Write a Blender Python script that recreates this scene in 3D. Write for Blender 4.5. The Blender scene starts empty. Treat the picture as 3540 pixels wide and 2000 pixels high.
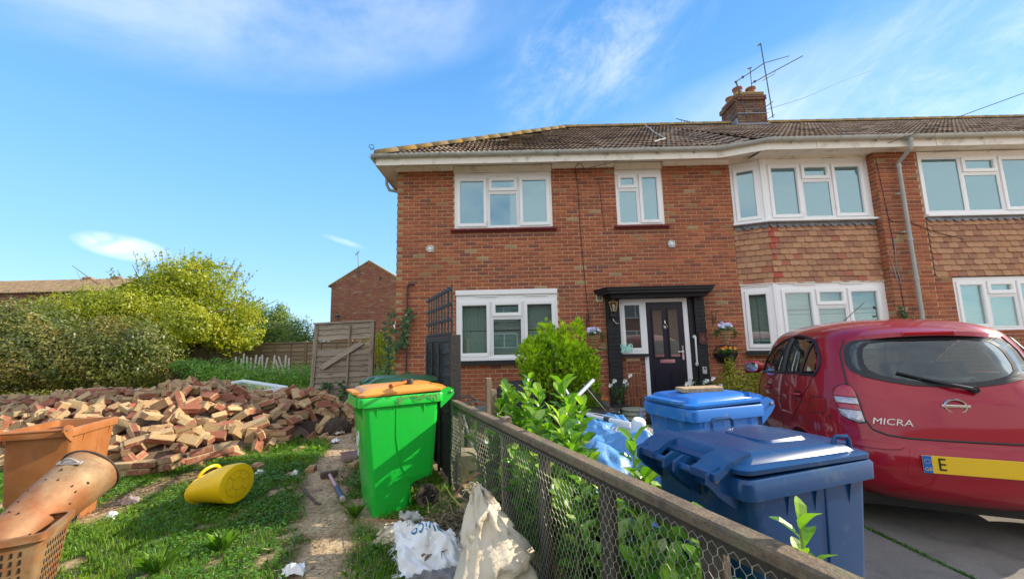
import bpy, math, random
import numpy as np
from mathutils import Vector, Matrix
rad = math.radians
SC = bpy.context.scene
COL = SC.collection
RNG = random.Random(7)

# ---------------------------------------------------------------- camera
CAM_H = 1.4
F_PX = 1375.0
PITCH = math.atan(F_PX / 10400.0)
ROLL = rad(1.29)
fw = Vector((0, math.cos(PITCH), math.sin(PITCH)))
rt0 = Vector((1, 0, 0)); up0 = rt0.cross(fw)
rt = math.cos(ROLL) * rt0 - math.sin(ROLL) * up0
up = math.sin(ROLL) * rt0 + math.cos(ROLL) * up0
cd = bpy.data.cameras.new('camera'); cam = bpy.data.objects.new('camera', cd); COL.objects.link(cam)
cd.sensor_width = 36.0; cd.lens = 36.0 * F_PX / 3540.0; cd.clip_start = 0.05; cd.clip_end = 2000
cam.matrix_world = Matrix(((rt.x, up.x, -fw.x, 0), (rt.y, up.y, -fw.y, 0), (rt.z, up.z, -fw.z, CAM_H), (0, 0, 0, 1)))
SC.camera = cam

# ---------------------------------------------------------------- sky, sun, exposure
SUN_DIR = Vector((0.84, 0.12, 0.50)).normalized()
sun_el = math.asin(SUN_DIR.z); sun_az = math.atan2(SUN_DIR.x, SUN_DIR.y)
W = bpy.data.worlds.new('World'); SC.world = W; W.use_nodes = True
wn = W.node_tree; wn.nodes.clear()
def wnode(t, **k):
    n = wn.nodes.new(t)
    for a, b in k.items(): setattr(n, a, b)
    return n
def wl(a, b): wn.links.new(a, b)
def wmath(op, a, b=None, c=None, clamp=False):
    n = wnode('ShaderNodeMath', operation=op); n.use_clamp = clamp
    for i, v in enumerate((a, b, c)):
        if v is None: continue
        if isinstance(v, (int, float)): n.inputs[i].default_value = v
        else: wl(v, n.inputs[i])
    return n.outputs[0]
sky = wnode('ShaderNodeTexSky', sky_type='NISHITA'); sky.sun_disc = False
sky.sun_elevation = sun_el; sky.sun_rotation = sun_az; sky.air_density = 1.0; sky.dust_density = 0.35; sky.ozone_density = 1.6
hsv = wnode('ShaderNodeHueSaturation'); hsv.inputs['Hue'].default_value = 0.492; hsv.inputs['Saturation'].default_value = 1.22; hsv.inputs['Value'].default_value = 1.22
wl(sky.outputs[0], hsv.inputs['Color'])
tc = wnode('ShaderNodeTexCoord'); sep = wnode('ShaderNodeSeparateXYZ'); wl(tc.outputs['Generated'], sep.inputs[0])
az = wmath('ARCTAN2', sep.outputs[0], sep.outputs[1]); el = wmath('ARCSINE', sep.outputs[2])
def wnoise(sx, sy, rot, scale, detail, rough, seed, dist=0.0):
    ca, sa = math.cos(rot), math.sin(rot)
    u = wmath('ADD', wmath('MULTIPLY', az, ca), wmath('MULTIPLY', el, sa))
    v = wmath('ADD', wmath('MULTIPLY', az, -sa), wmath('MULTIPLY', el, ca))
    cmb = wnode('ShaderNodeCombineXYZ'); wl(wmath('MULTIPLY', u, sx), cmb.inputs[0]); wl(wmath('MULTIPLY', v, sy), cmb.inputs[1]); cmb.inputs[2].default_value = seed
    n = wnode('ShaderNodeTexNoise'); n.inputs['Scale'].default_value = scale; n.inputs['Detail'].default_value = detail
    n.inputs['Roughness'].default_value = rough; n.inputs['Distortion'].default_value = dist
    wl(cmb.outputs[0], n.inputs['Vector']); return n.outputs['Fac']
def blob(a0, e0, ra, re, rot, soft=1.0):
    """soft elliptical cloud bank centred on an azimuth and elevation"""
    ca, sa = math.cos(rot), math.sin(rot)
    da = wmath('SUBTRACT', az, a0); de = wmath('SUBTRACT', el, e0)
    u = wmath('DIVIDE', wmath('ADD', wmath('MULTIPLY', da, ca), wmath('MULTIPLY', de, sa)), ra)
    v = wmath('DIVIDE', wmath('ADD', wmath('MULTIPLY', da, -sa), wmath('MULTIPLY', de, ca)), re)
    d = wmath('ADD', wmath('MULTIPLY', u, u), wmath('MULTIPLY', v, v))
    return wmath('POWER', wmath('SUBTRACT', 1.0, d, clamp=True), soft)
def pdir(x, y):
    d = fw * F_PX + rt * (x - 1770) - up * (y - 1000); d.normalize()
    return math.atan2(d.x, d.y), math.asin(d.z)
wisp = wnoise(1.0, 2.2, 0.25, 2.2, 10, 0.60, 3.1, 0.15)
puff = wnoise(1.0, 1.1, 0.0, 13.0, 10, 0.6, 2.3, 0.5)
wisp2 = wnoise(1.0, 1.9, 0.45, 4.2, 12, 0.70, 5.7, 0.35)
def sm(v, lo, hi):
    n = wnode('ShaderNodeMapRange', interpolation_type='SMOOTHSTEP'); n.inputs['From Min'].default_value = lo; n.inputs['From Max'].default_value = hi
    wl(v, n.inputs['Value']); return n.outputs[0]
a1, e1 = pdir(800, 30); a2, e2 = pdir(2060, 190); a3, e3 = pdir(430, 855); a4, e4 = pdir(3150, 330); a5, e5 = pdir(2500, 380); a6, e6 = pdir(1190, 835)
banks = [
    (blob(a1, e1 + .03, 0.95, 0.17, 0.20, 0.9), sm(wisp, 0.28, 0.85), 0.42),
    (blob(a2, e2, 0.36, 0.16, 0.35, 1.0), sm(wisp2, 0.38, 0.95), 0.55),
    (blob(a4, e4, 0.60, 0.20, 0.25, 0.8), sm(wisp2, 0.38, 0.95), 0.55),
    (blob(a4 + .15, e4 - .16, 0.70, 0.14, 0.0, 0.8), sm(wisp, 0.25, 0.8), 0.60),
    (blob(a5, e5 - .05, 0.50, 0.13, 0.1, 1.0), sm(wisp, 0.3, 0.8), 0.30),
    (blob(a3, e3, 0.070, 0.024, -0.12, 0.9), sm(puff, 0.30, 0.62), 0.62),
    (blob(a6, e6, 0.055, 0.008, -0.25, 1.2), sm(wisp2, 0.3, 0.7), 0.28),
    (sm(wmath('MULTIPLY', sep.outputs[1], -1.0), -0.35, 0.4), sm(wisp, 0.22, 0.58), 0.85),  # extra cloud out of view behind the camera, added to raise the ambient light
]
dens = None
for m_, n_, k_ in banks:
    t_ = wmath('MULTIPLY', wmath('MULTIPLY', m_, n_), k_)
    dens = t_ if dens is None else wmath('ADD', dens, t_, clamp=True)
cr_ = wnode('ShaderNodeValToRGB'); ce = cr_.color_ramp.elements; wl(el, cr_.inputs[0])
for k_, (p_, c_) in enumerate(((0.0, (.34, .55, .78)), (0.12, (.24, .46, .73)), (0.36, (.155, .370, .67)), (0.62, (.090, .265, .57)), (1.0, (.040, .165, .47)))):
    e_ = ce[k_] if k_ < 2 else ce.new(p_)
    e_.position = p_; e_.color = (*c_, 1)
sc_ = wnode('ShaderNodeVectorMath', operation='SCALE'); wl(cr_.outputs[0], sc_.inputs[0]); sc_.inputs['Scale'].default_value = 4.1
mz = wnode('ShaderNodeMix', data_type='RGBA'); mz.inputs['Factor'].default_value = 0.9; wl(hsv.outputs[0], mz.inputs['A']); wl(sc_.outputs[0], mz.inputs['B'])
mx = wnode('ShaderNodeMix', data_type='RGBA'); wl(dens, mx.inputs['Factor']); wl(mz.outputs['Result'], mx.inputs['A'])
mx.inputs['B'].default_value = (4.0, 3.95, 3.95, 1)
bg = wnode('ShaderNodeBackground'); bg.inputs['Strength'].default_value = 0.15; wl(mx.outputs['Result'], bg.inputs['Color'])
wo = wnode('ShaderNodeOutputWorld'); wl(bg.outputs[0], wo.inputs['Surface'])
sl = bpy.data.lights.new('sun', 'SUN'); sl.energy = 2.7; sl.angle = rad(0.5); sl.color = (1.0, 0.90, 0.74)
so = bpy.data.objects.new('sun', sl); COL.objects.link(so)
so.rotation_euler = SUN_DIR.to_track_quat('Z', 'Y').to_euler()
SC.view_settings.view_transform = 'Standard'; SC.view_settings.look = 'None'; SC.view_settings.gamma = 1.0
SC.view_settings.exposure = 1.42
SC.view_settings.use_curve_mapping = False
SC.render.engine = 'CYCLES'

# ---------------------------------------------------------------- helpers: materials
MATS = {}
def mat(name, col, rough=0.8, col2=None, nscale=6.0, detail=5, bump=0.0, bscale=60.0, metal=0.0, spec=0.5,
        ramp=None, attr='rnd', grain=0.0, gscale=120.0, dirt=None, dscale=3.0, dlo=0.5, dhi=0.7, coat=0.0, trans=0.0, stretch=None,
        alpha=1.0, emit=None, gpos=False, detail2=None):
    """procedural principled material: base colour (or ramp over the per-piece 'rnd' value), blotches, grain, dirt, bump"""
    if name in MATS: return MATS[name]
    m = bpy.data.materials.new(name); MATS[name] = m; m.use_nodes = True
    nt = m.node_tree; N = nt.nodes; L = nt.links; N.clear()
    out = N.new('ShaderNodeOutputMaterial'); p = N.new('ShaderNodeBsdfPrincipled'); L.new(p.outputs[0], out.inputs[0])
    p.inputs['Roughness'].default_value = rough; p.inputs['Metallic'].default_value = metal
    p.inputs['Specular IOR Level'].default_value = spec; p.inputs['Coat Weight'].default_value = coat
    p.inputs['Coat Roughness'].default_value = 0.05; p.inputs['Transmission Weight'].default_value = trans; p.inputs['Alpha'].default_value = alpha
    t = N.new('ShaderNodeTexCoord'); vec = t.outputs['Object']
    if gpos:
        g = N.new('ShaderNodeNewGeometry'); vec = g.outputs['Position']
    if stretch:
        mp = N.new('ShaderNodeMapping'); mp.inputs['Scale'].default_value = stretch; L.new(vec, mp.inputs[0]); vec = mp.outputs[0]
    def noise(sc, d=5, r=0.55):
        n = N.new('ShaderNodeTexNoise'); n.inputs['Scale'].default_value = sc; n.inputs['Detail'].default_value = d; n.inputs['Roughness'].default_value = r
        L.new(vec, n.inputs['Vector']); return n.outputs['Fac']
    def mixc(f, a, b, mode='MIX'):
        n = N.new('ShaderNodeMix'); n.data_type = 'RGBA'; n.blend_type = mode
        if isinstance(f, float): n.inputs['Factor'].default_value = f
        else: L.new(f, n.inputs['Factor'])
        for s, v in (('A', a), ('B', b)):
            if isinstance(v, tuple): n.inputs[s].default_value = (v[0], v[1], v[2], 1)
            else: L.new(v, n.inputs[s])
        return n.outputs['Result']
    def rng(v, lo, hi, a=0.0, b=1.0):
        n = N.new('ShaderNodeMapRange'); n.inputs['From Min'].default_value = lo; n.inputs['From Max'].default_value = hi
        n.inputs['To Min'].default_value = a; n.inputs['To Max'].default_value = b; L.new(v, n.inputs['Value']); return n.outputs[0]
    c = tuple(col)
    if ramp:
        at = N.new('ShaderNodeAttribute'); at.attribute_name = attr
        cr = N.new('ShaderNodeValToRGB'); el_ = cr.color_ramp.elements
        cr.color_ramp.interpolation = 'CONSTANT' if len(ramp) > 5 else 'LINEAR'
        el_[0].position = ramp[0][0]; el_[0].color = (*ramp[0][1], 1); el_[1].position = ramp[-1][0]; el_[1].color = (*ramp[-1][1], 1)
        for ps, cc in ramp[1:-1]:
            e_ = el_.new(ps); e_.color = (*cc, 1)
        L.new(at.outputs['Fac'], cr.inputs[0]); c = cr.outputs[0]
    if col2 is not None:
        c = mixc(rng(noise(nscale, detail), 0.38, 0.62), c, tuple(col2))
    if grain > 0:
        gn = rng(noise(gscale, 4, 0.7), 0.25, 0.75, 1.0 - grain, 1.0 + grain)
        cb = N.new('ShaderNodeCombineXYZ')
        for i in range(3): L.new(gn, cb.inputs[i])
        c = mixc(1.0, c, cb.outputs[0], 'MULTIPLY')
    if dirt is not None:
        c = mixc(rng(noise(dscale, 8, 0.65), dlo, dhi), c, tuple(dirt))
    if isinstance(c, tuple): p.inputs['Base Color'].default_value = (*c, 1)
    else: L.new(c, p.inputs['Base Color'])
    if bump > 0:
        b = N.new('ShaderNodeBump'); b.inputs['Strength'].default_value = min(1.0, bump * 4); b.inputs['Distance'].default_value = bump * 0.02
        L.new(noise(bscale, 6, 0.6), b.inputs['Height']); L.new(b.outputs[0], p.inputs['Normal'])
    if emit: p.inputs['Emission Color'].default_value = (*emit, 1); p.inputs['Emission Strength'].default_value = 1
    return m

def leafmat(name, ramp, rough=0.45, trans=0.35, tint=(1.2, 1.3, 0.5), grain=.12):
    """leaf: diffuse+gloss mixed with translucency, colour by per-leaf rnd"""
    if name in MATS: return MATS[name]
    m = bpy.data.materials.new(name); MATS[name] = m; m.use_nodes = True
    nt = m.node_tree; N = nt.nodes; L = nt.links; N.clear()
    out = N.new('ShaderNodeOutputMaterial'); p = N.new('ShaderNodeBsdfPrincipled'); p.inputs['Roughness'].default_value = rough
    at = N.new('ShaderNodeAttribute'); at.attribute_name = 'rnd'; cr = N.new('ShaderNodeValToRGB'); e_ = cr.color_ramp.elements
    e_[0].position = ramp[0][0]; e_[0].color = (*ramp[0][1], 1); e_[1].position = ramp[-1][0]; e_[1].color = (*ramp[-1][1], 1)
    for ps, cc in ramp[1:-1]:
        q = e_.new(ps); q.color = (*cc, 1)
    L.new(at.outputs['Fac'], cr.inputs[0]); L.new(cr.outputs[0], p.inputs['Base Color'])
    tr = N.new('ShaderNodeBsdfTranslucent'); mm = N.new('ShaderNodeMix'); mm.data_type = 'RGBA'; mm.blend_type = 'MULTIPLY'; mm.inputs['Factor'].default_value = 1
    L.new(cr.outputs[0], mm.inputs['A']); mm.inputs['B'].default_value = (tint[0] * 1.5, tint[1] * 1.5, tint[2] * 1.5, 1); L.new(mm.outputs['Result'], tr.inputs['Color'])
    ms = N.new('ShaderNodeMixShader'); ms.inputs[0].default_value = trans; L.new(p.outputs[0], ms.inputs[1]); L.new(tr.outputs[0], ms.inputs[2]); L.new(ms.outputs[0], out.inputs[0])
    return m

def glassmat(name, gloss=0.2, tint=(0.9, 0.95, 0.95), body=None, bodyf=0.0, rough=0.01):
    """window glass: clear with a mirror part, optionally a milky body seen in it"""
    if name in MATS: return MATS[name]
    m = bpy.data.materials.new(name); MATS[name] = m; m.use_nodes = True
    nt = m.node_tree; N = nt.nodes; L = nt.links; N.clear()
    out = N.new('ShaderNodeOutputMaterial'); g = N.new('ShaderNodeBsdfGlossy'); g.inputs['Roughness'].default_value = rough; g.inputs['Color'].default_value = (*tint, 1)
    t = N.new('ShaderNodeBsdfTransparent'); t.inputs['Color'].default_value = (*tint, 1)
    back = t.outputs[0]
    if body:
        d = N.new('ShaderNodeBsdfDiffuse'); d.inputs['Color'].default_value = (*body, 1)
        x = N.new('ShaderNodeMixShader'); x.inputs[0].default_value = bodyf; L.new(t.outputs[0], x.inputs[1]); L.new(d.outputs[0], x.inputs[2]); back = x.outputs[0]
    fr = N.new('ShaderNodeLayerWeight'); fr.inputs['Blend'].default_value = 0.25
    mr = N.new('ShaderNodeMapRange'); mr.inputs['To Min'].default_value = gloss; mr.inputs['To Max'].default_value = min(1, gloss + 0.6); L.new(fr.outputs['Fresnel'], mr.inputs['Value'])
    ms = N.new('ShaderNodeMixShader'); L.new(mr.outputs[0], ms.inputs[0]); L.new(back, ms.inputs[1]); L.new(g.outputs[0], ms.inputs[2]); L.new(ms.outputs[0], out.inputs[0])
    return m

# ---------------------------------------------------------------- helpers: meshes
class MB:
    def __init__(s): s.v = []; s.f = []; s.r = []; s.cur = 0.5; s.M = None
    def add(s, vs, fs, r=None):
        o = len(s.v)
        if s.M is not None: vs = [tuple(s.M @ Vector(v)) for v in vs]
        s.v.extend(vs); rr = s.cur if r is None else r
        for f in fs: s.f.append(tuple(i + o for i in f)); s.r.append(rr)
        return s
    def box(s, x0, x1, y0, y1, z0, z1, r=None):
        return s.add([(x0, y0, z0), (x1, y0, z0), (x1, y1, z0), (x0, y1, z0), (x0, y0, z1), (x1, y0, z1), (x1, y1, z1), (x0, y1, z1)],
                     [(0, 3, 2, 1), (4, 5, 6, 7), (0, 1, 5, 4), (1, 2, 6, 5), (2, 3, 7, 6), (3, 0, 4, 7)], r)
    def rbox(s, c, size, M=None, r=None, bev=0.0, jit=0.0):
        """box about a centre, optional rotation matrix, chamfered edges and jittered corners"""
        hx, hy, hz = size[0] / 2, size[1] / 2, size[2] / 2
        if bev <= 0:
            vs = [Vector((x * hx, y * hy, z * hz)) for z in (-1, 1) for y in (-1, 1) for x in (-1, 1)]
            fs = [(0, 2, 3, 1), (4, 5, 7, 6), (0, 1, 5, 4), (1, 3, 7, 5), (3, 2, 6, 7), (2, 0, 4, 6)]
        else:
            vs = []; idx = {}
            for z in (-1, 1):
                for y in (-1, 1):
                    for x in (-1, 1):
                        idx[x, y, z] = len(vs)
                        vs += [Vector((x * hx, y * (hy - bev), z * (hz - bev))), Vector((x * (hx - bev), y * hy, z * (hz - bev))), Vector((x * (hx - bev), y * (hy - bev), z * hz))]
            I = lambda x, y, z, k: idx[x, y, z] + k
            fs = []
            for sgn in (-1, 1):
                for ax in range(3):
                    q = []
                    for a, b in ((-1, -1), (1, -1), (1, 1), (-1, 1)):
                        cc = [0, 0, 0]; cc[ax] = sgn; cc[(ax + 1) % 3] = a; cc[(ax + 2) % 3] = b; q.append(I(*cc, ax))
                    fs.append(tuple(q if sgn > 0 else q[::-1]))
            for ax in range(3):
                b_, c_ = (ax + 1) % 3, (ax + 2) % 3
                for sb in (-1, 1):
                    for sc_ in (-1, 1):
                        c1 = [0, 0, 0]; c1[ax] = -1; c1[b_] = sb; c1[c_] = sc_; c2 = list(c1); c2[ax] = 1
                        q = (I(*c1, b_), I(*c2, b_), I(*c2, c_), I(*c1, c_)); fs.append(q if sb * sc_ > 0 else q[::-1])
            for x in (-1, 1):
                for y in (-1, 1):
                    for z in (-1, 1):
                        q = (I(x, y, z, 0), I(x, y, z, 1), I(x, y, z, 2)); fs.append(q if x * y * z > 0 else q[::-1])
        if jit: vs = [v + Vector((RNG.uniform(-jit, jit), RNG.uniform(-jit, jit), RNG.uniform(-jit, jit))) for v in vs]
        if M is not None: vs = [M @ v for v in vs]
        c = Vector(c); return s.add([tuple(v + c) for v in vs], fs, r)
    def tube(s, pts, rad_, seg=8, caps=True, r=None, closed=False):
        pts = [Vector(p) for p in pts]; n = len(pts)
        rs = rad_ if isinstance(rad_, (list, tuple)) else [rad_] * n
        vs = []; up_ = None
        for i, p in enumerate(pts):
            a = pts[(i - 1) % n] if (closed or i > 0) else pts[0]; b = pts[(i + 1) % n] if (closed or i < n - 1) else pts[-1]
            d = (b - a);
            if d.length < 1e-9: d = Vector((0, 0, 1))
            d.normalize()
            if up_ is None: up_ = Vector((0, 0, 1)) if abs(d.z) < 0.9 else Vector((1, 0, 0))
            x = up_ - d * up_.dot(d)
            if x.length < 1e-6: x = d.orthogonal()
            x.normalize(); y = d.cross(x); up_ = x
            for k in range(seg):
                t = 2 * math.pi * k / seg; vs.append(tuple(p + x * (math.cos(t) * rs[i]) + y * (math.sin(t) * rs[i])))
        fs = []
        m_ = n if closed else n - 1
        for i in range(m_):
            for k in range(seg):
                a = i * seg + k; b = i * seg + (k + 1) % seg; c = ((i + 1) % n) * seg + (k + 1) % seg; d = ((i + 1) % n) * seg + k
                fs.append((a, b, c, d))
        if caps and not closed:
            fs.append(tuple(range(seg))[::-1]); fs.append(tuple((n - 1) * seg + k for k in range(seg)))
        return s.add(vs, fs, r)
    def lathe(s, prof, seg=16, c=(0, 0, 0), M=None, r=None, cap=True):
        """profile of (radius, height) turned about Z"""
        vs = []; c = Vector(c)
        for (ra, z) in prof:
            for k in range(seg):
                t = 2 * math.pi * k / seg; v = Vector((ra * math.cos(t), ra * math.sin(t), z))
                if M is not None: v = M @ v
                vs.append(tuple(v + c))
        fs = []
        for i in range(len(prof) - 1):
            for k in range(seg): fs.append((i * seg + k, i * seg + (k + 1) % seg, (i + 1) * seg + (k + 1) % seg, (i + 1) * seg + k))
        if cap:
            fs.append(tuple(range(seg))[::-1]); fs.append(tuple((len(prof) - 1) * seg + k for k in range(seg)))
        return s.add(vs, fs, r)
    def prism(s, poly, z0, z1, r=None, M=None):
        """polygon in XY extruded in Z"""
        n = len(poly); vs = [Vector((x, y, z0)) for x, y in poly] + [Vector((x, y, z1)) for x, y in poly]
        if M is not None: vs = [M @ v for v in vs]
        fs = [tuple(range(n))[::-1], tuple(range(n, 2 * n))] + [(i, (i + 1) % n, n + (i + 1) % n, n + i) for i in range(n)]
        return s.add([tuple(v) for v in vs], fs, r)
    def loft(s, rings, r=None, capa=True, capb=True):
        n = len(rings[0]); vs = [tuple(v) for rg in rings for v in rg]; fs = []
        for i in range(len(rings) - 1):
            for k in range(n): fs.append((i * n + k, i * n + (k + 1) % n, (i + 1) * n + (k + 1) % n, (i + 1) * n + k))
        if capa: fs.append(tuple(range(n))[::-1])
        if capb: fs.append(tuple((len(rings) - 1) * n + k for k in range(n)))
        return s.add(vs, fs, r)
    def build(s, name, material, parent=None, smooth=False, kind=None):
        me = bpy.data.meshes.new(name); me.from_pydata([tuple(v) for v in s.v], [], s.f)
        a = me.attributes.new('rnd', 'FLOAT', 'FACE'); a.data.foreach_set('value', np.array(s.r, dtype=np.float32))
        if material: me.materials.append(material)
        if smooth:
            me.polygons.foreach_set('use_smooth', np.ones(len(me.polygons), dtype=bool))
            if smooth != 'all': me.set_sharp_from_angle(angle=rad(38))
        me.update(); o = bpy.data.objects.new(name, me); COL.objects.link(o)
        if parent is not None: o.parent = parent
        if kind: o['kind'] = kind
        return o

def quads(name, verts, rnd, material, parent=None, nper=4, smooth=False, kind=None):
    """fast mesh of separate n-gons from an (n*nper,3) array"""
    nq = len(verts) // nper
    me = bpy.data.meshes.new(name); me.vertices.add(len(verts)); me.vertices.foreach_set('co', np.asarray(verts, dtype=np.float32).ravel())
    me.loops.add(nq * nper); me.loops.foreach_set('vertex_index', np.arange(nq * nper, dtype=np.int32))
    me.polygons.add(nq); me.polygons.foreach_set('loop_start', np.arange(nq, dtype=np.int32) * nper)
    try: me.polygons.foreach_set('loop_total', np.full(nq, nper, dtype=np.int32))
    except Exception: pass
    a = me.attributes.new('rnd', 'FLOAT', 'FACE'); a.data.foreach_set('value', np.asarray(rnd, dtype=np.float32))
    me.materials.append(material); me.update(calc_edges=True); me.validate()
    o = bpy.data.objects.new(name, me); COL.objects.link(o)
    if parent is not None: o.parent = parent
    if kind: o['kind'] = kind
    return o

def thing(name, label, cat, loc=(0, 0, 0), rz=0.0, group=None):
    o = bpy.data.objects.new(name, None); COL.objects.link(o); o.location = loc; o.rotation_euler = (0, 0, rz)
    o['label'] = label; o['category'] = cat
    if group: o['group'] = group
    return o
def tag(o, label, cat, group=None):
    o['label'] = label; o['category'] = cat
    if group: o['group'] = group
    return o
def inst(me, name, parent, M=None, loc=None):
    o = bpy.data.objects.new(name, me); COL.objects.link(o)
    if parent is not None: o.parent = parent
    if M is not None: o.matrix_local = M
    if loc is not None: o.location = loc
    return o
def copy_tree(o, parent=None):
    c = o.copy(); COL.objects.link(c); c.parent = parent
    for ch in o.children: copy_tree(ch, c)
    return c
def Rz(a): return Matrix.Rotation(a, 4, 'Z')
def Rx(a): return Matrix.Rotation(a, 4, 'X')
def Ry(a): return Matrix.Rotation(a, 4, 'Y')
def T(x, y, z): return Matrix.Translation((x, y, z))
def px(x, y, Y=None, Z=None):
    """world point on the sight line of a photograph pixel, at a depth Y or height Z (used only to read off real positions)"""
    d = fw * F_PX + rt * (x - 1770) - up * (y - 1000)
    k = Y / d.y if Y is not None else (Z - CAM_H) / d.z
    p = d * k; return Vector((p.x, p.y, p.z + CAM_H))

# ---------------------------------------------------------------- materials of the house
BR = [(0.00, (.354, .103, .049)), (0.16, (.312, .089, .044)), (0.30, (.387, .119, .053)), (0.44, (.337, .098, .049)), (0.56, (.296, .084, .046)), (0.66, (.411, .132, .059)),
      (0.76, (.271, .081, .044)), (0.84, (.222, .075, .052)), (0.89, (.331, .170, .081)), (0.945, (.355, .252, .134))]
M_brick = mat('brick_red', (.3, .1, .05), 0.9, ramp=BR, grain=.30, gscale=55, bump=.12, bscale=90, gpos=True, dirt=(.15, .07, .05), dscale=1.3, dlo=.50, dhi=.85)
M_mortar = mat('mortar', (.66, .46, .24), 0.95, col2=(.56, .40, .22), nscale=3, grain=.2, bump=.08, gpos=True)
M_brick_dk = mat('brick_dark', (.2, .07, .05), 0.9, ramp=[(a, tuple(x * .62 for x in b)) for a, b in BR], grain=.2, gscale=70, bump=.06, gpos=True)
M_blackp = mat('black_masonry_paint', (.012, .012, .013), 0.62, grain=.2, bump=.15, bscale=60, gpos=True)
M_upvc = mat('white_upvc', (.88, .88, .86), 0.38, grain=.03, dirt=(.55, .52, .45), dscale=2.5, dlo=.62, dhi=.9)
M_upvc_d = mat('aged_white_board', (.82, .77, .66), 0.5, grain=.04, dirt=(.42, .36, .26), dscale=5, dlo=.52, dhi=.8)
M_gutter = mat('grey_gutter', (.50, .52, .48), 0.45, col2=(.43, .45, .41), nscale=4, dirt=(.16, .15, .11), dscale=6, dlo=.55, dhi=.85)
M_sillred = mat('red_sill_tile', (.17, .022, .018), 0.5, grain=.15)
M_glass_up = glassmat('upper_glass', 0.24, (.66, .88, .92), body=(.13, .23, .25), bodyf=.68)
M_glass = glassmat('clear_glass', 0.12, (.86, .94, .92))
M_room = mat('room_plaster', (.30, .30, .27), 0.9)
M_blind = mat('venetian_blind', (.62, .68, .62), 0.6)
M_door = mat('door_dark_blue', (.010, .010, .020), 0.35, grain=.3, gscale=14, stretch=(8, 1, 1), bump=.05, bscale=20)
M_chrome = mat('chrome', (.75, .74, .72), 0.18, metal=1.0)
M_lead = mat('lead_flashing', (.11, .115, .125), 0.5, col2=(.20, .20, .20), nscale=9)
M_tileh = mat('clay_hanging_tile', (0.420, 0.210, 0.112), 0.85, ramp=[(0, (0.378, 0.203, 0.112)), (.2, (0.434, 0.231, 0.123)), (.4, (0.329, 0.161, 0.095)), (.6, (0.462, 0.252, 0.140)), (.8, (0.378, 0.140, 0.081)), (.93, (0.420, 0.084, 0.053))],
              grain=.22, gscale=40, bump=.1, bscale=60, gpos=True, dirt=(0.322, 0.070, 0.042), dscale=7, dlo=.60, dhi=.82)
M_roof = mat('concrete_roof_tile', (0.260, 0.195, 0.156), 0.92, ramp=[(0, (0.247, 0.176, 0.124)), (.25, (0.305, 0.221, 0.156)), (.5, (0.195, 0.137, 0.098)), (.75, (0.351, 0.267, 0.195)), (.9, (0.150, 0.111, 0.085)), (.97, (0.390, 0.338, 0.260))],
             grain=.35, gscale=30, bump=.2, bscale=40, gpos=True, dirt=(0.338, 0.247, 0.091), dscale=1.6, dlo=.56, dhi=.74)
M_lichen = mat('lichened_ridge', (.32, .22, .07), 0.95, col2=(.24, .20, .14), nscale=6, grain=.4, gscale=30, bump=.25, bscale=30, gpos=True, dirt=(.42, .22, .03), dscale=4, dlo=.5, dhi=.66)
# ================================================================ THE TERRACE
house = thing('terraced_house', 'long two storey red brick terrace with white windows, black door and brown tiled hipped roof', 'house', (0, 0, 0))
FY = 7.65          # front wall plane
BH, BL, CO = 0.065, 0.215, 0.075
# a few shared brick meshes, one rnd value each
def brick_shape(mb, x0, x1, z0, z1, r, proud=0.008):
    """front-facing brick in local wall coordinates: x along, z up, front at -y"""
    e = 0.006; jz = RNG.uniform(-.002, .002); p = proud + RNG.uniform(-.002, .003)
    mb.add([(x0, 0.004, z0), (x1, 0.004, z0), (x1, 0.004, z1), (x0, 0.004, z1),
            (x0 + e * .3, -p + .004, z0 + e * .3), (x1 - e * .3, -p + .004, z0 + e * .3), (x1 - e * .3, -p + .004, z1 - e * .3 + jz), (x0 + e * .3, -p + .004, z1 - e * .3 + jz),
            (x0 + e, -p, z0 + e), (x1 - e, -p, z0 + e), (x1 - e, -p, z1 - e), (x0 + e, -p, z1 - e)],
           [(8, 9, 10, 11), (4, 5, 9, 8), (5, 6, 10, 9), (6, 7, 11, 10), (7, 4, 8, 11), (0, 1, 5, 4), (1, 2, 6, 5), (2, 3, 7, 6), (3, 0, 4, 7)], r)
def shared_bricks(material, n=10, L_=BL, nm='brick'):
    res = []
    for i in range(n):
        mb = MB(); brick_shape(mb, -L_ / 2, L_ / 2, -BH / 2, BH / 2, (i + .5) / n * .999)
        me = bpy.data.meshes.new(nm); me.from_pydata(mb.v, [], mb.f)
        a = me.attributes.new('rnd', 'FLOAT', 'FACE'); a.data.foreach_set('value', np.array(mb.r, dtype=np.float32)); me.materials.append(material); res.append(me)
    return res
SHB = shared_bricks(M_brick, 12)
def brnd():
    r = RNG.random(); return r if r < .90 or RNG.random() < .45 else RNG.random() * .7
def stain(x, z, r):
    # sooty course just under the upper sills
    return .86 if 3.47 < z < 3.56 and (-1.1 < x < .9 or 2.1 < x < 3.1) else r
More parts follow.
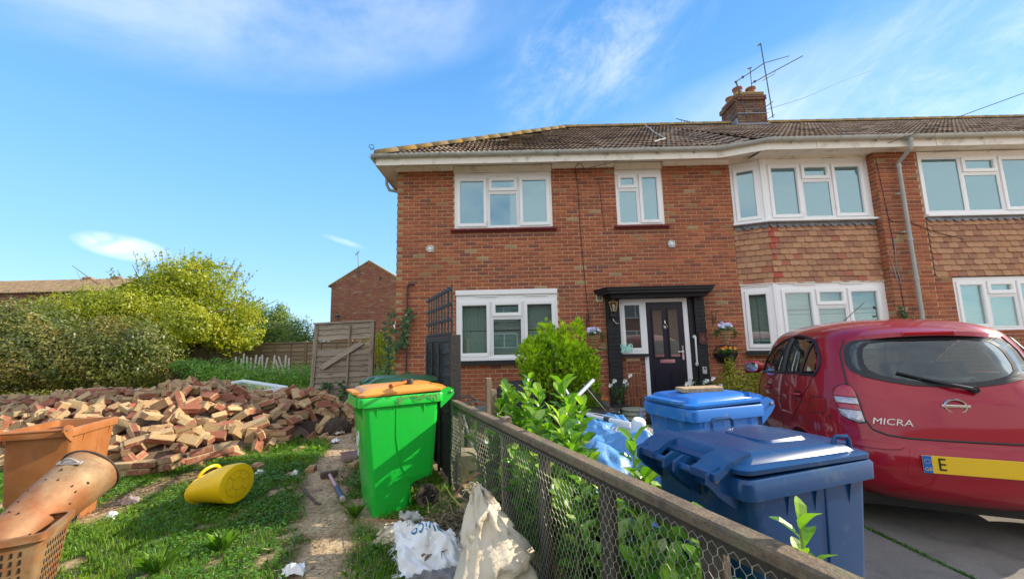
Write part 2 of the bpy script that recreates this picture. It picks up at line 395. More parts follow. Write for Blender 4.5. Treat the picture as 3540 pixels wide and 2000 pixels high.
def brick_wall(name, parent, x0, x1, z0, z1, holes, M, material=M_brick, singles=0, pick=None, off=0.0, mortar=M_mortar, back=0.02, shared=None, edge_pale=False):
    """mortar sheet with holes plus bricks: `singles` whole bricks become objects, the rest one mesh"""
    wall = MB()
    xs = sorted(set([x0, x1] + [v for h in holes for v in h[:2] if x0 < v < x1])); zs = sorted(set([z0, z1] + [v for h in holes for v in h[2:] if z0 < v < z1]))
    for i in range(len(xs) - 1):
        for j in range(len(zs) - 1):
            cx, cz = (xs[i] + xs[i + 1]) / 2, (zs[j] + zs[j + 1]) / 2
            if any(h[0] < cx < h[1] and h[2] < cz < h[3] for h in holes): continue
            wall.add([(xs[i], .002, zs[j]), (xs[i + 1], .002, zs[j]), (xs[i + 1], .002, zs[j + 1]), (xs[i], .002, zs[j + 1])], [(0, 1, 2, 3)])
    for h in holes:   # reveals
        a, b, c, d = max(h[0], x0), min(h[1], x1), max(h[2], z0), min(h[3], z1)
        for q in ([(a, 0, c), (a, .12, c), (a, .12, d), (a, 0, d)], [(b, 0, c), (b, 0, d), (b, .12, d), (b, .12, c)], [(a, 0, c), (b, 0, c), (b, .12, c), (a, .12, c)], [(a, 0, d), (a, .12, d), (b, .12, d), (b, 0, d)]):
            wall.add(q, [(0, 1, 2, 3)])
    w = wall.build(name, mortar, parent); w.matrix_local = M
    row = 0; z = z0 + .005; full = []; rest = MB()
    nrow = int((z1 - z0) / CO)
    for row in range(nrow):
        za, zb = z0 + row * CO + .005, z0 + row * CO + .005 + BH
        xx = x0 - (0.225 / 2 if row % 2 else 0) + off; 
        while xx < x1:
            a, b = xx, xx + BL; xx += .225
            segs = [(max(a, x0), min(b, x1))]
            for h in holes:
                if zb > h[2] + .02 and za < h[3] - .02:
                    ns = []
                    for s0, s1 in segs:
                        if s1 <= h[0] or s0 >= h[1]: ns.append((s0, s1)); continue
                        if s0 < h[0]: ns.append((s0, h[0] - .004))
                        if s1 > h[1]: ns.append((h[1] + .004, s1))
                    segs = ns
            for s0, s1 in segs:
                if s1 - s0 < .03: continue
                if s1 - s0 > BL - .003: full.append(((s0 + s1) / 2, (za + zb) / 2))
                else:
                    r_ = brnd()
                    if edge_pale and s0 < x0 + .01 and RNG.random() < .75: r_ = .97
                    brick_shape(rest, s0, s1, za, zb, r_)
    sing = []
    if singles and pick: full.sort(key=lambda c: pick(*c)); sing = full[:singles]; full = full[singles:]
    for cx, cz in full: brick_shape(rest, cx - BL / 2, cx + BL / 2, cz - BH / 2, cz + BH / 2, stain(cx, cz, brnd()))
    for cx, cz in sing:
        me = (shared or SHB); r_ = stain(cx, cz, brnd()); me = me[min(len(me) - 1, int(r_ * len(me)))]
        inst(me, 'brick', w, T(cx + RNG.uniform(-.0015, .0015), RNG.uniform(-.001, .0015), cz + RNG.uniform(-.0015, .0015)))
    if rest.f:
        o = rest.build('brickwork', material, w, kind='stuff')
    return w
W1 = (-1.11, .835, 3.63, 4.86); W2 = (2.12, 3.06, 3.63, 4.86); LW = (-1.08, .865, 1.09, 2.39)
ZW = 4.90
brick_wall('wall', house, -2.25, 4.43, 0.0, ZW, [W1, W2, LW, (1.79, 3.67, 0, 2.25)], T(0, FY, 0), singles=300,
           pick=lambda x, z: ((x - .6) ** 2 + (z - 2.9) ** 2 * 1.6), edge_pale=True)
# projecting right hand pier and the wall beyond it
PY = 7.27; PX0, PX1 = 7.0, 7.80
brick_wall('wall', house, PX0, PX1, 0, 4.88, [], T(0, PY, 0))
brick_wall('wall', house, 0, .16, 0, 4.88, [], T(PX0, PY + .16, 0) @ Rz(rad(-90)))
brick_wall('wall', house, 10.2, 17.0, 0, 4.88, [], T(0, PY, 0))
# flank, back and far end so the house is a closed solid
brick_wall('wall', house, 0, 7.9, 0, ZW, [], T(-2.25, FY + 7.9, 0) @ Rz(rad(-90)))
bw = MB(); bw.box(-2.25, 17.0, 15.55, 15.6, 0, ZW); bw.box(17.0, 17.05, PY, 15.6, 0, ZW); bw.build('rear_wall', M_brick, house)

# ---- windows
def ring(mb, x0, x1, z0, z1, w, y0, y1, r=.5):
    mb.box(x0, x1, y0, y1, z1 - w, z1, r); mb.box(x0, x1, y0, y1, z0, z0 + w, r)
    mb.box(x0, x0 + w, y0, y1, z0 + w, z1 - w, r); mb.box(x1 - w, x1, y0, y1, z0 + w, z1 - w, r)
def window(parent, M, w, h, cols, glass, head=.07, vents=(), blind=False, room=True, transom=.30, side=.045, curtain=None, frame_m=None):
    """w x h window; cols = list of (width fraction, kind) with kind 'open', 'fixed' or 'split'"""
    fm = frame_m or M_upvc
    f = MB(); y0, y1 = 0.0, 0.07
    f.box(0, w, y0, y1, h - head, h); f.box(0, w, y0, y1, 0, .05); f.box(0, side, y0, y1, .05, h - head); f.box(w - side, w, y0, y1, .05, h - head)
    root = f.build('window', fm, parent); root.matrix_local = M
    iw = w - 2 * side; x = side; zb, zt = .05, h - head; total = sum(c[0] for c in cols)
    mull = MB()
    for i, (fr_, kind) in enumerate(cols):
        cw = iw * fr_ / total; xa, xb = x, x + cw; x += cw
        if i < len(cols) - 1: mull.box(xb - .018, xb + .018, .004, .066, zb, zt)
        xa += .018 if i else 0; xb -= .018 if i < len(cols) - 1 else 0
        zt_s = zt - (zt - zb) * transom
        def sash(a, b, c, d):
            s = MB(); g = .004
            ring(s, a + g, b - g, c + g, d - g, .052, -.022, .05); ring(s, a + g + .052, b - g - .052, c + g + .052, d - g - .052, .012, -.012, .04)
            so_ = s.build('sash', fm, root)
            p = MB(); p.box(a + .066, b - .066, .018, .024, c + .066, d - .066); p.build('pane', glass, root)
        def fixed(a, b, c, d):
            s = MB(); ring(s, a + .004, b - .004, c + .004, d - .004, .02, .006, .05); s.build('glazing_bead', fm, root)
            p = MB(); p.box(a + .022, b - .022, .022, .028, c + .022, d - .022); p.build('pane', glass, root)
        if kind == 'open': sash(xa, xb, zb, zt)
        elif kind == 'fixed': fixed(xa, xb, zb, zt)
        else:
            mull.box(xa, xb, .002, .064, zt_s - .018, zt_s + .018); sash(xa, xb, zt_s + .018, zt); fixed(xa, xb, zb, zt_s - .018)
    if mull.f: mull.build('mullion', fm, root)
    for v0, v1 in vents:
        v = MB(); v.box(v0 * w, v1 * w, -.022, -.002, h - .035, h - .018); v.box(v0 * w + .01, v1 * w - .01, -.028, -.022, h - .033, h - .028); v.build('trickle_vent', fm, root)
    if blind:
        b = MB(); n = int((h - .16) / .024)
        for i in range(n):
            if RNG.random() < .03: continue
            z = .07 + i * .024; t = RNG.uniform(-.003, .003)
            b.add([(side, .10, z + t), (w - side, .10, z - t), (w - side, .118, z + .019), (side, .118, z + .019)], [(0, 1, 2, 3)], RNG.random())
        b.build('blind', M_blind, root, kind='stuff')
    if curtain:
        for cx0, cx1 in curtain:
            c = MB(); n = 24; pts = [(cx0 * w + (cx1 - cx0) * w * i / n, .17 + .02 * math.sin(i * 1.9) + .012 * math.sin(i * 3.1)) for i in range(n + 1)]
            for i in range(n): c.add([(pts[i][0], pts[i][1], 0.03), (pts[i + 1][0], pts[i + 1][1], .03), (pts[i + 1][0], pts[i + 1][1], h), (pts[i][0], pts[i][1], h)], [(0, 1, 2, 3)])
            c.build('curtain', mat('net_curtain', (.55, .60, .58), .9), root, smooth='all')
    if room:
        r = MB(); D_ = 2.2
        for q in ([(-.3, D_, -.7), (w + .3, D_, -.7), (w + .3, D_, h + .3), (-.3, D_, h + .3)], [(-.3, .2, -.7), (-.3, D_, -.7), (-.3, D_, h + .3), (-.3, .2, h + .3)],
                  [(w + .3, .2, -.7), (w + .3, .2, h + .3), (w + .3, D_, h + .3), (w + .3, D_, -.7)], [(-.3, .2, h + .3), (-.3, D_, h + .3), (w + .3, D_, h + .3), (w + .3, .2, h + .3)],
                  [(-.3, .2, -.7), (w + .3, .2, -.7), (w + .3, D_, -.7), (-.3, D_, -.7)]): r.add(q, [(0, 1, 2, 3)])
        r.build('room_interior', M_room, root)
    return root
C3 = [(.335, 'open'), (.33, 'split'), (.335, 'open')]
window(house, T(W1[0], FY + .01, W1[2]), W1[1] - W1[0], 1.16, C3, M_glass_up, head=.10, vents=((.14, .34), (.64, .85)), curtain=((.02, .16), (.84, .98)))
window(house, T(W2[0], FY + .01, W2[2]), W2[1] - W2[0], 1.16, [(.48, 'split'), (.52, 'open')], M_glass_up, head=.10, vents=((.04, .44), (.53, .92)), curtain=((.0, .22),))
window(house, T(LW[0], FY - .012, LW[2]), LW[1] - LW[0], 1.22, C3, M_glass, head=.13, vents=((.20, .40), (.68, .90)), blind=True, curtain=((.04, .30),), transom=.29)
t = MB(); t.box(LW[0] - .01, LW[1] + .005, FY - .04, FY - .002, LW[2] + 1.222, LW[2] + 1.32); t.box(LW[0] - .01, LW[1] + .005, FY - .05, FY - .04, LW[2] + 1.228, LW[2] + 1.315); t.build('window_head_board', M_upvc, house)
t = MB(); t.box(LW[0] - .02, LW[1] + .02, FY - .06, FY - .004, LW[2] - .02, LW[2] + .03); t.build('window_sill_board', M_upvc, house)
t = MB(); t.box(LW[0] - .09, LW[1] + .09, FY - .09, FY - .003, LW[2] - .10, LW[2] - .022); t.build('window_sill', M_blackp, house)
for W_ in (W1, W2):   # sills made of red tiles, one by one
    x = W_[0] - .07; k = 0
    sill = MB(); sill.box(W_[0] - .07, W_[1] + .07, FY - .04, FY - .002, W_[2] - .075, W_[2] - .045); so_ = sill.build('window_sill', M_sillred, house)
    n = max(2, int((W_[1] - W_[0] + .14) / .16)); dx = (W_[1] - W_[0] + .14) / n
    for i in range(n):
        b = MB(); b.rbox((W_[0] - .07 + dx * (i + .5), FY - .045, W_[2] - .022), (dx - .004, .10, .044), Rx(rad(8)).to_3x3(), bev=.005, jit=.001); b.build('sill_tile', M_sillred, so_)
    # white board above the window up to the soffit
    t = MB(); t.box(W_[0] - .01, W_[1] + .01, FY - .03, FY + .03, W_[2] + 1.162, 4.93); t.build('window_head_board', M_upvc_d, house)
# cornice mouldings between the windows, under the soffit
for a, b in ((-2.29, W1[0] - .02), (W1[1] + .02, W2[0] - .02), (W2[1] + .02, 4.42)):
    co = MB(); co.prism([(FY - .004, 4.845), (FY - .03, 4.85), (FY - .045, 4.90), (FY - .09, 4.955), (FY - .004, 4.955)], a, b, M=Matrix(((0, 0, 1, 0), (1, 0, 0, 0), (0, 1, 0, 0), (0, 0, 0, 1)))); co.build('cornice', M_upvc_d, house)

# ---- bay (two storeys) : splayed left side, straight front
B0 = Vector((4.43, FY)); B1 = Vector((4.95, 7.42)); B2 = Vector((7.0, 7.42))
spl = B1 - B0; sang = math.atan2(spl.y, spl.x); slen = spl.length
Ms = lambda z, d=0: T(B0.x, B0.y, z) @ Rz(sang) @ T(0, -d, 0)
Mf = lambda z, d=0: T(B1.x, B1.y - d, z)
for (z, h, gl, bl) in ((3.60, 1.24, M_glass_up, False), (1.14, 1.24, M_glass, True)):
    window(house, Ms(z), slen - .05, h, [(1, 'open')], gl, head=.12, vents=((.12, .88),), side=.05, blind=bl, room=False)
    window(house, Mf(z) @ T(.05, 0, 0), B2.x - B1.x - .12, h, [(.34, 'open'), (.32, 'split'), (.34, 'open')], gl, head=.12, vents=((.15, .36), (.60, .82)), side=.04, blind=bl, curtain=None if bl else ((.0, .12), (.86, 1.0)))
    t = MB(); t.prism([(-.05, -.01), (0, -.022), (.055, -.004), (.05, .07), (-.045, .07)], z, z + h, M=T(B1.x, B1.y, 0)); t.build('bay_post', M_upvc, house); t = MB(); t.box(B2.x - .07, B2.x - .003, B1.y - .006, B1.y + .06, z, z + h); t.build('bay_post', M_upvc, house)
# bay base and the brick below it
brick_wall('wall', house, 0, slen, 0, 1.06, [], Ms(0)); brick_wall('wall', house, 0, B2.x - B1.x, 0, 1.06, [], Mf(0))
def bay_strip(name, z0, z1, out, material):
    t = MB(); nrm = Vector((spl.y, -spl.x)).normalized()
    a = B0 + nrm * out - Vector((.03, 0)); c = Vector((B1.x - .1 * out, B1.y - out)); e = Vector((B2.x - .004, B2.y - out))
    t.prism([(a.x, a.y), (c.x, c.y), (e.x, e.y), (e.x, e.y + .1 + out), (B1.x, B1.y + .09), (B0.x + .03, B0.y + .05)], z0, z1); return t.build(name, material, house)
bay_strip('window_sill', 1.063, 1.125, .13, M_blackp)
bay_strip('window_sill_board', 3.565, 3.598, .10, M_upvc)
bay_strip('bay_head_board', 4.842, 4.95, .02, M_upvc_d)
bay_strip('bay_head_board', 2.378, 2.395, .03, M_upvc_d)
# tile hanging: each tile its own object
def hang_tiles(M, x0, x1, z0, z1, rows, parent, joff=0.0, red_edge=None):
    gauge = (z1 - z0) / rows; tw = .165
    for r in range(rows):
        zt = z1 - r * gauge; x = x0 - (tw * .5 if r % 2 else 0) + joff; 
        while x < x1 - .01:
            a, b = max(x, x0), min(x + tw, x1); x += tw
            if b - a < .03: continue
            mb = MB(); g = .0025; th = .013; lip = .030 + RNG.uniform(-.006, .006); tilt = RNG.uniform(-.003, .003); zb = zt - gauge - .004 + RNG.uniform(-.004, .004)
            r_ = .08 + RNG.random() * .74 if RNG.random() < .85 else RNG.random() * .9
            if red_edge is not None and abs((a + b) / 2 - red_edge) < .10 and RNG.random() < .4: r_ = .96
            cr_ = .008
            mb.add([(a + g, -.006, zt + .02), (b - g, -.006, zt + .02), (b - g, -lip - tilt, zb + cr_), (a + g, -lip + tilt, zb + cr_), ((a + b) / 2, -lip - .002, zb),
                    (b - g, -lip - tilt + th, zb + cr_), (a + g, -lip + tilt + th, zb + cr_), ((a + b) / 2, -lip + th, zb), (a + g, -.002, zt), (b - g, -.002, zt)],
                   [(0, 3, 4, 2, 1), (3, 6, 7, 4), (4, 7, 5, 2), (3, 0, 8, 6), (1, 2, 5, 9)], r_)
            o = mb.build('hanging_tile', M_tileh, parent); o.matrix_local = M
bk = MB(); nrm = Vector((spl.y, -spl.x)).normalized()
bk.prism([(B0.x, B0.y), (B1.x, B1.y), (B2.x, B2.y), (B2.x, B2.y + .1), (B0.x + .05, B0.y + .1)], 2.397, 3.562); tilewall = bk.build('tile_hung_panel', M_lead, house)
hang_tiles(Ms(0), -.03, slen + .012, 2.385, 3.50, 10, tilewall, red_edge=slen)
hang_tiles(Mf(0), -.012, B2.x - B1.x - .01, 2.385, 3.50, 10, tilewall, red_edge=0.0)
# scalloped lead flashing under the bay sill
fl = MB()
def scallop(M, x0, x1, n, mb, drop=.05):
    dx = (x1 - x0) / n
    for i in range(n):
        a = x0 + dx * i; q = [(a + dx * k / 6, -.04 - .012 * math.sin(math.pi * k / 6), 3.50 - drop * math.sin(math.pi * k / 6) * RNG.uniform(.8, 1.2)) for k in range(7)]
        vs = [(a, -.012, 3.562), (a + dx, -.012, 3.562)] + q[::-1]; mb.add([tuple(M @ Vector(v)) for v in vs], [tuple(range(len(vs)))])
scallop(Ms(0), 0, slen, 4, fl); scallop(Mf(0), 0, B2.x - B1.x - .02, 14, fl); fl.build('lead_flashing', M_lead, house)

# ---- neighbour's bay further right, flush with the pier
NX0, NX1 = 7.80, 10.2
brick_wall('wall', house, NX0, NX1, 0, 4.88, [(NX0 + .01, NX1, 3.55, 4.88), (8.12, 9.9, 1.4, 2.42), (NX0 + .01, 10.2, 2.43, 3.5)], T(0, PY, 0))
window(house, T(NX0 + .03, PY - .01, 3.60), 2.3, 1.24, [(.34, 'fixed'), (.32, 'split'), (.34, 'open')], M_glass_up, head=.12, vents=((.15, .36), (.60, .82)), side=.05, curtain=((.05, .3), (.7, .95)))
window(house, T(8.13, PY + .02, 1.42), 1.75, .98, C3, M_glass, head=.08, side=.05, blind=True)
t = MB(); t.box(NX0 + .01, 10.2, PY - .07, PY - .002, 3.555, 3.597); t.build('window_sill_board', M_upvc, house)
t = MB(); t.box(NX0 + .01, 10.2, PY, PY + .08, 2.44, 3.55); tp2 = t.build('tile_hung_panel', M_lead, house)
hang_tiles(T(0, PY, 0), NX0 + .01, 10.2, 2.42, 3.50, 10, tp2)
fl = MB(); scallop(T(0, PY, 0), NX0 + .01, 10.2, 15, fl); fl.build('lead_flashing', M_lead, house)

# ---- porch : black painted brick piers, canopy, door and side light
M_bblk = M_blackp
def pier(x0, x1, y0, name='porch_pier'):
    b = MB(); b.box(x0 + .003, x1 - .003, y0 + .004, FY + .1, 0, 2.2); o = b.build(name, M_bblk, house)
    for r in range(29):
        z = r * CO + .005; xs = [x0, x1] if r % 2 else [x0, (x0 + x1) / 2, x1]
        for a, c in zip(xs[:-1], xs[1:]):
            q = MB(); q.rbox(((a + c) / 2, y0 + .03, z + BH / 2), (c - a - .006, .066, BH), bev=.004, jit=.0015); q.build('brick', M_bblk, o)
pier(1.79, 2.045, FY - .07); pier(3.47, 3.67, FY - .07); 
t = MB(); t.box(3.372, 3.467, FY - .02, FY + .1, 0, 2.17); t.box(2.05, 3.465, FY - .03, FY + .1, 2.172, 2.24); t.build('porch_surround', M_blackp, house)
cp = MB(); CZ = 2.245
cp.prism([(1.62, FY), (1.78, FY - .42), (3.66, FY - .42), (3.80, FY)], CZ, CZ + .05); cp.prism([(1.59, FY), (1.75, FY - .45), (3.69, FY - .45), (3.83, FY)], CZ + .052, CZ + .095)
cp.prism([(1.57, FY), (1.73, FY - .47), (3.71, FY - .47), (3.85, FY)], CZ + .097, CZ + .112); cp.box(1.84, 3.62, FY - .30, FY - .002, CZ - .07, CZ - .002)
canopy = cp.build('canopy', M_blackp, house)
# door set
fr = MB(); DZ0, DZ1 = .10, 2.168
fr.box(2.055, 3.36, FY - .01, FY + .07, DZ1 - .065, DZ1); fr.box(2.49, 2.562, FY - .01, FY + .07, DZ0, DZ1 - .065); fr.box(3.275, 3.36, FY - .01, FY + .07, DZ0, DZ1 - .065)
fr.box(2.055, 2.10, FY - .01, FY + .07, 1.13, DZ1 - .065); fr.box(2.10, 2.49, FY - .01, FY + .07, 1.13, 1.19); fr.box(2.562, 3.275, FY - .01, FY + .07, DZ0, DZ0 + .04)
frame = fr.build('door_frame', M_upvc, house)
s = MB(); ring(s, 2.10, 2.49, 1.19, DZ1 - .065, .05, FY - .016, FY + .05); s.build('side_light', M_upvc, frame)
p = MB(); p.box(2.15, 2.44, FY + .01, FY + .016, 1.24, DZ1 - .115); p.build('pane', glassmat('dark_glass', .16, (.8, .85, .85), body=(.07, .06, .05), bodyf=.8), frame)
t = MB(); t.box(2.047, 2.545, FY - .10, FY + .02, 1.075, 1.128); t.build('side_light_sill', M_blackp, house)
# small panel of upright bricks under the side light
pn = MB(); pn.box(2.047, 2.489, FY + .006, FY + .05, 0, 1.072); pan = pn.build('brick_panel', M_mortar, house)
def fb(a, b, c, d):
    q = MB(); q.rbox(((a + b) / 2, FY + .004, (c + d) / 2), (b - a, .02, d - c), bev=.003, jit=.001, r=brnd() * .9); q.build('brick', M_brick_dk, pan)
for r in range(14):
    z = r * CO
    if z + CO > 1.07: break
    fb(2.052, 2.137, z + .005, z + .07); fb(2.40, 2.486, z + .005, z + .07)
for c in range(3):
    for k in range(4): fb(2.147 + k * .0635, 2.147 + k * .0635 + .054, .10 + c * .225, .10 + c * .225 + .215)
for a, b in ((2.147, 2.27), (2.28, 2.39)): fb(a, b, .78, .845); fb(a, b, .02, .085)
fb(2.147, 2.25, .855, .92); fb(2.26, 2.39, .855, .92); fb(2.147, 2.30, .93, .995); fb(2.31, 2.39, .93, .995)
# the door leaf
DX0, DX1 = 2.565, 3.272
d = MB(); d.box(DX0, DX1, FY + .012, FY + .055, DZ0 + .045, DZ1 - .068)
def moulded(mb, a, b, c, e):
    ring(mb, a, b, c, e, .022, FY - .006, FY + .012)
for a, b in ((DX0 + .10, DX0 + .32), (DX0 + .40, DX0 + .62)): moulded(d, a, b, 1.04, 1.97)
door = d.build('door', M_door, house)
for a, b in ((DX0 + .10, DX0 + .32), (DX0 + .40, DX0 + .62)):
    p = MB(); p.box(a + .023, b - .023, FY + .002, FY + .010, 1.063, 1.947); p.build('pane', glassmat('door_glass', .20, (.85, .86, .82), body=(.17, .15, .12), bodyf=.75), door)
    q = MB(); q.prism([(a, .30), (b, .30), (b, .76), (b - .05, .84), (a + .05, .84), (a, .76)], 0, .012, M=T(0, FY + .011, 0) @ Rx(rad(90))); q.build('raised_panel', M_door, door)
lb = MB(); lb.box(2.775, 3.055, FY - .004, FY + .011, .945, 1.01); lb.box(2.80, 3.03, FY - .012, FY - .004, .962, .993); lb.build('letterbox', M_chrome, door)
kn = MB(); kn.tube([(2.91, FY - .012, 1.74), (2.91, FY - .02, 1.69)], .009, 8); kn.tube([(2.91 + .035 * math.cos(a), FY - .022, 1.635 + .05 * math.sin(a)) for a in [i * math.pi / 8 for i in range(16)]], .008, 6, closed=True); kn.lathe([(.0, -.02), (.022, -.016), (.022, .0), (.0, .002)], 10, (2.91, FY - .004, 1.62), Rx(rad(90)).to_3x3())
kn.build('knocker', M_chrome, door, smooth=True)
hd = MB(); hd.box(3.20, 3.235, FY - .004, FY + .011, 1.0, 1.26); hd.tube([(3.218, FY - .002, 1.15), (3.218, FY - .05, 1.15), (3.10, FY - .055, 1.15)], .010, 8); hd.lathe([(.014, 0), (.014, .012)], 10, (3.218, FY - .004, 1.03), Rx(rad(90)).to_3x3()); hd.build('handle', M_chrome, door, smooth=True)
gr = MB(); gx = 3.42
gr.tube([(gx + .03, FY - .03, 1.42), (gx + .01, FY - .11, 1.41), (gx, FY - .12, 1.36), (gx - .005, FY - .12, .96), (gx + .01, FY - .11, .92), (gx + .04, FY - .03, .91)], .016, 10)
gr.lathe([(.038, 0), (.038, .012), (.03, .02)], 14, (gx + .03, FY - .02, 1.42), Rx(rad(90)).to_3x3()); gr.lathe([(.038, 0), (.038, .012), (.03, .02)], 14, (gx + .04, FY - .02, .91), Rx(rad(90)).to_3x3())
gr.build('grab_rail', mat('white_plastic', (.78, .78, .77), .3), house, smooth=True)
pl = MB(); pl.prism([(.075 * math.copysign(abs(math.cos(a)) ** .5, math.cos(a)), .115 * math.copysign(abs(math.sin(a)) ** .5, math.sin(a))) for a in [i * math.pi / 12 for i in range(24)]], 0, .018, M=T(3.575, FY - .075, 1.39) @ Rx(rad(90)))
plq = pl.build('house_number_plaque', mat('plaque_brown', (.07, .025, .018), .4), house)
def text_obj(txt, size, M, material, parent, name='lettering', ext=.002, sx=1.0, shear=0.0):
    cu = bpy.data.curves.new(name, 'FONT'); cu.body = txt; cu.size = size; cu.extrude = ext; cu.align_x = 'CENTER'; cu.align_y = 'CENTER'; cu.resolution_u = 3; cu.shear = shear
    tmp = bpy.data.objects.new(name, cu); COL.objects.link(tmp); dg = bpy.context.evaluated_depsgraph_get(); me = bpy.data.meshes.new_from_object(tmp.evaluated_get(dg)); bpy.data.objects.remove(tmp)
    me.materials.clear(); me.materials.append(material); o = bpy.data.objects.new(name, me); COL.objects.link(o); o.parent = parent; o.matrix_local = M @ Matrix.Diagonal((sx, 1, 1, 1)); return o
text_obj('6', .15, T(3.575, FY - .094, 1.39) @ Rx(rad(90)), mat('plaque_number', (.30, .10, .06), .4), plq, 'house_number', .003)
ks = MB(); ks.rbox((3.56, FY - .085, .80), (.075, .035, .13), bev=.006); kso = ks.build('key_safe', mat('pale_grey_plastic', (.50, .51, .50), .4), house); ks = MB(); ks.box(3.543, 3.577, FY - .106, FY - .102, .82, .85); ks.build('keypad', mat('black_plastic', (.02, .02, .02), .4), kso)
st = MB(); st.box(1.9, 3.6, FY - .75, FY - .08, 0, .085); st.box(2.56, 3.28, FY - .08, FY - .012, 0, .10); st.build('door_step', M_blackp, house)

# vents on the wall
def fan_cowl(x, z):
    b = MB(); b.box(x - .065, x + .065, FY - .03, FY - .006, z - .065, z + .065); o = b.build('extractor_cowl', mat('dusty_white_plastic', (.42, .41, .37), .5), house)
    r = MB()
    for R_ in (.066, .050, .034): r.tube([(x - .012 + R_ * math.cos(a), FY - .045, z + .005 + R_ * math.sin(a)) for a in [i * math.pi / 10 for i in range(20)]], .0045, 5, closed=True)
    for a in range(4): r.tube([(x - .012 + .02 * math.cos(a * 1.571 + .3), FY - .045, z + .005 + .02 * math.sin(a * 1.571 + .3)), (x - .012 + .068 * math.cos(a * 1.571 + .3), FY - .045, z + .005 + .068 * math.sin(a * 1.571 + .3))], .004, 5)
    r.lathe([(.0, 0), (.028, .004), (.028, .012), (0, .02)], 14, (x - .012, FY - .038, z + .005), Rx(rad(90)).to_3x3()); r.build('cowl_grille', M_upvc, o)
    k = MB(); k.lathe([(.055, 0), (.055, .004)], 16, (x - .012, FY - .031, z + .005), Rx(rad(90)).to_3x3()); k.build('cowl_opening', mat('black_plastic', (.02, .02, .02), .4), o)
fan_cowl(-1.575, 3.245); fan_cowl(3.155, 3.235)
v = MB(); v.box(1.615, 1.745, FY - .022, FY - .006, 2.135, 2.27); vo = v.build('air_vent', mat('cream_plastic', (.62, .54, .32), .5), house)
v = MB(); v.lathe([(.045, 0), (.045, .004)], 18, (1.68, FY - .023, 2.203), Rx(rad(90)).to_3x3()); vd = v.build('vent_opening', mat('black_plastic', (.02, .02, .02), .4), vo)
v = MB()
for i in range(5): v.box(1.645, 1.715, FY - .031, FY - .028, 2.172 + i * .015, 2.176 + i * .015)
v.box(1.678, 1.682, FY - .033, FY - .031, 2.16, 2.245); v.build('vent_grille', mat('cream_plastic', (.62, .54, .32), .5), vo)

# ---- roof
RY, RZ_ = 11.4, 7.80; HX = -2.55
def eave(x):
    t_ = min(1, max(0, (x - 4.0) / .75)); t_ = t_ * t_ * (3 - 2 * t_); return 7.17 + (6.86 - 7.17) * t_
def rpt(x, t): 
    ye = eave(x) if x > 3.5 else 7.17
    return Vector((x, ye + (RY - ye) * t, 4.975 + (RZ_ - 4.975) * t))
ru = MB()
nx = 46; xs = [HX + (17.0 - HX) * i / nx for i in range(nx + 1)]
hipx = HX + 4.23
for a, b in zip(xs[:-1], xs[1:]):
    ta, tb = min(1, max(0, (a - HX) / 4.23)), min(1, max(0, (b - HX) / 4.23))
    A, B, C_, D_ = rpt(a, 0), rpt(b, 0), rpt(b, tb), rpt(a, ta)
    dn = Vector((0, 0, -.03)); ru.add([tuple(A + dn), tuple(B + dn), tuple(C_ + dn), tuple(D_ + dn)], [(0, 1, 2, 3)])
ru.add([(HX, 7.17, 4.945), (hipx, RY, RZ_ - .03), (HX, 15.7, 4.945)], [(0, 1, 2)]); ru.add([(HX, 15.7, 4.945), (hipx, RY, RZ_ - .03), (17.0, RY, RZ_ - .03), (17.0, 15.7, 4.945)], [(0, 1, 2, 3)])
roof = ru.build('roof', M_roof, house)
TW, rows = .30, 18
def tile_mesh(i):
    mb = MB(); n = 18; top = []; bot = []; back = []
    for k in range(n + 1):
        u = -TW / 2 + TW * k / n; w_ = .008 * (math.cos(6 * math.pi * k / n)) + .003 * math.sin(k * 2.1 + i); 
        top.append((u, 0.0, w_ + .040)); bot.append((u, .006, w_ + .026)); back.append((u, .32, w_ * .9 + .008))
    vs = top + bot + back; m1 = n + 1; fs = []
    for k in range(n): fs += [(k, k + 1, 2 * m1 + k + 1, 2 * m1 + k), (k, m1 + k, m1 + k + 1, k + 1)]
    mb.add(vs, fs, (i + .5) / 10); return mb
TMs = []
for i in range(10):
    mb = tile_mesh(i); me = bpy.data.meshes.new('roof_tile'); me.from_pydata(mb.v, [], mb.f)
    a = me.attributes.new('rnd', 'FLOAT', 'FACE'); a.data.foreach_set('value', np.array(mb.r, dtype=np.float32)); me.materials.append(M_roof); TMs.append((me, mb))
tl = []
for r in range(rows):
    x = HX + (.15 if r % 2 else 0) * 0 + .0
    while x < 17.0:
        x += TW; t0 = r / rows
        if (x - .16 - HX) / 4.23 < t0 + .6 / rows: continue
        tl.append((x, t0, r))
def tile_M(x, t0):
    A = rpt(x, t0); Bv = rpt(x, min(1, t0 + 1 / rows)); C_ = rpt(x + .1, t0); y = (Bv - A).normalized(); xx = (C_ - A); xx = (xx - y * xx.dot(y)).normalized(); z = xx.cross(y)
    A = A + z * RNG.uniform(-.002, .004); q = RNG.uniform(-.012, .012)
    return Matrix(((xx.x, y.x, z.x, A.x), (xx.y, y.y, z.y, A.y), (xx.z, y.z, z.z, A.z), (0, 0, 0, 1))) @ Rz(q)
tl.sort(key=lambda q: (q[0] - 1.5) ** 2 * .35 + (q[2] * .30) ** 2)
rest = MB()
for i, (x, t0, r) in enumerate(tl):
    k = RNG.randrange(10); M = tile_M(x, t0)
    if i < 295: inst(TMs[k][0], 'roof_tile', roof, M)
    else:
        rest.M = M; rest.add(TMs[k][1].v, TMs[k][1].f, (k + .5) / 10)
rest.M = None; rest.build('roof_tiling', M_roof, roof, kind='stuff')
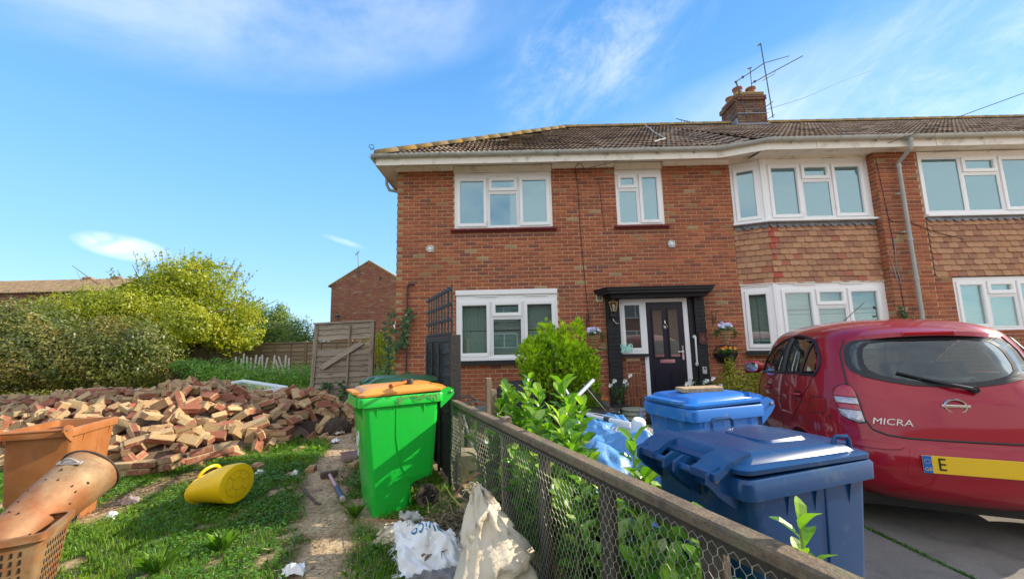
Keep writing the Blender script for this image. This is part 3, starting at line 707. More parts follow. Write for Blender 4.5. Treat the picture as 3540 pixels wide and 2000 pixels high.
# tiles of the left hip slope, seen only at an angle
hp = MB()
for r in range(rows):
    t0 = r / rows; y = 15.7 - t0 * 4.23
    while y > 7.17 + (t0 + 1.0 / rows) * 4.23 + .12:
        hp.M = T(HX + 4.23 * t0, y, 4.955 + (RZ_ - 4.975) * t0) @ Rz(rad(-90)) @ Rx(math.atan2(RZ_ - 4.975, 4.23)); k = RNG.randrange(10); hp.add(TMs[k][1].v, TMs[k][1].f, (k + .5) / 10); y -= TW
hp.M = None; hp.build('roof_tiling', M_roof, roof, kind='stuff')
def ridge_cap(p0, p1, n, R_=.12, up_=.03, lbl='ridge_tile'):
    for i in range(n):
        a = p0.lerp(p1, i / n); b = p0.lerp(p1, (i + 1.04) / n); d_ = (b - a).normalized(); s_ = d_.cross(Vector((0, 0, 1))).normalized(); u_ = s_.cross(d_)
        mb = MB(); vs = []; m_ = 9
        for q, rr in ((a, R_ * RNG.uniform(.96, 1.03)), (b, R_ * .97)):
            for k in range(m_):
                t_ = math.pi * (k / (m_ - 1) * 1.15 - .075); vs.append(tuple(q + s_ * (math.cos(t_) * rr) + u_ * (math.sin(t_) * rr * .8 + up_ - .05) + Vector((0, 0, RNG.uniform(-.004, .004)))))
        mb.add(vs, [(k, k + 1, m_ + k + 1, m_ + k) for k in range(m_ - 1)] + [tuple(range(m_))[::-1]], RNG.random()); mb.build(lbl, M_lichen, roof, smooth='all')
ridge_cap(Vector((HX + .02, 7.20, 5.03)), Vector((hipx, RY, RZ_ + .05)), 15, lbl='hip_tile')
ridge_cap(Vector((hipx - .05, RY, RZ_ + .05)), Vector((17.0, RY, RZ_ + .05)), 36)
ridge_cap(Vector((HX + .02, 15.6, 5.03)), Vector((hipx, RY, RZ_ + .05)), 15, lbl='hip_tile')
hi = MB(); c0 = Vector((HX - .02, 7.17, 5.10)); hi.tube([c0 + Vector((.0, 0, -.08)), c0] + [c0 + Vector((-.055 - .05 * math.cos(a), 0, .05 + .05 * math.sin(a))) for a in [k * .45 for k in range(13)]], .006, 5); hi.build('hip_iron', mat('rusty_black_iron', (.02, .016, .014), .7), roof)

# fascia, soffit, gutter
fp = [(-2.56, 15.7), (-2.56, 7.22), (4.03, 7.22), (4.74, 6.93), (17.0, 6.93)]
fa = MB()
for (a, b) in zip(fp[:-1], fp[1:]):
    d_ = Vector((b[0] - a[0], b[1] - a[1])); L_ = d_.length; ang = math.atan2(d_.y, d_.x); fa.M = T(a[0], a[1], 0) @ Rz(ang); fa.box(0, L_, 0, .02, 4.80, 4.955); fa.M = None
fascia = fa.build('fascia', M_upvc_d, house)
for x in (-2.05, 1.02, 4.035, 5.7, 7.9): 
    j = MB(); y = 7.215 if x < 4.1 else 6.925; j.box(x - .03, x + .03, y - .004, y + .004, 4.802, 4.953); j.build('fascia_joint', M_upvc_d, fascia)
sf = MB(); sf.add([(-2.56, 7.23, 4.81), (4.03, 7.23, 4.81), (4.74, 6.94, 4.81), (17.0, 6.94, 4.81), (17.0, 7.6, 4.93), (-2.56, 7.6, 4.93)], [])
sf.add([(-2.56, 7.23, 4.83), (4.03, 7.23, 4.83), (4.74, 6.94, 4.83), (4.74, 7.66, 4.952), (-2.56, 7.66, 4.952)], [(0, 1, 2, 3, 4)])
sf.add([(4.74, 6.94, 4.83), (17.0, 6.94, 4.83), (17.0, 7.66, 4.89), (4.74, 7.66, 4.89)], [(0, 1, 2, 3)])
sf.add([(-2.56, 7.23, 4.83), (-2.56, 15.7, 4.83), (-2.2, 15.7, 4.93), (-2.2, 7.3, 4.93)], [(0, 1, 2, 3)]); sf.build('soffit', M_upvc_d, house)
gu = MB()
gp = [(-2.62, 15.6), (-2.62, 7.165), (4.02, 7.165), (4.75, 6.865), (17.0, 6.865)]
def half_pipe(mb, a, b, R_=.056, z=4.985):
    a = Vector((*a, z)); b = Vector((*b, z)); d_ = (b - a).normalized(); s_ = d_.cross(Vector((0, 0, 1))); vs = []
    for q in (a, b):
        for rr in (R_, R_ - .004):
            for k in range(10): t_ = math.pi * k / 9; vs.append(tuple(q + s_ * (math.cos(t_) * rr) + Vector((0, 0, -math.sin(t_) * rr))))
    fs = []
    for k in range(9): fs += [(k, k + 1, 20 + k + 1, 20 + k), (10 + k, 30 + k, 30 + k + 1, 10 + k + 1)]
    fs += [(0, 20, 30, 10), (9, 19, 39, 29)] + [(k, 10 + k, 11 + k, k + 1) for k in range(9)] + [(20 + k, 21 + k, 31 + k, 30 + k) for k in range(9)]
    mb.add(vs, fs)
for a, b in zip(gp[:-1], gp[1:]): half_pipe(gu, a, b)
gutter = gu.build('gutter', M_gutter, house, smooth=True)
for x in (-2.15, -.95, .02, .95, 1.9, 2.85, 3.55, 5.2, 6.05, 6.75, 7.75, 8.7): 
    y = 7.165 if x < 4.1 else 6.865; b = MB(); b.M = None
    b.tube([(x, y + math.cos(t_) * .061, 4.985 - math.sin(t_) * .061) for t_ in [math.pi * k / 8 for k in range(9)]], .007, 5); b.box(x - .008, x + .008, y + .01, y + .05, 4.90, 4.94); b.build('gutter_bracket', M_gutter, gutter)
for a, b, r_ in (((1.50, 7.165), (1.60, 7.165), .062), ((-2.40, 7.165), (-2.30, 7.165), .062), ((3.93, 7.165), (4.06, 7.165), .063), ((4.03, 7.16), (4.14, 7.115), .0635), ((4.70, 6.885), (4.84, 6.865), .063), ((7.2, 6.865), (7.45, 6.865), .064)):
    un = MB(); half_pipe(un, a, b, r_); un.build('gutter_union', mat('gutter_union_grey', (.40, .42, .39), .5), gutter, smooth=True)
# downpipe
dpm = mat('downpipe_grey', (.42, .42, .38), .4, col2=(.37, .37, .33), nscale=5)
dp = MB(); dx = 7.33
dp.tube([(dx, 6.865, 4.93), (dx, 6.865, 4.78), (dx, 6.88, 4.74), (dx + .03, 7.14, 4.62), (dx + .03, 7.17, 4.58), (dx + .03, 7.17, .05)], .034, 14); dpo = dp.build('downpipe', dpm, house, smooth=True)
for z in (3.98, 3.25, 1.55):
    b = MB(); b.lathe([(.038, 0), (.038, .03)], 14, (dx + .03, 7.17, z)); b.box(dx - .06, dx, 7.18, 7.25, z + .004, z + .024); b.build('pipe_clip', dpm, dpo)
for z in (3.08, 2.35, 4.5, 4.86):
    b = MB(); b.lathe([(.039, 0), (.041, .008), (.041, .05), (.039, .058)], 14, (dx + .03 if z < 4.6 else dx, 7.17 if z < 4.6 else 6.865, z)); b.build('pipe_socket', dpm, dpo, smooth=True)
# left corner: gutter end and little offset pipe into the flank
lp = MB(); lp.tube([(-2.62, 8.1, 4.93), (-2.62, 8.1, 4.78), (-2.56, 8.1, 4.66), (-2.31, 8.1, 4.60), (-2.30, 8.1, 4.5), (-2.30, 8.1, .1)], .034, 10); lp.build('downpipe', dpm, house, smooth=True)
# dark waste pipe on the front left
wp = MB(); wpm = mat('brown_pipe', (.045, .03, .03), .4)
wp.tube([(-1.89, FY - .01, 2.545), (-1.93, FY - .05, 2.55), (-2.0, FY - .055, 2.545), (-2.015, FY - .055, 2.52), (-2.02, FY - .055, .1)], .017, 10); wpo = wp.build('waste_pipe', wpm, house, smooth=True)
for z in (2.35, 1.95, 1.38):
    b = MB(); b.lathe([(.020, 0), (.020, .02)], 10, (-2.02, FY - .055, z)); b.box(-2.05, -1.99, FY - .05, FY - .004, z, z + .018); b.build('pipe_clip', wpm if z != 1.95 else M_upvc, wpo)
# cables on the wall
cbm = mat('black_cable', (.012, .010, .010), .5)
cb = MB(); cb.tube([(1.50, FY - .05, 4.80), (1.44, FY - .12, 4.88), (1.38, FY - .1, 4.90), (1.33, FY - .03, 4.86), (1.335, FY - .015, 4.75), (1.36, FY - .014, 4.5), (1.375, FY - .014, 3.6), (1.40, FY - .014, 2.9), (1.45, FY - .014, 1.95), (1.47, FY - .014, 1.62), (1.60, FY - .014, 1.25), (1.79, FY - .02, 1.20)], .006, 5); cb.build('wall_cable', cbm, house)
cb = MB(); cb.tube([(1.78, FY - .02, 4.62), (1.80, FY - .014, 4.4), (1.83, FY - .014, 3.9), (1.86, FY - .014, 3.55)], .004, 5); cb.build('wall_cable', cbm, house)
cb = MB(); cb.tube([(7.03, PY - .012, 4.75), (7.08, PY - .012, 4.0), (7.12, PY - .012, 3.2), (7.14, PY - .012, 2.2), (7.16, PY - .012, 1.2)], .006, 5); cb.build('wall_cable', cbm, house)
cb = MB(); cb.tube([(7.1, PY - .012, 3.55), (7.16, PY - .012, 3.48), (7.3, PY - .012, 3.47), (7.5, PY - .012, 3.46), (7.9, PY - .05, 3.25), (8.4, PY - .06, 3.1)], .007, 5); cb.build('wall_cable', cbm, house)

# chimney
ch = MB(); CX0, CX1, CY0, CY1, CZ0, CZ1 = 6.80, 7.66, 11.02, 11.85, 7.3, 8.52
ch.box(CX0, CX1, CY0, CY1, CZ0, CZ1); chim = ch.build('chimney', mat('old_mortar', (.26, .22, .16), .95, grain=.2, gpos=True), roof)
CHR = [(0, (.17, .075, .055)), (.3, (.13, .06, .05)), (.6, (.20, .09, .06)), (.8, (.10, .055, .05)), (1, (.22, .16, .12))]
M_chb = mat('weathered_chimney_brick', (.2, .1, .07), .95, ramp=CHR, grain=.3, gscale=50, gpos=True, dirt=(.20, .15, .05), dscale=5, dlo=.5, dhi=.75)
nr = 16
for side_, (L_, M) in enumerate(((CX1 - CX0, T(CX0, CY0, 0)), (CY1 - CY0, T(CX0, CY1, 0) @ Rz(rad(-90))))):
    bb = MB()
    for r in range(nr):
        z = CZ0 + r * CO; x = 0 if r % 2 else -.11
        out = .03 if r >= 14 else 0.0
        while x < L_ - .01:
            a, b = max(0, x), min(L_, x + .215); x += .225
            if b - a > .03: bb.rbox(((a + b) / 2, -.002 - out, z + .0375), (b - a, .03 + out * 2, .062), bev=.006, jit=.003, r=RNG.random())
    o = bb.build('chimney_brickwork', M_chb, chim); o.matrix_local = M
cc = MB(); cc.rbox(((CX0 + CX1) / 2, (CY0 + CY1) / 2, CZ1 + .07), (CX1 - CX0 + .03, CY1 - CY0 + .03, .14), bev=.05, jit=.012); cc.build('mortar_cap', M_lichen, chim)
M_pot = mat('terracotta_pot', (.30, .12, .055), .85, grain=.2, dirt=(.25, .2, .1), dscale=5, dlo=.5, dhi=.8)
for x, y, h in ((CX0 + .17, CY0 + .17, .22), (CX0 + .56, CY0 + .15, .2), (CX0 + .2, CY0 + .62, .2), (CX0 + .6, CY0 + .62, .18)):
    q = MB(); q.lathe([(.13, -.05), (.12, .0), (.115, h - .08), (.135, h - .06), (.145, h - .03), (.145, h), (.12, h), (.11, h - .1)], 18, (x, y, CZ1 + .12), cap=False); q.build('chimney_pot', M_pot, chim, smooth=True)
lf = MB(); lf.box(CX0 - .03, CX1 + .03, CY0 - .06, CY0 - .015, 7.42, 7.62); lf.box(CX0 - .05, CX0 - .012, CY0, CY0 + .3, 7.5, 7.80); lf.build('lead_flashing', mat('pale_lead', (.22, .24, .28), .6), chim)
br = MB(); br.box(CX0 - .03, CX1 + .03, CY0 - .045, CY0 - .035, 7.93, 7.95); br.box(CX0 - .03, CX0 - .02, CY0 - .04, CY1, 7.93, 7.95); br.build('chimney_strap', mat('galvanised', (.30, .32, .34), .5, metal=.6), chim)

# roof cable (pale) and aerials
rc = MB(); pts = [rpt(4.15, .995) + Vector((0, 0, .09)), rpt(4.02, .82) + Vector((0, 0, .06)), rpt(3.75, .6) + Vector((0, 0, .06)), rpt(3.6, .42) + Vector((0, 0, .06)), rpt(3.48, .27) + Vector((0, 0, .06)), rpt(3.2, .2) + Vector((0, 0, .06)), rpt(3.05, .16) + Vector((0, 0, .06))]
rc.tube(pts, .012, 5); rc.build('roof_cable', mat('pale_cable', (.45, .46, .42), .6), house)
# ================================================================ GROUND, GRASS, LEFT GARDEN, BACKGROUND
NR = np.random.RandomState(11)
_lat = NR.rand(64, 64)
def vnoise(x, y, f, ox=0.0, oy=0.0):
    x = np.asarray(x) * f + ox; y = np.asarray(y) * f + oy
    xi = np.floor(x).astype(int); yi = np.floor(y).astype(int); fx = x - xi; fy = y - yi
    fx = fx * fx * (3 - 2 * fx); fy = fy * fy * (3 - 2 * fy)
    g = lambda a, b: _lat[a % 64, b % 64]
    return (g(xi, yi) * (1 - fx) + g(xi + 1, yi) * fx) * (1 - fy) + (g(xi, yi + 1) * (1 - fx) + g(xi + 1, yi + 1) * fx) * fy
def fbm(x, y, f, o=4, ox=0.0):
    s = 0; a = .5; t = 0
    for k in range(o): s = s + a * vnoise(x, y, f * 2 ** k, ox + 17.3 * k, 5.1 * k); t += a; a *= .5
    return s / t
def seg_dist(x, y, P):
    d = np.full(np.shape(x), 1e9)
    for (ax, ay), (bx, by) in zip(P[:-1], P[1:]):
        vx, vy = bx - ax, by - ay; t_ = np.clip(((x - ax) * vx + (y - ay) * vy) / (vx * vx + vy * vy), 0, 1)
        d = np.minimum(d, np.hypot(x - ax - t_ * vx, y - ay - t_ * vy))
    return d
PATH = [tuple(px(a, b, Z=0).xy) for a, b in ((1070, 2060), (1090, 1960), (1150, 1860), (1120, 1760), (1110, 1690), (1130, 1620), (1190, 1550), (1170, 1480), (1200, 1440))]
BARE2 = [tuple(px(a, b, Z=0).xy) for a, b in ((330, 1790), (430, 1735), (560, 1680), (660, 1655), (720, 1640))]
BARE3 = [tuple(px(a, b, Z=0).xy) for a, b in ((1250, 1800), (1230, 1730), (1280, 1820), (1500, 1800), (1600, 1900))]
def fence_x(y): return -0.63 - .432 * (y - 4.15)
def dirt_mask(x, y):
    x = np.asarray(x, float); y = np.asarray(y, float)
    n = fbm(x, y, 1.6, 4) ; n2 = fbm(x, y, 6.0, 3, 9.)
    m = np.clip(1.2 - seg_dist(x, y, PATH) / (.11 + .18 * n + .04 * np.clip(y - 2, 0, 4)), 0, 1)
    m = np.maximum(m, np.clip(1.2 - seg_dist(x, y, BARE2) / (.10 + .25 * n), 0, 1)); m = np.maximum(m, .75 * np.clip(1.2 - seg_dist(x, y, BARE3) / (.08 + .16 * n), 0, 1))
    m = np.maximum(m, np.clip((y - 5.4) * .8, 0, 1) * np.clip((x + 4.2) * .9, 0, 1) * .9)          # trodden yard by the bins
    m = np.maximum(m, np.clip((n2 - .62) * 5, 0, .8)); m = np.maximum(m, (x > fence_x(y) - .05) * .9)
    return np.clip(m + (n2 - .5) * .6 * (m > .05), 0, 1)
def ground_z(x, y):
    x = np.asarray(x, float); y = np.asarray(y, float)
    z = (fbm(x, y, .8, 3) - .5) * .05 + (fbm(x, y, 5, 3, 3.) - .5) * .02
    drive = np.clip((x - .72) * 8, 0, 1) * np.clip((7.2 - y) * 4, 0, 1)
    z = z * (1 - drive) - .055 * drive
    z = z + np.clip((y - 9) * .02, 0, .25) * (x < -2)
    far = np.clip((np.hypot(x, y) - 40) / 60, 0, 1); return z * (1 - far) - .05 * far
def axis(parts):
    out = []
    for a, b, st_ in parts: out += list(np.arange(a, b, st_))
    return np.array(out + [parts[-1][1]])
gxs = axis([(-400, -60, 40), (-60, -14, 3), (-14, -6, .35), (-6, 3.5, .06), (3.5, 12, .3), (12, 60, 3), (60, 400, 40)])
gys = axis([(-60, -4, 6), (-4, .6, .4), (.6, 9, .06), (9, 24, .4), (24, 60, 3), (60, 420, 40)])
GX, GY = np.meshgrid(gxs, gys); GZ = ground_z(GX, GY)
vv = np.stack([GX.ravel(), GY.ravel(), GZ.ravel()], 1); ny_, nx_ = GX.shape
ii = (np.arange(ny_ - 1)[:, None] * nx_ + np.arange(nx_ - 1)[None, :]).ravel()
ff = np.stack([ii, ii + 1, ii + nx_ + 1, ii + nx_], 1)
gm = bpy.data.meshes.new('ground'); gm.vertices.add(len(vv)); gm.vertices.foreach_set('co', vv.astype(np.float32).ravel())
gm.loops.add(ff.size); gm.loops.foreach_set('vertex_index', ff.astype(np.int32).ravel()); gm.polygons.add(len(ff)); gm.polygons.foreach_set('loop_start', np.arange(len(ff), dtype=np.int32) * 4)
gm.polygons.foreach_set('use_smooth', np.ones(len(ff), dtype=bool)); a_ = gm.attributes.new('bare', 'FLOAT', 'POINT'); a_.data.foreach_set('value', dirt_mask(GX.ravel(), GY.ravel()).astype(np.float32)); gm.update(calc_edges=True)
M_ground = mat('soil_and_turf', (.1, .1, .05), .95, ramp=[(0, (.045, .060, .018)), (.35, (.085, .075, .032)), (.6, (.31, .21, .115)), (1, (.50, .355, .205))], attr='bare', grain=.5, gscale=30, bump=.5, bscale=28, gpos=True,
               dirt=(.17, .11, .06), dscale=4, dlo=.5, dhi=.75)
gm.materials.append(M_ground); ground = bpy.data.objects.new('ground', gm); COL.objects.link(ground); ground['kind'] = 'structure'

# concrete drive in two cast slabs with a grassy joint
M_conc = mat('drive_concrete', (.24, .215, .18), .92, col2=(.19, .17, .145), nscale=1.5, grain=.25, gscale=90, bump=.15, bscale=80, gpos=True, dirt=(.10, .09, .075), dscale=3, dlo=.52, dhi=.8)
JA, JB = px(2985, 1818, Z=-.02), px(3400, 2015, Z=-.02); jd = (JB - JA).normalized()
def dslab(poly, nm='concrete_slab'):
    s = MB(); s.prism(poly, -.30, -.02); o = s.build(nm, M_conc); o['kind'] = 'structure'; return o
j0 = JA - jd * 6; j1 = JA + jd * 6; nj = Vector((-jd.y, jd.x)) * .018
if nj.y < 0: nj = -nj
dslab([(j0.x + nj.x, j0.y + nj.y), (j1.x + nj.x, j1.y + nj.y), (14, 7.1), (.8, 7.1), (.8, j0.y if j0.y < 7 else 7.0)] if j0.x > .8 else [(.8, JA.y + (.8 - JA.x) / jd.x * jd.y + .02), (j1.x + nj.x, j1.y + nj.y), (14, j1.y), (14, 7.1), (.8, 7.1)], 'driveway')
dslab([(.8, JA.y + (.8 - JA.x) / jd.x * jd.y - .02), (.8, -2), (14, -2), (14, j1.y - .05), (j1.x - nj.x, j1.y - nj.y)], 'driveway')

# ---- foliage helpers
def norm(a): return a / np.maximum(1e-9, np.linalg.norm(a, axis=1, keepdims=True))
def leaves_at(P, size, nrm=None, jit=.7, aspect=.5, rs=NR, droop=0.0):
    """diamond leaves at points P -> (4n,3)"""
    n = len(P); d = norm(rs.normal(size=(n, 3)))
    if nrm is not None: d = norm(nrm + d * jit)
    u = norm(np.cross(d, norm(rs.normal(size=(n, 3))))); v = np.cross(d, u); s = size * rs.uniform(.6, 1.35, (n, 1))
    u = norm(u + np.array([[0, 0, -droop]])); v = np.cross(d, u); 
    return np.stack([P - u * s * .5, P + v * s * aspect * .5 + d * s * .08, P + u * s * .5, P - v * s * aspect * .5 + d * s * .08], 1).reshape(-1, 3)
def blob_points(n, blobs, rs=NR, shell=.45, lump=.25, seed=0):
    w = np.array([b[1][0] * b[1][1] * b[1][2] for b in blobs]) ** .7; w = w / w.sum(); k = rs.choice(len(blobs), n, p=w)
    C_ = np.array([b[0] for b in blobs])[k]; R_ = np.array([b[1] for b in blobs])[k]
    d = norm(rs.normal(size=(n, 3))); r = rs.rand(n, 1) ** shell
    az_ = np.arctan2(d[:, 1], d[:, 0]); f = 1 + lump * (fbm(az_ * 2 + k * 7.1 + seed, d[:, 2] * 3, 1.3, 3) - .5)[:, None] * 2
    return C_ + d * R_ * r * f, d, r[:, 0]
def foliage(name, material, n, blobs, size, parent=None, kind='stuff', shell=.4, lump=.3, aspect=.5, jit=.7, gaps=.0, rs=NR, seed=0, droop=0.0, base=None):
    P, d, r = blob_points(n, blobs, rs, shell, lump, seed)
    if gaps > 0:
        sc_ = 2.2 / max(.3, np.mean([b[1][0] for b in blobs])); q = fbm(P[:, 0] + P[:, 2] * .7, P[:, 1] - P[:, 2] * .9, sc_ * 1.6, 3, seed); keep = q > gaps; P, d, r = P[keep], d[keep], r[keep]
    if base is not None: keep = P[:, 2] > base; P, d, r = P[keep], d[keep], r[keep]
    cl = fbm(P[:, 0] * 1.0 + P[:, 2], P[:, 1] + P[:, 2] * .5, 2.0, 3, seed + 3); rr = np.clip(.25 * rs.rand(len(P)) + .9 * (cl - .5) + .45, 0, 1)
    return quads(name, leaves_at(P, size, d, jit, aspect, rs, droop), rr, material, parent, kind=kind)
L_grass = leafmat('grass_blade', [(0, (.054, .149, .013)), (.5, (.132, .276, .022)), (.8, (.264, .380, .039)), (1, (.456, .380, .132))], trans=.4)
L_clover = leafmat('clover_leaf', [(0, (.042, .138, .015)), (.6, (.102, .241, .024)), (1, (.216, .322, .039))], trans=.35)
# grass : blades
def scatter(n, x0, x1, y0, y1, thr=.55):
    # denser towards the camera
    y = y0 + (y1 - y0) * NR.rand(n) ** 1.45; x = x0 + (x1 - x0) * NR.rand(n)
    k = (x < fence_x(y) - .02) | (NR.rand(n) < .25); m = dirt_mask(x, y); keep = k & (m < thr * (.25 + NR.rand(n) * 1.1)) & (x / y > -1.45); x, y = x[keep], y[keep]
    return x, y
def blades(name, n, reg, hgt, wid, label=None, tall=None):
    x, y = scatter(n, *reg); z = ground_z(x, y); m = len(x); far = np.clip((y - 3) / 5, 0, 1) * 1.0 + 1
    n1 = fbm(x, y, 1.3, 3, 2.); h = hgt * NR.uniform(.35, 1.25, m) * (.55 + n1 * .9) * (1 + .25 * (far - 1)); w = wid * far * NR.uniform(.7, 1.2, m)
    a = NR.rand(m) * 6.283; ln = NR.uniform(.15, 1.1, m); dx, dy = np.cos(a), np.sin(a); b = NR.rand(m) * 6.283; wx, wy = np.cos(b) * w, np.sin(b) * w
    mid = .55; P0 = np.stack([x - wx, y - wy, z - .01], 1); P1 = np.stack([x + wx, y + wy, z - .01], 1)
    P2 = np.stack([x + dx * h * ln * .3 + wx * .7, y + dy * h * ln * .3 + wy * .7, z + h * mid], 1); P3 = np.stack([x + dx * h * ln * .3 - wx * .7, y + dy * h * ln * .3 - wy * .7, z + h * mid], 1)
    P4 = np.stack([x + dx * h * ln, y + dy * h * ln, z + h * (.95 - .3 * ln)], 1)
    V = np.stack([P0, P1, P2, P4, P3], 1).reshape(-1, 3)
    rr = np.clip(n1 * .9 - .1 + NR.uniform(-.15, .35, m), 0, 1)
    o = quads(name, V, rr, L_grass, None, nper=5, kind='stuff'); return o
g1 = blades('grass', 230000, (-6.5, 1.2, 1.2, 6.2), .055, .0023); tag(g1, 'rough green grass covering the foreground garden left of the low fence', 'grass')
g2 = blades('grass', 60000, (-13, -1.2, 5.5, 17), .10, .006); tag(g2, 'longer dry grass and weeds behind the rubble heap', 'grass')
x, y = scatter(110000, -6, .2, 1.3, 6.5, .5); q = fbm(x, y, 2.2, 3, 6.) > .47; x, y = x[q], y[q]; P = np.stack([x, y, ground_z(x, y) + NR.uniform(.012, .05, len(x))], 1)
far = 1 + np.clip((y - 3) / 5, 0, 1)[:, None]
cv = quads('clover', leaves_at(P, .019 * far, np.array([[0, 0, 1.0]]), .55, .85), np.clip(NR.rand(len(P)) * .6 + fbm(x, y, 2, 2) * .5, 0, 1), L_clover, kind='stuff'); tag(cv, 'patches of small leaved clover and weeds in the foreground lawn', 'weeds')
# a few taller tufts
def tuft(x, y, n, h, name, label, w=.005, mt=None):
    m = n; a = NR.rand(m) * 6.283; ln = NR.uniform(.2, .8, m) * h; dx, dy = np.cos(a) * ln, np.sin(a) * ln; b = a + 1.57; wx, wy = np.cos(b) * w, np.sin(b) * w; z0 = float(ground_z(x, y)); hh = h * NR.uniform(.6, 1.1, m)
    bx, by = x + dx * .08, y + dy * .08
    V = np.stack([np.stack([bx - wx, by - wy, np.full(m, z0 - .01)], 1), np.stack([bx + wx, by + wy, np.full(m, z0 - .01)], 1), np.stack([bx + dx * .45 + wx, by + dy * .45 + wy, z0 + hh * .65], 1), np.stack([bx + dx, by + dy, z0 + hh * .85], 1), np.stack([bx + dx * .45 - wx, by + dy * .45 - wy, z0 + hh * .65], 1)], 1).reshape(-1, 3)
    o = quads(name, V, NR.rand(m) * .6 + .1, mt or L_grass, nper=5); return tag(o, label, 'plant')
for i, (a, b, n, h, l) in enumerate(((540, 1985, 26, .16, 'tall pale bladed grass tuft at the bottom left of the lawn'), (765, 1910, 34, .15, 'broad bladed tuft in the middle of the foreground lawn'), (1240, 1590, 20, .10, 'small tuft beside the dirt path'), (1230, 1790, 30, .12, 'green tuft at the front foot of the green bin'))):
    p = px(a, b, Z=0); tuft(p.x, p.y, n, h, 'grass_tuft', l, .006)
for k in range(30):
    p = JA.lerp(JB, RNG.uniform(-.3, 1.2)); p.x += RNG.uniform(-.02, .02)
pts = np.array([(JA.lerp(JB, t_)) for t_ in NR.uniform(-.6, 1.5, 1500)]); m = len(pts); pts[:, :2] += NR.normal(size=(m, 2)) * .012; pts[:, 2] = -.03 + NR.rand(m) * .018
jo = quads('joint_weeds', leaves_at(pts, .017, np.array([[0, 0, 1.0]]), .9, .5), NR.rand(m) * .6, L_clover, kind='stuff'); tag(jo, 'thin line of weeds in the joint of the concrete drive', 'weeds')

# ---- twigs and straw litter on the bare soil
def litter(name, n, fpos, ln, rad_, material, label, cat='litter'):
    V = []; rr = []
    for i in range(n):
        x, y = fpos(); z = float(ground_z(x, y)); a = RNG.random() * 6.283; l = ln * RNG.uniform(.4, 1.4); d = Vector((math.cos(a), math.sin(a), RNG.uniform(-.12, .25))) * l / 2; w_ = Vector((-math.sin(a), math.cos(a), 0)) * rad_ * RNG.uniform(.5, 1.3); c = Vector((x, y, z + .012 + RNG.random() * .015))
        V += [tuple(c - d - w_), tuple(c + d - w_ * .4 + Vector((0, 0, .004))), tuple(c + d + w_ * .4), tuple(c - d + w_)]; rr.append(RNG.random())
    o = quads(name, np.array(V), rr, material, kind='stuff'); return tag(o, label, cat)
M_straw = mat('straw', (.4, .3, .15), .9, ramp=[(0, (.10, .065, .035)), (.5, (.26, .18, .09)), (1, (.45, .34, .19))])
def pathpos(w=.35):
    k = RNG.randrange(len(PATH) - 1); t_ = RNG.random(); return (PATH[k][0] * (1 - t_) + PATH[k + 1][0] * t_ + RNG.gauss(0, w), PATH[k][1] * (1 - t_) + PATH[k + 1][1] * t_ + RNG.gauss(0, w))
litter('straw_litter', 2200, lambda: pathpos(.3), .05, .0018, M_straw, 'dry straw and twigs scattered on the bare earth path')
def b2():
    k = RNG.randrange(len(BARE2) - 1); t_ = RNG.random(); return (BARE2[k][0] * (1 - t_) + BARE2[k + 1][0] * t_ + RNG.gauss(0, .2), BARE2[k][1] * (1 - t_) + BARE2[k + 1][1] * t_ + RNG.gauss(0, .16))
litter('straw_litter', 1800, b2, .06, .002, M_straw, 'dead stalks on the bare soil in front of the rubble heap')
st_m = mat('small_stone', (.4, .3, .2), .9, ramp=[(0, (.20, .13, .08)), (.5, (.36, .26, .16)), (1, (.5, .44, .36))])
sb = MB()
for i in range(420):
    x, y = pathpos(.35) if i % 3 else b2(); s = RNG.uniform(.006, .022); sb.rbox((x, y, float(ground_z(x, y)) + s * .2), (s * 1.4, s, s * .8), Rz(RNG.random() * 6).to_3x3(), bev=s * .25, jit=s * .1, r=RNG.random())
tag(sb.build('gravel', st_m, kind='stuff'), 'small stones and mortar crumbs on the bare earth', 'gravel')

# ---- brick rubble heap
HEAP = [(-6.9, 5.2), (-5.3, 4.75), (-4.35, 4.62), (-3.85, 4.95), (-3.30, 5.70), (-2.95, 6.95), (-2.75, 7.7), (-3.5, 8.3), (-4.7, 9.35), (-6.0, 8.9), (-7.8, 8.9), (-10.5, 8.6), (-10.5, 6.6)]
def heap_h(x, y):
    inside = False; n = len(HEAP); j = n - 1
    for i in range(n):
        xi, yi = HEAP[i]; xj, yj = HEAP[j]
        if (yi > y) != (yj > y) and x < (xj - xi) * (y - yi) / (yj - yi) + xi: inside = not inside
        j = i
    if not inside: return -1
    d = float(seg_dist(np.array(x), np.array(y), HEAP + [HEAP[0]]))
    top = .58 + .18 * math.exp(-((x + 5.6) ** 2 / 1.6 + (y - 6.9) ** 2 / 1.5)) - .20 * math.exp(-((x + 5.2) ** 2 / .6 + (y - 8.3) ** 2 / .8)) + .06 * math.sin(x * 3.1 + y * 1.7)
    return top * (1 - math.exp(-d / .52))
hb = MB(); st = .12; hs = {}
xs_ = [(-10.6 + st * i) for i in range(68)]; ys_ = [(4.4 + st * j) for j in range(44)]
for x in xs_:
    for y in ys_: hs[x, y] = heap_h(x, y)
for i in range(len(xs_) - 1):
    for j in range(len(ys_) - 1):
        q = [(xs_[i], ys_[j]), (xs_[i + 1], ys_[j]), (xs_[i + 1], ys_[j + 1]), (xs_[i], ys_[j + 1])]
        if all(hs[k] > -.5 for k in q): hb.add([(a, b, hs[a, b] - .07) for a, b in q], [(0, 1, 2, 3)])
tag(hb.build('rubble_soil', mat('rubble_dust', (.16, .11, .07), .95, col2=(.10, .065, .045), nscale=8, grain=.4, gscale=40, bump=.4, bscale=30, gpos=True), kind='stuff', smooth='all'), 'dusty crushed mortar and soil filling the rubble heap', 'rubble')
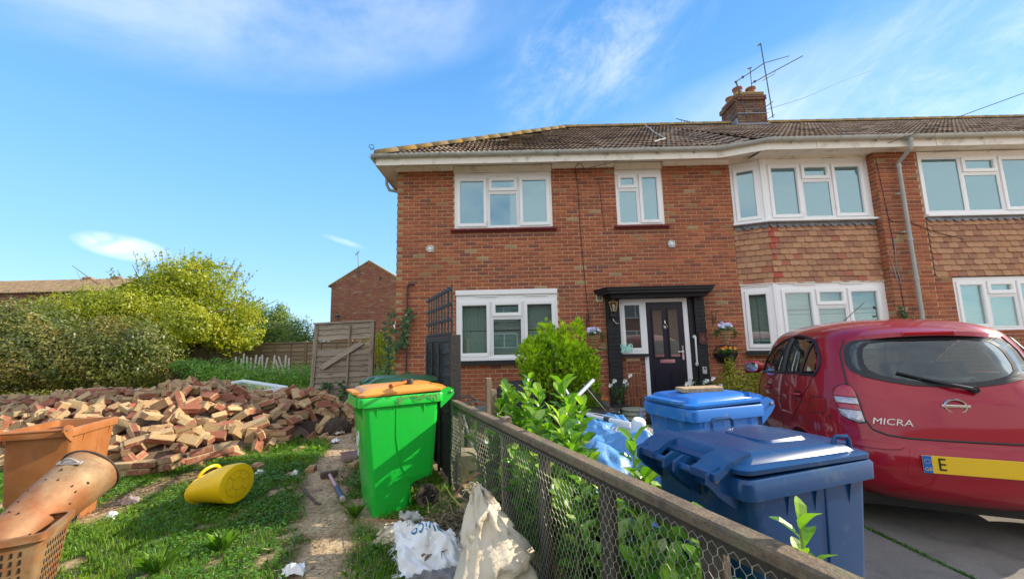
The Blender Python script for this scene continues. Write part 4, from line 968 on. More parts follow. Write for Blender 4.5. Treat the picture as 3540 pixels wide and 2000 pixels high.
HB = [(0, (.402, .267, .131)), (.18, (.475, .327, .163)), (.36, (.341, .207, .110)), (.50, (.268, .095, .052)), (.64, (.341, .119, .068)), (.78, (.231, .077, .047)), (.90, (.365, .178, .105))]
M_heap = mat('reclaimed_brick', (.3, .2, .1), .93, ramp=HB, grain=.30, gscale=55, bump=.25, bscale=60, dirt=(.50, .37, .22), dscale=9, dlo=.56, dhi=.74)
def heap_brick(i):
    mb = MB(); rs_ = random.Random(100 + i); L_ = .215 if i % 6 else RNG.choice([.12, .15])
    sty = i % 4; mb.rbox((0, 0, 0), (L_, .102, .066), bev=.006, jit=.0035, r=.1)
    n = len(mb.r)
    for f in range(n):
        nrm_ = (Vector(mb.v[mb.f[f][1]]) - Vector(mb.v[mb.f[f][0]])).cross(Vector(mb.v[mb.f[f][2]]) - Vector(mb.v[mb.f[f][1]])).normalized()
        if abs(nrm_.z) > .8: v = rs_.uniform(0, .33) if sty != 1 else rs_.uniform(.5, .8)
        elif abs(nrm_.y) > .8: v = rs_.uniform(.5, .88) if (sty == 2 or (nrm_.y > 0 and i % 2)) else rs_.uniform(.0, .45)
        elif abs(nrm_.x) > .8: v = rs_.uniform(0, .60)
        else: v = rs_.uniform(.2, .5)
        mb.r[f] = v
    if i % 3 == 0:   # lump of mortar still stuck on
        mb.rbox((rs_.uniform(-.04, .04), rs_.uniform(-.01, .01), .040), (rs_.uniform(.06, .14), .08, .020), bev=.006, jit=.006, r=.12)
    return mb
HBM = []
for i in range(18):
    mb = heap_brick(i); me = bpy.data.meshes.new('brick'); me.from_pydata(mb.v, [], mb.f); a = me.attributes.new('rnd', 'FLOAT', 'FACE'); a.data.foreach_set('value', np.array(mb.r, dtype=np.float32)); me.materials.append(M_heap); HBM.append((me, mb))
def rand_rot(flat):
    return Rz(RNG.random() * 6.283) @ Rx(RNG.gauss(0, flat)) @ Ry(RNG.gauss(0, flat)) @ (Rx(rad(90)) if RNG.random() < .22 else Matrix.Identity(4))
hbp = []
for x in np.arange(-10.4, -2.7, .172):
    for y in np.arange(4.5, 9.3, .172):
        xx, yy = x + RNG.uniform(-.07, .07), y + RNG.uniform(-.07, .07); h = heap_h(xx, yy)
        if h < 0: continue
        hbp.append((xx, yy, max(.03, h + RNG.uniform(-.05, .10))))
hbp.sort(key=lambda p: p[0] ** 2 * .6 + p[1] ** 2 + (4 if p[0] / p[1] < -1.13 else 0))
rest = MB()
for i, (x, y, z) in enumerate(hbp):
    k = RNG.randrange(len(HBM)); M = T(x, y, z) @ rand_rot(.58) @ Matrix.Scale(1.14, 4)
    if i < 285:
        o = inst(HBM[k][0], 'brick', None, M); u_ = x / y; wh = 'left end by the brown bin' if u_ < -.90 else 'middle behind the yellow tub' if u_ < -.66 else 'right end by the green bin'; ht = 'low at the foot' if z < .2 else 'on the slope' if z < .42 else 'near the top'; lk = 'short broken' if k % 6 == 0 else 'mortar crusted' if k % 3 == 0 else 'red faced' if k % 4 == 1 else 'buff'; tag(o, lk + ' brick ' + ht + ' of the heap, ' + wh, 'brick', 'loose bricks of the rubble heap')
    else: rest.M = M; rest.add(HBM[k][1].v, HBM[k][1].f); rest.r[-len(HBM[k][1].f):] = HBM[k][1].r
rest.M = None; tag(rest.build('brick_rubble', M_heap, kind='stuff'), 'mass of old bricks forming the back of the rubble heap', 'rubble')
# pieces of wall still mortared together
def clump(loc, rz, tilt, nx_, nz_, label, roll=0.0):
    t_ = thing('brickwork_chunk', label, 'brickwork', loc, 0, 'mortared chunks in the rubble heap'); t_.rotation_euler = (tilt, roll, rz)
    mo = MB(); mo.box(-nx_ * .1125 + .02, nx_ * .1125 - .02, -.043, .043, .012, nz_ * .075 - .016); mo.build('mortar', mat('pale_mortar', (.36, .27, .16), .95, grain=.3, bump=.2), t_)
    for r in range(nz_):
        for c in range(nx_):
            off = .1125 if r % 2 else 0
            if c == nx_ - 1 and r % 2 and RNG.random() < .5: continue
            k = RNG.choice([1, 2, 4, 5, 7, 8, 10, 11, 13, 14]); inst(HBM[k][0], 'brick', t_, T((c - nx_ / 2 + .5) * .225 + off * .4, RNG.uniform(-.003, .003), .035 + r * .075))
    return t_
def onheap(a, b, h): p = px(a, b, Z=h); return (p.x, p.y, p.z)
clump(onheap(585, 1620, .08), rad(-32), rad(12), 2, 2, 'corner chunk of two bricks wide at the front foot of the rubble heap', rad(-12))
clump(onheap(480, 1570, .14), rad(48), rad(18), 3, 2, 'long mortared course of three bricks tilted at the front left of the heap', rad(-16))
clump(onheap(550, 1530, .28), rad(40), rad(20), 3, 2, 'mortared strip of bricks with bright red faces lying slanted across the heap front', rad(-14))
clump(onheap(730, 1585, .16), rad(32), rad(-14), 2, 2, 'tilted double course of bricks behind the yellow tub', rad(-10))
clump(onheap(905, 1545, .02), rad(6), rad(0), 3, 3, 'squared block of nine red bricks at the right front of the heap')
clump(onheap(600, 1400, .48), rad(-50), rad(20), 3, 1, 'course of bricks standing steeply on the top of the heap', rad(25))
clump(onheap(780, 1450, .36), rad(35), rad(10), 3, 1, 'slanting red course near the middle of the heap', rad(-25))
clump(onheap(870, 1490, .25), rad(40), rad(25), 2, 2, 'buff backed chunk of wall leaning in the middle right of the heap', rad(-20))
clump(onheap(1075, 1440, .08), rad(5), rad(0), 2, 3, 'small stepped block of bricks at the far right of the heap')
clump(onheap(450, 1640, .03), rad(10), rad(5), 2, 2, 'low chunk of wall by the rim of the rusty dustbin')
for a, b, l in ((1320 / 1, 0, ''),): pass
for a, b, h, l in ((1232, 1605, .02, 'broken half brick on the path beside the green bin'), (1042, 1557, .02, 'flat pale brick fragment in the grass right of the heap'), (1075, 1625, .02, 'small brick piece on the edge of the dirt path'), (1150, 1520, .03, 'pale half brick by the litter behind the path'), (1120, 1510, .04, 'red half brick near the torn plastic'), (890, 1615, .03, 'thin brick slip behind the yellow tub'), (1240, 1500, .03, 'red brick lump left of the green bin top')):
    p = px(a, b, Z=h); k = RNG.choice([0, 6, 12, 3]); tag(inst(HBM[k][0], 'brick', None, T(p.x, p.y, h) @ Rz(RNG.random() * 3) @ Rx(RNG.gauss(0, .15))), l, 'brick')

# window unit lying on the heap's back, white plank, dark slab
q = [px(732, 1336, Z=.58), px(771, 1321, Z=.62), px(901, 1347, Z=.60), px(870, 1366, Z=.56)]
wu = thing('window_unit', 'old white double glazed window unit lying flat behind the rubble heap', 'window', tuple(q[0]))
ex = (q[3] - q[0]); ey = (q[1] - q[0]); lx, ly = ex.length, ey.length; ex.normalize(); ez = ex.cross(ey).normalized(); ey = ez.cross(ex)
wu.matrix_world = Matrix(((ex.x, ey.x, ez.x, q[0].x), (ex.y, ey.y, ez.y, q[0].y), (ex.z, ey.z, ez.z, q[0].z), (0, 0, 0, 1)))
f = MB(); w_ = .05
f.box(0, lx, 0, w_, -.02, .045); f.box(0, lx, ly - w_, ly, -.02, .045); f.box(0, w_, w_, ly - w_, -.02, .045); f.box(lx - w_, lx, w_, ly - w_, -.02, .045); f.build('frame', M_upvc, wu)
f = MB(); f.box(w_, lx - w_, w_, ly - w_, .01, .018); f.build('pane', glassmat('dusty_glass', .3, (.9, .95, .95), body=(.35, .42, .40), bodyf=.7), wu)
a_, b_ = px(775, 1394, Z=.42), px(872, 1385, Z=.42); pk = MB(); d_ = b_ - a_; pk.rbox(tuple((a_ + b_) / 2 + Vector((0, 0, .05))), (d_.length, .09, .03), Rz(math.atan2(d_.y, d_.x)).to_3x3(), bev=.003, jit=.003); tag(pk.build('plank', M_upvc_d), 'short flat white board lying across the top of the heap', 'board')
a_, b_ = px(1000, 1468, Z=.20), px(1090, 1462, Z=.20); d_ = b_ - a_; sl_ = MB(); sl_.rbox(tuple((a_ + b_) / 2 - Vector((0, 0, .10))), (d_.length, .045, .27), (Rz(math.atan2(d_.y, d_.x)) @ Rx(rad(-18))).to_3x3(), bev=.004, jit=.003)
tag(sl_.build('slab', mat('dark_timber', (.045, .03, .02), .8, grain=.3)), 'dark flat board standing on edge at the right of the heap', 'board')
def bar(name, a, b, w, h, material, label, cat, parent=None, twist=0.0):
    a, b = Vector(a), Vector(b); d = b - a; m = MB(); q_ = d.to_track_quat('X', 'Z').to_matrix(); m.rbox((0, 0, 0), (d.length, w, h), bev=min(w, h) * .12, jit=.002); o = m.build(name, material, parent); o.matrix_world = T(*((a + b) / 2)) @ q_.to_4x4() @ Rx(twist)
    if label: tag(o, label, cat)
    return o
bar('timber', px(620, 1582, Z=.12), px(730, 1570, Z=.12), .04, .06, mat('dark_timber', (.045, .03, .02), .8), 'dark timber batten poking out between the front bricks', 'timber')

# ---- leaning weathered fence panel
M_wgrey = mat('weathered_timber', (.26, .20, .155), .92, ramp=[(0, (.31, .255, .185)), (.5, (.40, .335, .25)), (1, (.25, .20, .145))], grain=.35, gscale=26, stretch=(1, 6, 6), bump=.35, bscale=30, dirt=(.10, .075, .06), dscale=3, dlo=.52, dhi=.72)
M_wgrey_v = mat('weathered_frame_timber', (.33, .265, .19), .92, grain=.35, gscale=26, stretch=(6, 6, 1), bump=.35, bscale=30, dirt=(.09, .07, .055), dscale=3, dlo=.5, dhi=.72)
BL_, BR_ = px(1068, 1400, Y=9.55), px(1285, 1392, Y=9.45); TL_, TR_ = px(1083, 1122, Y=9.75), px(1293, 1112, Y=9.65)
fp_ = thing('fence_panel', 'weathered grey waney lap fence panel with a broken gap, standing upright behind the rubble heap', 'fence panel', tuple(BL_))
ex = (BR_ - BL_); pw = ex.length; ex.normalize(); ez = (TL_ - BL_); ph = ez.length; ez = (ez - ex * ez.dot(ex)).normalized(); ey = ez.cross(ex)
fp_.matrix_world = Matrix(((ex.x, ey.x, ez.x, BL_.x), (ex.y, ey.y, ez.y, BL_.y), (ex.z, ey.z, ez.z, BL_.z), (0, 0, 0, 1)))
def pbox(nm, c, s, R_=0.0, m=M_wgrey, par=None, r=None): 
    mb = MB(); mb.rbox(c, s, Ry(R_).to_3x3(), bev=.004, jit=.003, r=RNG.random() if r is None else r); return mb.build(nm, m, par or fp_)
pbox('frame_post', (.03, 0, ph / 2), (.055, .07, ph), m=M_wgrey_v); pbox('frame_post', (pw - .05, 0, ph / 2), (.10, .09, ph - .02), m=M_wgrey_v); pbox('top_rail', (pw / 2, 0, ph + .02), (pw + .06, .08, .045))
pbox('batten', (.085, -.03, ph / 2), (.03, .03, ph - .08), m=M_wgrey_v); pbox('batten', (pw * .60, -.045, ph / 2 - .02), (.035, .03, ph - .06), m=M_wgrey_v)
ns = 15; gz = [ph * (i + .5) / ns for i in range(ns)]
for i, z in enumerate(gz):
    if i in (10, 11): # broken opening, part of the boards only
        if i == 11: pass
        continue
    mb = MB(); n = 14; x0_, x1_ = .06, pw - .08; vs = []; hh = ph / ns
    ph_ = RNG.random() * 6
    for k in range(n + 1):
        x_ = x0_ + (x1_ - x0_) * k / n; wob = .007 * math.sin(k * .9 + ph_) + .004 * math.sin(k * 2.3 + ph_ * 2); drop = 0.0
        vs += [(x_, -.022, z - hh / 2 - .014 + wob), (x_, -.004, z - hh / 2 - .014 + wob), (x_, .004, z + hh / 2 + .012), (x_, .014, z + hh / 2 + .012)]
    fs = []
    for k in range(n):
        a = k * 4; b = a + 4; fs += [(a, b, b + 2, a + 2), (a, a + 1, b + 1, b), (a + 1, a + 3, b + 3, b + 1)]
    mb.add(vs, fs, RNG.random()); mb.build('slat', M_wgrey, fp_)
z10 = gz[10]; pbox('slat', (pw * .80, -.01, z10 + .0), (.42, .014, .10), rad(-14)); pbox('slat', (pw * .36, -.03, z10 - .33), (.75, .014, .11), rad(-22), r=.2); pbox('slat', (pw * .50, -.055, z10 - .20), (1.12, .018, .125), rad(-30), r=.6)
rb = MB(); rb.box(.30 * pw + .2, pw - .1, .25, .26, z10 - .1, z10 + .28); 
# ivy on the panel and creeper on the waste pipe
L_ivy = leafmat('ivy_leaf', [(0, (.020, .055, .014)), (.6, (.045, .11, .022)), (1, (.11, .19, .04))], trans=.25)
def creeper(name, pts, n, spread, size, label, m=L_ivy, cat='climbing plant'):
    pts = [Vector(p) for p in pts]; P = []
    for i in range(n):
        k = RNG.randrange(len(pts) - 1); q_ = pts[k].lerp(pts[k + 1], RNG.random()); P.append((q_.x + RNG.gauss(0, spread), q_.y - abs(RNG.gauss(0, .03)) - .01, q_.z + RNG.gauss(0, spread)))
    t_ = thing(name, label, cat, tuple(pts[0])); o = quads('foliage', leaves_at(np.array(P) - np.array(pts[0])[None], size, np.array([[0.1, -1.0, .3]]), .45, .8, droop=.5), NR.rand(n), m, t_, kind='stuff')
    s = MB(); s.tube([tuple(p - pts[0]) for p in pts], .006, 5); s.build('stem', mat('creeper_stem', (.10, .07, .04), .9), t_); return t_
wp_ = lambda x, z: (x, FY - .09, z)
creeper('ivy', [wp_(-2.02, .15), wp_(-2.08, .5), wp_(-2.0, .75)], 170, .085, .085, 'ivy growing at the foot of the brown waste pipe')
creeper('ivy', [wp_(-2.30, 1.28), wp_(-2.05, 1.45), wp_(-2.02, 1.75), wp_(-1.97, 1.98)], 190, .045, .075, 'leafy creeper climbing the middle of the brown waste pipe')
creeper('ivy', [wp_(-2.3, .25), wp_(-2.34, .8), wp_(-2.36, 1.3), wp_(-2.32, 2.0)], 160, .06, .08, 'creeper hanging on the left corner of the house')
creeper('ivy', [px(1110, 1385, Y=9.45), px(1135, 1350, Y=9.45), px(1125, 1325, Y=9.45)], 70, .07, .09, 'small ivy patch on the lower left of the leaning fence panel')
creeper('ivy', [px(1175, 1392, Y=9.4), px(1190, 1350, Y=9.4), px(1185, 1330, Y=9.4)], 50, .05, .08, 'thin ivy shoot in the middle of the leaning fence panel')

# ---- boundary fence at the back, lap panels, posts
M_farf = mat('far_fence_timber', (.28, .20, .12), .92, ramp=[(0, (.26, .18, .11)), (.5, (.33, .24, .15)), (1, (.21, .15, .10))], grain=.25, gscale=20, stretch=(1, 5, 5), dirt=(.14, .11, .07), dscale=2, dlo=.5, dhi=.8)
M_fpost = mat('far_post_timber', (.22, .16, .10), .9, grain=.2)
FYY = 16.2; zf0 = float(ground_z(-9., 16.)) ; xk = -23.0; k = 0
bfl = thing('back_fence', 'tan waney lap boundary fence running along the far end of the garden', 'fence', (0, FYY, 0))
while xk < -3.2:
    x1_ = xk + 1.83; zt_ = 1.56
    if k % 1 == 0:
        mb = MB(); mb.rbox((xk, .0, zt_ / 2 + .03), (.09, .09, zt_ + .1), bev=.006); mb.build('post', M_fpost, bfl)
        pn_ = MB(); pn_.box(xk + .05, x1_ - .05, .03, .045, .1, zt_ - .02); pn = pn_.build('panel', M_fpost, bfl)
        for s in range(9):
            z = .12 + s * .16; mb = MB(); mb.add([(xk + .05, -.02, z - .01), (x1_ - .05, -.02, z - .01 + RNG.uniform(-.01, .01)), (x1_ - .05, .012, z + .165), (xk + .05, .012, z + .165), (xk + .05, .0, z - .01), (x1_ - .05, .0, z - .01)], [(0, 1, 2, 3), (0, 4, 5, 1)], RNG.random()); mb.build('slat', M_farf, pn)
        for t_ in (.33, .67):
            mb = MB(); mb.rbox((xk + 1.83 * t_, -.035, zt_ / 2 + .05), (.04, .025, zt_ - .12), bev=.003); mb.build('batten', M_fpost, pn)
        mb = MB(); mb.rbox(((xk + x1_) / 2, -.01, zt_ + .015), (1.74, .07, .035), bev=.003); mb.build('capping', M_farf, pn)
    xk = x1_; k += 1
# darker close boarded piece under the tree
db = thing('boarded_fence', 'dark upright boarded fence section half hidden under the yellow green tree', 'fence', (0, 14.6, 0))
for i in range(34):
    x_ = -13.6 + i * .105; mb = MB(); mb.rbox((x_, 0, .75), (.098, .02, 1.35 + RNG.uniform(-.02, .02)), Ry(RNG.gauss(0, .01)).to_3x3(), bev=.003, r=RNG.random()); mb.build('board', mat('dark_fence_board', (.11, .085, .045), .9, ramp=[(0, (.08, .065, .035)), (1, (.15, .115, .06))], grain=.2), db)
mb = MB(); mb.rbox((-11.8, .03, 1.25), (3.7, .05, .07), bev=.004); mb.build('rail', M_fpost, db)
# remains of a small white picket fence
pk_ = thing('picket_fence', 'low broken white picket fence leaning in the brambles before the back fence', 'fence', (0, 12.6, 0))
for i in range(15):
    if i in (9,): continue
    p = px(815 + i * 13.2, 1262 + RNG.uniform(-6, 6), Y=12.6); mb = MB(); h_ = .62 * RNG.uniform(.8, 1.05); t_ = rad(RNG.gauss(0, 4) + (-22 if 11 <= i <= 12 else 0))
    M = T(p.x, RNG.uniform(-.03, .03), p.z) @ Ry(t_); mb.M = M; mb.prism([(-.025, 0), (.025, 0), (.025, h_ - .03), (0, h_), (-.025, h_ - .03)], -.01, .01, M=Rx(rad(90)) @ T(0, -h_ / 2, 0)); mb.M = None; mb.build('picket', mat('flaking_white_paint', (.55, .50, .42), .8, grain=.2), pk_)
a_, b_ = px(810, 1272, Y=12.64), px(1000, 1268, Y=12.64); bar('rail', a_, b_, .02, .05, mat('flaking_white_paint', (.55, .50, .42), .8), None, None, pk_)

# ---- trees, shrubs
M_bark = mat('bark', (.16, .11, .06), .95, col2=(.10, .07, .04), nscale=6, grain=.4, gscale=20, bump=.5, bscale=18, stretch=(4, 4, 1))
def limb(mb, a, b, r0, r1, bend=.1, n=6):
    a, b = Vector(a), Vector(b); o_ = Vector((RNG.uniform(-1, 1), RNG.uniform(-1, 1), RNG.uniform(-.3, .6))) * bend * (b - a).length
    pts = []; 
    for i in range(n + 1): t_ = i / n; pts.append(a.lerp(b, t_) + o_ * math.sin(math.pi * t_) + Vector((RNG.gauss(0, .01), RNG.gauss(0, .01), 0)) * (b - a).length)
    mb.tube(pts, [r0 + (r1 - r0) * i / n for i in range(n + 1)], 7); return pts
L_yel = leafmat('golden_leaf', [(0, (.087, .133, .014)), (.4, (.199, .252, .021)), (.75, (.386, .406, .026)), (1, (.515, .490, .047))], trans=.42, tint=(1.2, 1.2, .35))
L_dk = leafmat('dark_shrub_leaf', [(0, (.038, .057, .014)), (.45, (.104, .142, .026)), (.75, (.228, .209, .045)), (.92, (.323, .209, .064)), (1, (.418, .190, .080))], trans=.25)
L_mid = leafmat('mid_green_leaf', [(0, (.054, .102, .022)), (.5, (.126, .204, .040)), (1, (.270, .323, .072))], trans=.35)
L_br = leafmat('bramble_leaf', [(0, (.068, .157, .026)), (.5, (.156, .314, .040)), (1, (.360, .493, .073))], trans=.35)
tc_ = px(575, 1295, Y=15.0); 
tree = thing('broad_tree', 'wide domed tree with bright yellow green leaves and leaning twin trunks, behind the rubble heap', 'tree', (tc_.x, 15.0, float(ground_z(tc_.x, 15.))))
tk = MB(); fork = []
t1 = limb(tk, (0, 0, -.1), (1.1, .1, 1.55), .14, .09, .06); t2 = limb(tk, (.35, .1, -.1), (1.25, -.2, 1.35), .13, .08, -.08)
br_ = MB()
for i in range(26):
    s_ = t1[-1] if i % 2 else t2[-1]; e_ = Vector((RNG.uniform(-2.6, 3.0), RNG.uniform(-1.8, 1.8), RNG.uniform(1.5, 4.6))); limb(br_, s_ * RNG.uniform(.8, 1.0), e_, .05, .008, .12)
for i in range(50):
    c = Vector((RNG.uniform(-2.8, 3.2), RNG.uniform(-1.8, 1.2), RNG.uniform(1.6, 4.4))); limb(br_, c, c + Vector((RNG.uniform(-.8, .8), RNG.uniform(-.5, .5), RNG.uniform(-.4, .8))), .012, .003, .1, 4)
tk.build('trunk', M_bark, tree, smooth=True); br_.build('branches', M_bark, tree, smooth=True, kind='stuff')
cb_ = [((.2, 0, 2.9), (1.9, 1.6, 1.55)), ((1.1, 0, 3.5), (1.4, 1.3, 1.25)), ((2.1, -.2, 2.3), (1.25, 1.2, 1.05)), ((-1.2, 0, 2.6), (1.5, 1.3, 1.1)), ((.4, -.3, 3.9), (1.1, 1.0, .75)), ((2.6, -.2, 1.6), (.9, .9, .55)), ((-1.9, -.2, 3.0), (1.0, .9, .55)), ((1.4, 0, 1.9), (1.8, 1.2, .5)), ((-2.2, 0, 2.0), (.9, .9, .8)),
       ((2.75, 0, 2.6), (.6, .7, .6)), ((1.0, 0, 4.45), (.55, .5, .3)), ((-.6, 0, 3.8), (.8, .7, .5))]
foliage('crown', L_yel, 36000, cb_, .115, tree, lump=.45, gaps=.30, jit=.9, shell=.45)
sp = MB(); P = []
for i in range(70):
    a = RNG.uniform(.05, math.pi - .05); c = Vector((.35 + 2.5 * math.cos(a), RNG.uniform(-.8, .6), 2.8 + 1.75 * math.sin(a))); d = Vector((math.cos(a) + RNG.uniform(-.3, .3), RNG.uniform(-.2, .2), .55 + math.sin(a))).normalized() * RNG.uniform(.25, .65)
    sp.tube([c - d * .3, c + d * .5 + Vector((0, 0, .02)), c + d], .006, 4); 
    for k in range(8): q_ = c + d * RNG.uniform(.1, 1.05); P.append(tuple(q_ + Vector((RNG.gauss(0, .04), RNG.gauss(0, .04), RNG.gauss(0, .04)))))
sp.build('shoots', M_bark, tree, kind='stuff'); quads('shoot_leaves', leaves_at(np.array(P), .10), NR.rand(len(P)), L_yel, tree, kind='stuff')
def shrub(label, cat, loc, blobs, n, size, lm, name='shrub', stems=6, group=None, gaps=.28, **k):
    t_ = thing(name, label, cat, loc, 0, group); foliage('foliage', lm, n, blobs, size, t_, gaps=gaps, base=-.05, seed=loc[0] * 3.1, **k); s = MB()
    for i in range(stems): b = blobs[i % len(blobs)]; limb(s, (b[0][0] * .5 + RNG.uniform(-.2, .2), b[0][1] * .5, -.1), (b[0][0] + RNG.uniform(-.3, .3), b[0][1], b[0][2]), .035, .012, .1)
    s.build('stems', M_bark, t_, smooth=True, kind='stuff'); return t_
g0 = lambda x, y: float(ground_z(x, y))
shrub('dense dark green shrub with rusty tips at the left edge of the garden', 'shrub', (-11.95, 11.6, g0(-11.9, 11.6)), [((-.9, 0, 1.0), (1.6, 1.2, 1.15)), ((.7, 0, 1.0), (1.5, 1.1, 1.15)), ((-2.2, .1, 1.0), (1.3, 1.2, 1.2)), ((.3, .2, 1.9), (.9, .8, .55)), ((-1.5, .1, 1.9), (.6, .6, .4)), ((1.2, 0, 1.5), (.8, .8, .6))], 42000, .085, L_dk, stems=10, lump=.5, gaps=.36)
shrub('tall olive shrub beyond the left edge of the picture', 'shrub', (-15.2, 12.2, .1), [((0, 0, 1.4), (1.9, 1.4, 1.6)), ((1.2, 0, 1.1), (1.3, 1.1, 1.2)), ((-.8, 0, 2.0), (1.2, 1., .9))], 22000, .10, L_dk, lump=.4)
shrub('yellowing climber sprawling between the dark shrub and the domed tree', 'shrub', (-11.5, 13.6, .15), [((-1.5, 0, 2.6), (1.5, .9, .85)), ((0, 0, 2.1), (1.4, .9, .9)), ((-3.0, 0, 2.6), (1.4, .9, .9)), ((-4.4, 0, 2.3), (1.2, .9, .9))], 22000, .09, L_yel, stems=4, lump=.5)
shrub('round mid green bush with upright shoots beyond the back fence', 'shrub', (-13.6, 22, .0), [((0, 0, 2.0), (1.6, 1.3, 1.6)), ((-1.0, 0, 1.8), (1.1, 1, 1.2)), ((.9, 0, 2.2), (1.1, 1, 1.3)), ((-.5, 0, 3.2), (.6, .6, .9)), ((.7, 0, 3.2), (.5, .5, .7))], 17000, .12, L_mid, lump=.5)
shrub('pale scrub beyond the fence, left of the round bush', 'shrub', (-15.8, 21, .0), [((0, 0, 1.7), (1.3, 1.1, 1.2)), ((.9, 0, 1.4), (1.0, 1, 1.0))], 7000, .13, L_mid, lump=.5, gaps=.4)
shrub('small light green bush between the round bush and the distant gable', 'shrub', (-11.2, 21, .0), [((0, 0, 1.7), (1.0, 1.0, 1.15)), ((.8, 0, 1.2), (.9, 1, .9))], 7000, .11, L_mid, lump=.5)
shrub('pale green bush in the gap between the leaning panel and the house', 'shrub', (-5.05, 15.0, .1), [((0, 0, 1.2), (.6, .8, .6)), ((.45, 0, .9), (.6, .8, .6)), ((.1, -.2, 1.5), (.4, .5, .35))], 4500, .07, L_yel, lump=.5, gaps=.38)
shrub('low bramble thicket filling the gap beside the house corner', 'shrub', (-4.2, 12.3, .08), [((0, 0, .25), (1.0, 1.0, .45)), ((-.7, .3, .35), (.7, .8, .45)), ((.6, -.8, .2), (.7, .8, .4))], 6500, .06, L_br, lump=.4)
shrub('arching bright green bramble behind the middle of the heap', 'shrub', (-7.6, 10.9, .04), [((0, 0, .55), (1.0, .8, .55)), ((.9, 0, .45), (.9, .7, .5)), ((-.6, 0, .75), (.6, .5, .35)), ((-1.3, .1, .95), (.5, .4, .18))], 11000, .065, L_br, lump=.5, gaps=.33)
shrub('bramble mound at the right behind the heap', 'shrub', (-6.0, 11.2, .04), [((0, 0, .42), (.9, .8, .5)), ((.8, .2, .35), (.7, .7, .45)), ((-.7, 0, .3), (.6, .6, .35))], 9000, .06, L_br, lump=.5, gaps=.33)
shrub('low sunlit weeds on the slope left of the leaning panel', 'weeds', (-6.3, 9.9, .02), [((0, 0, .15), (1.4, .7, .25)), ((1.0, .2, .2), (.6, .6, .25)), ((-2.0, .3, .12), (1.6, .6, .2))], 7000, .05, L_br, lump=.5, stems=2)
shrub('straggly weeds under the dark shrub', 'weeds', (-9.8, 9.7, .0), [((0, 0, .15), (1.6, .6, .25)), ((-2.2, .2, .2), (1.4, .6, .3))], 7000, .055, L_dk, lump=.5, stems=2)
litter('dead_twigs', 900, lambda: (RNG.uniform(-11, -6.2), RNG.uniform(9.0, 12.5)), .45, .006, mat('dead_twig', (.30, .2, .1), .9, ramp=[(0, (.14, .085, .045)), (1, (.40, .27, .14))]), 'tangle of dead brown twigs under the tree', 'twigs')

# ---- distant buildings
gbh = thing('gable_house', 'distant red brick gable end house with a mossy verge beyond the garden', 'house', (0, 0, 0))
GYY = 20.0; ap = px(1277, 905, Y=GYY); gl = px(1146, 985, Y=GYY); gr_x = ap.x + (ap.x - gl.x)
ze = gl.z; gw = MB()
gw.add([(gl.x, GYY + .01, 0), (gr_x, GYY + .01, 0), (gr_x, GYY + .01, ze), (ap.x, GYY + .01, ap.z), (gl.x, GYY + .01, ze)], [(0, 1, 2, 3, 4)]); gw.box(gl.x, gl.x + .02, GYY + .01, GYY + 7, 0, ze); gw.box(gr_x - .02, gr_x, GYY + .01, GYY + 7, 0, ze)
gwo = gw.build('wall', M_mortar, gbh); M_far_b = mat('far_brick', (.2, .1, .07), .9, ramp=[(a, (b[0] * .72 + .015, b[1] * .85 + .015, b[2] * .95 + .02)) for a, b in BR], grain=.2, gscale=40, gpos=True)
far_sh = shared_bricks(M_far_b, 8); rest = MB(); cand = []
for r in range(int(ap.z / CO)):
    z = r * CO + .005; x = gl.x - (.1125 if r % 2 else 0)
    while x < gr_x:
        a, b = max(x, gl.x), min(x + BL, gr_x); x += .225
        if z + BH > ze:
            k = (z + BH - ze) / (ap.z - ze); a = max(a, gl.x + (ap.x - gl.x) * k); b = min(b, gr_x - (gr_x - ap.x) * k)
        if b - a < .05: continue
        if z < 1.35: continue
        if b - a > BL - .002: cand.append(((a + b) / 2, z + BH / 2))
        else: rest.M = T(0, GYY, 0); brick_shape(rest, a, b, z, z + BH, RNG.random())
RNG.shuffle(cand); cand.sort(key=lambda c: 0 if (c[1] > 2.6 and c[0] < px(1368, 1000, Y=GYY).x) else 1)
for i, (cx, cz) in enumerate(cand):
    if i < 200: inst(far_sh[RNG.randrange(8)], 'brick', gwo, T(cx, GYY, cz))
    else: rest.M = T(0, GYY, 0); brick_shape(rest, cx - BL / 2, cx + BL / 2, cz - BH / 2, cz + BH / 2, RNG.random())
rest.M = None; rest.build('brickwork', M_far_b, gwo, kind='stuff')
gro = MB()
for s_ in (-1, 1):
    e = gl.x - .15 if s_ < 0 else gr_x + .15; zz = ze - .10
    gro.add([(e, GYY - .06, zz), (ap.x, GYY - .06, ap.z + .02), (ap.x, GYY + 7, ap.z + .02), (e, GYY + 7, zz), (e, GYY - .06, zz + .07), (ap.x, GYY - .06, ap.z + .09), (ap.x, GYY + 7, ap.z + .09), (e, GYY + 7, zz + .07)], [(0, 1, 5, 4), (4, 5, 6, 7), (0, 3, 2, 1), (0, 4, 7, 3)])
gro.build('roof', M_lichen, gbh)
v_ = MB(); c = px(1315, 962, Y=GYY); v_.lathe([(.07, -.08), (.07, .0)], 10, (c.x, GYY - .02, c.z), Rx(rad(90)).to_3x3()); v_.build('wall_vent', M_blackp, gbh)
c = px(1170, 1090, Y=GYY); v_ = MB(); v_.rbox((c.x, GYY - .12, c.z), (.22, .18, .09), Rx(rad(-20)).to_3x3(), bev=.02); v_.rbox((c.x - .03, GYY - .06, c.z - .12), (.09, .1, .10), bev=.01); v_.build('security_light', mat('lamp_grey', (.12, .12, .12), .5), gbh)
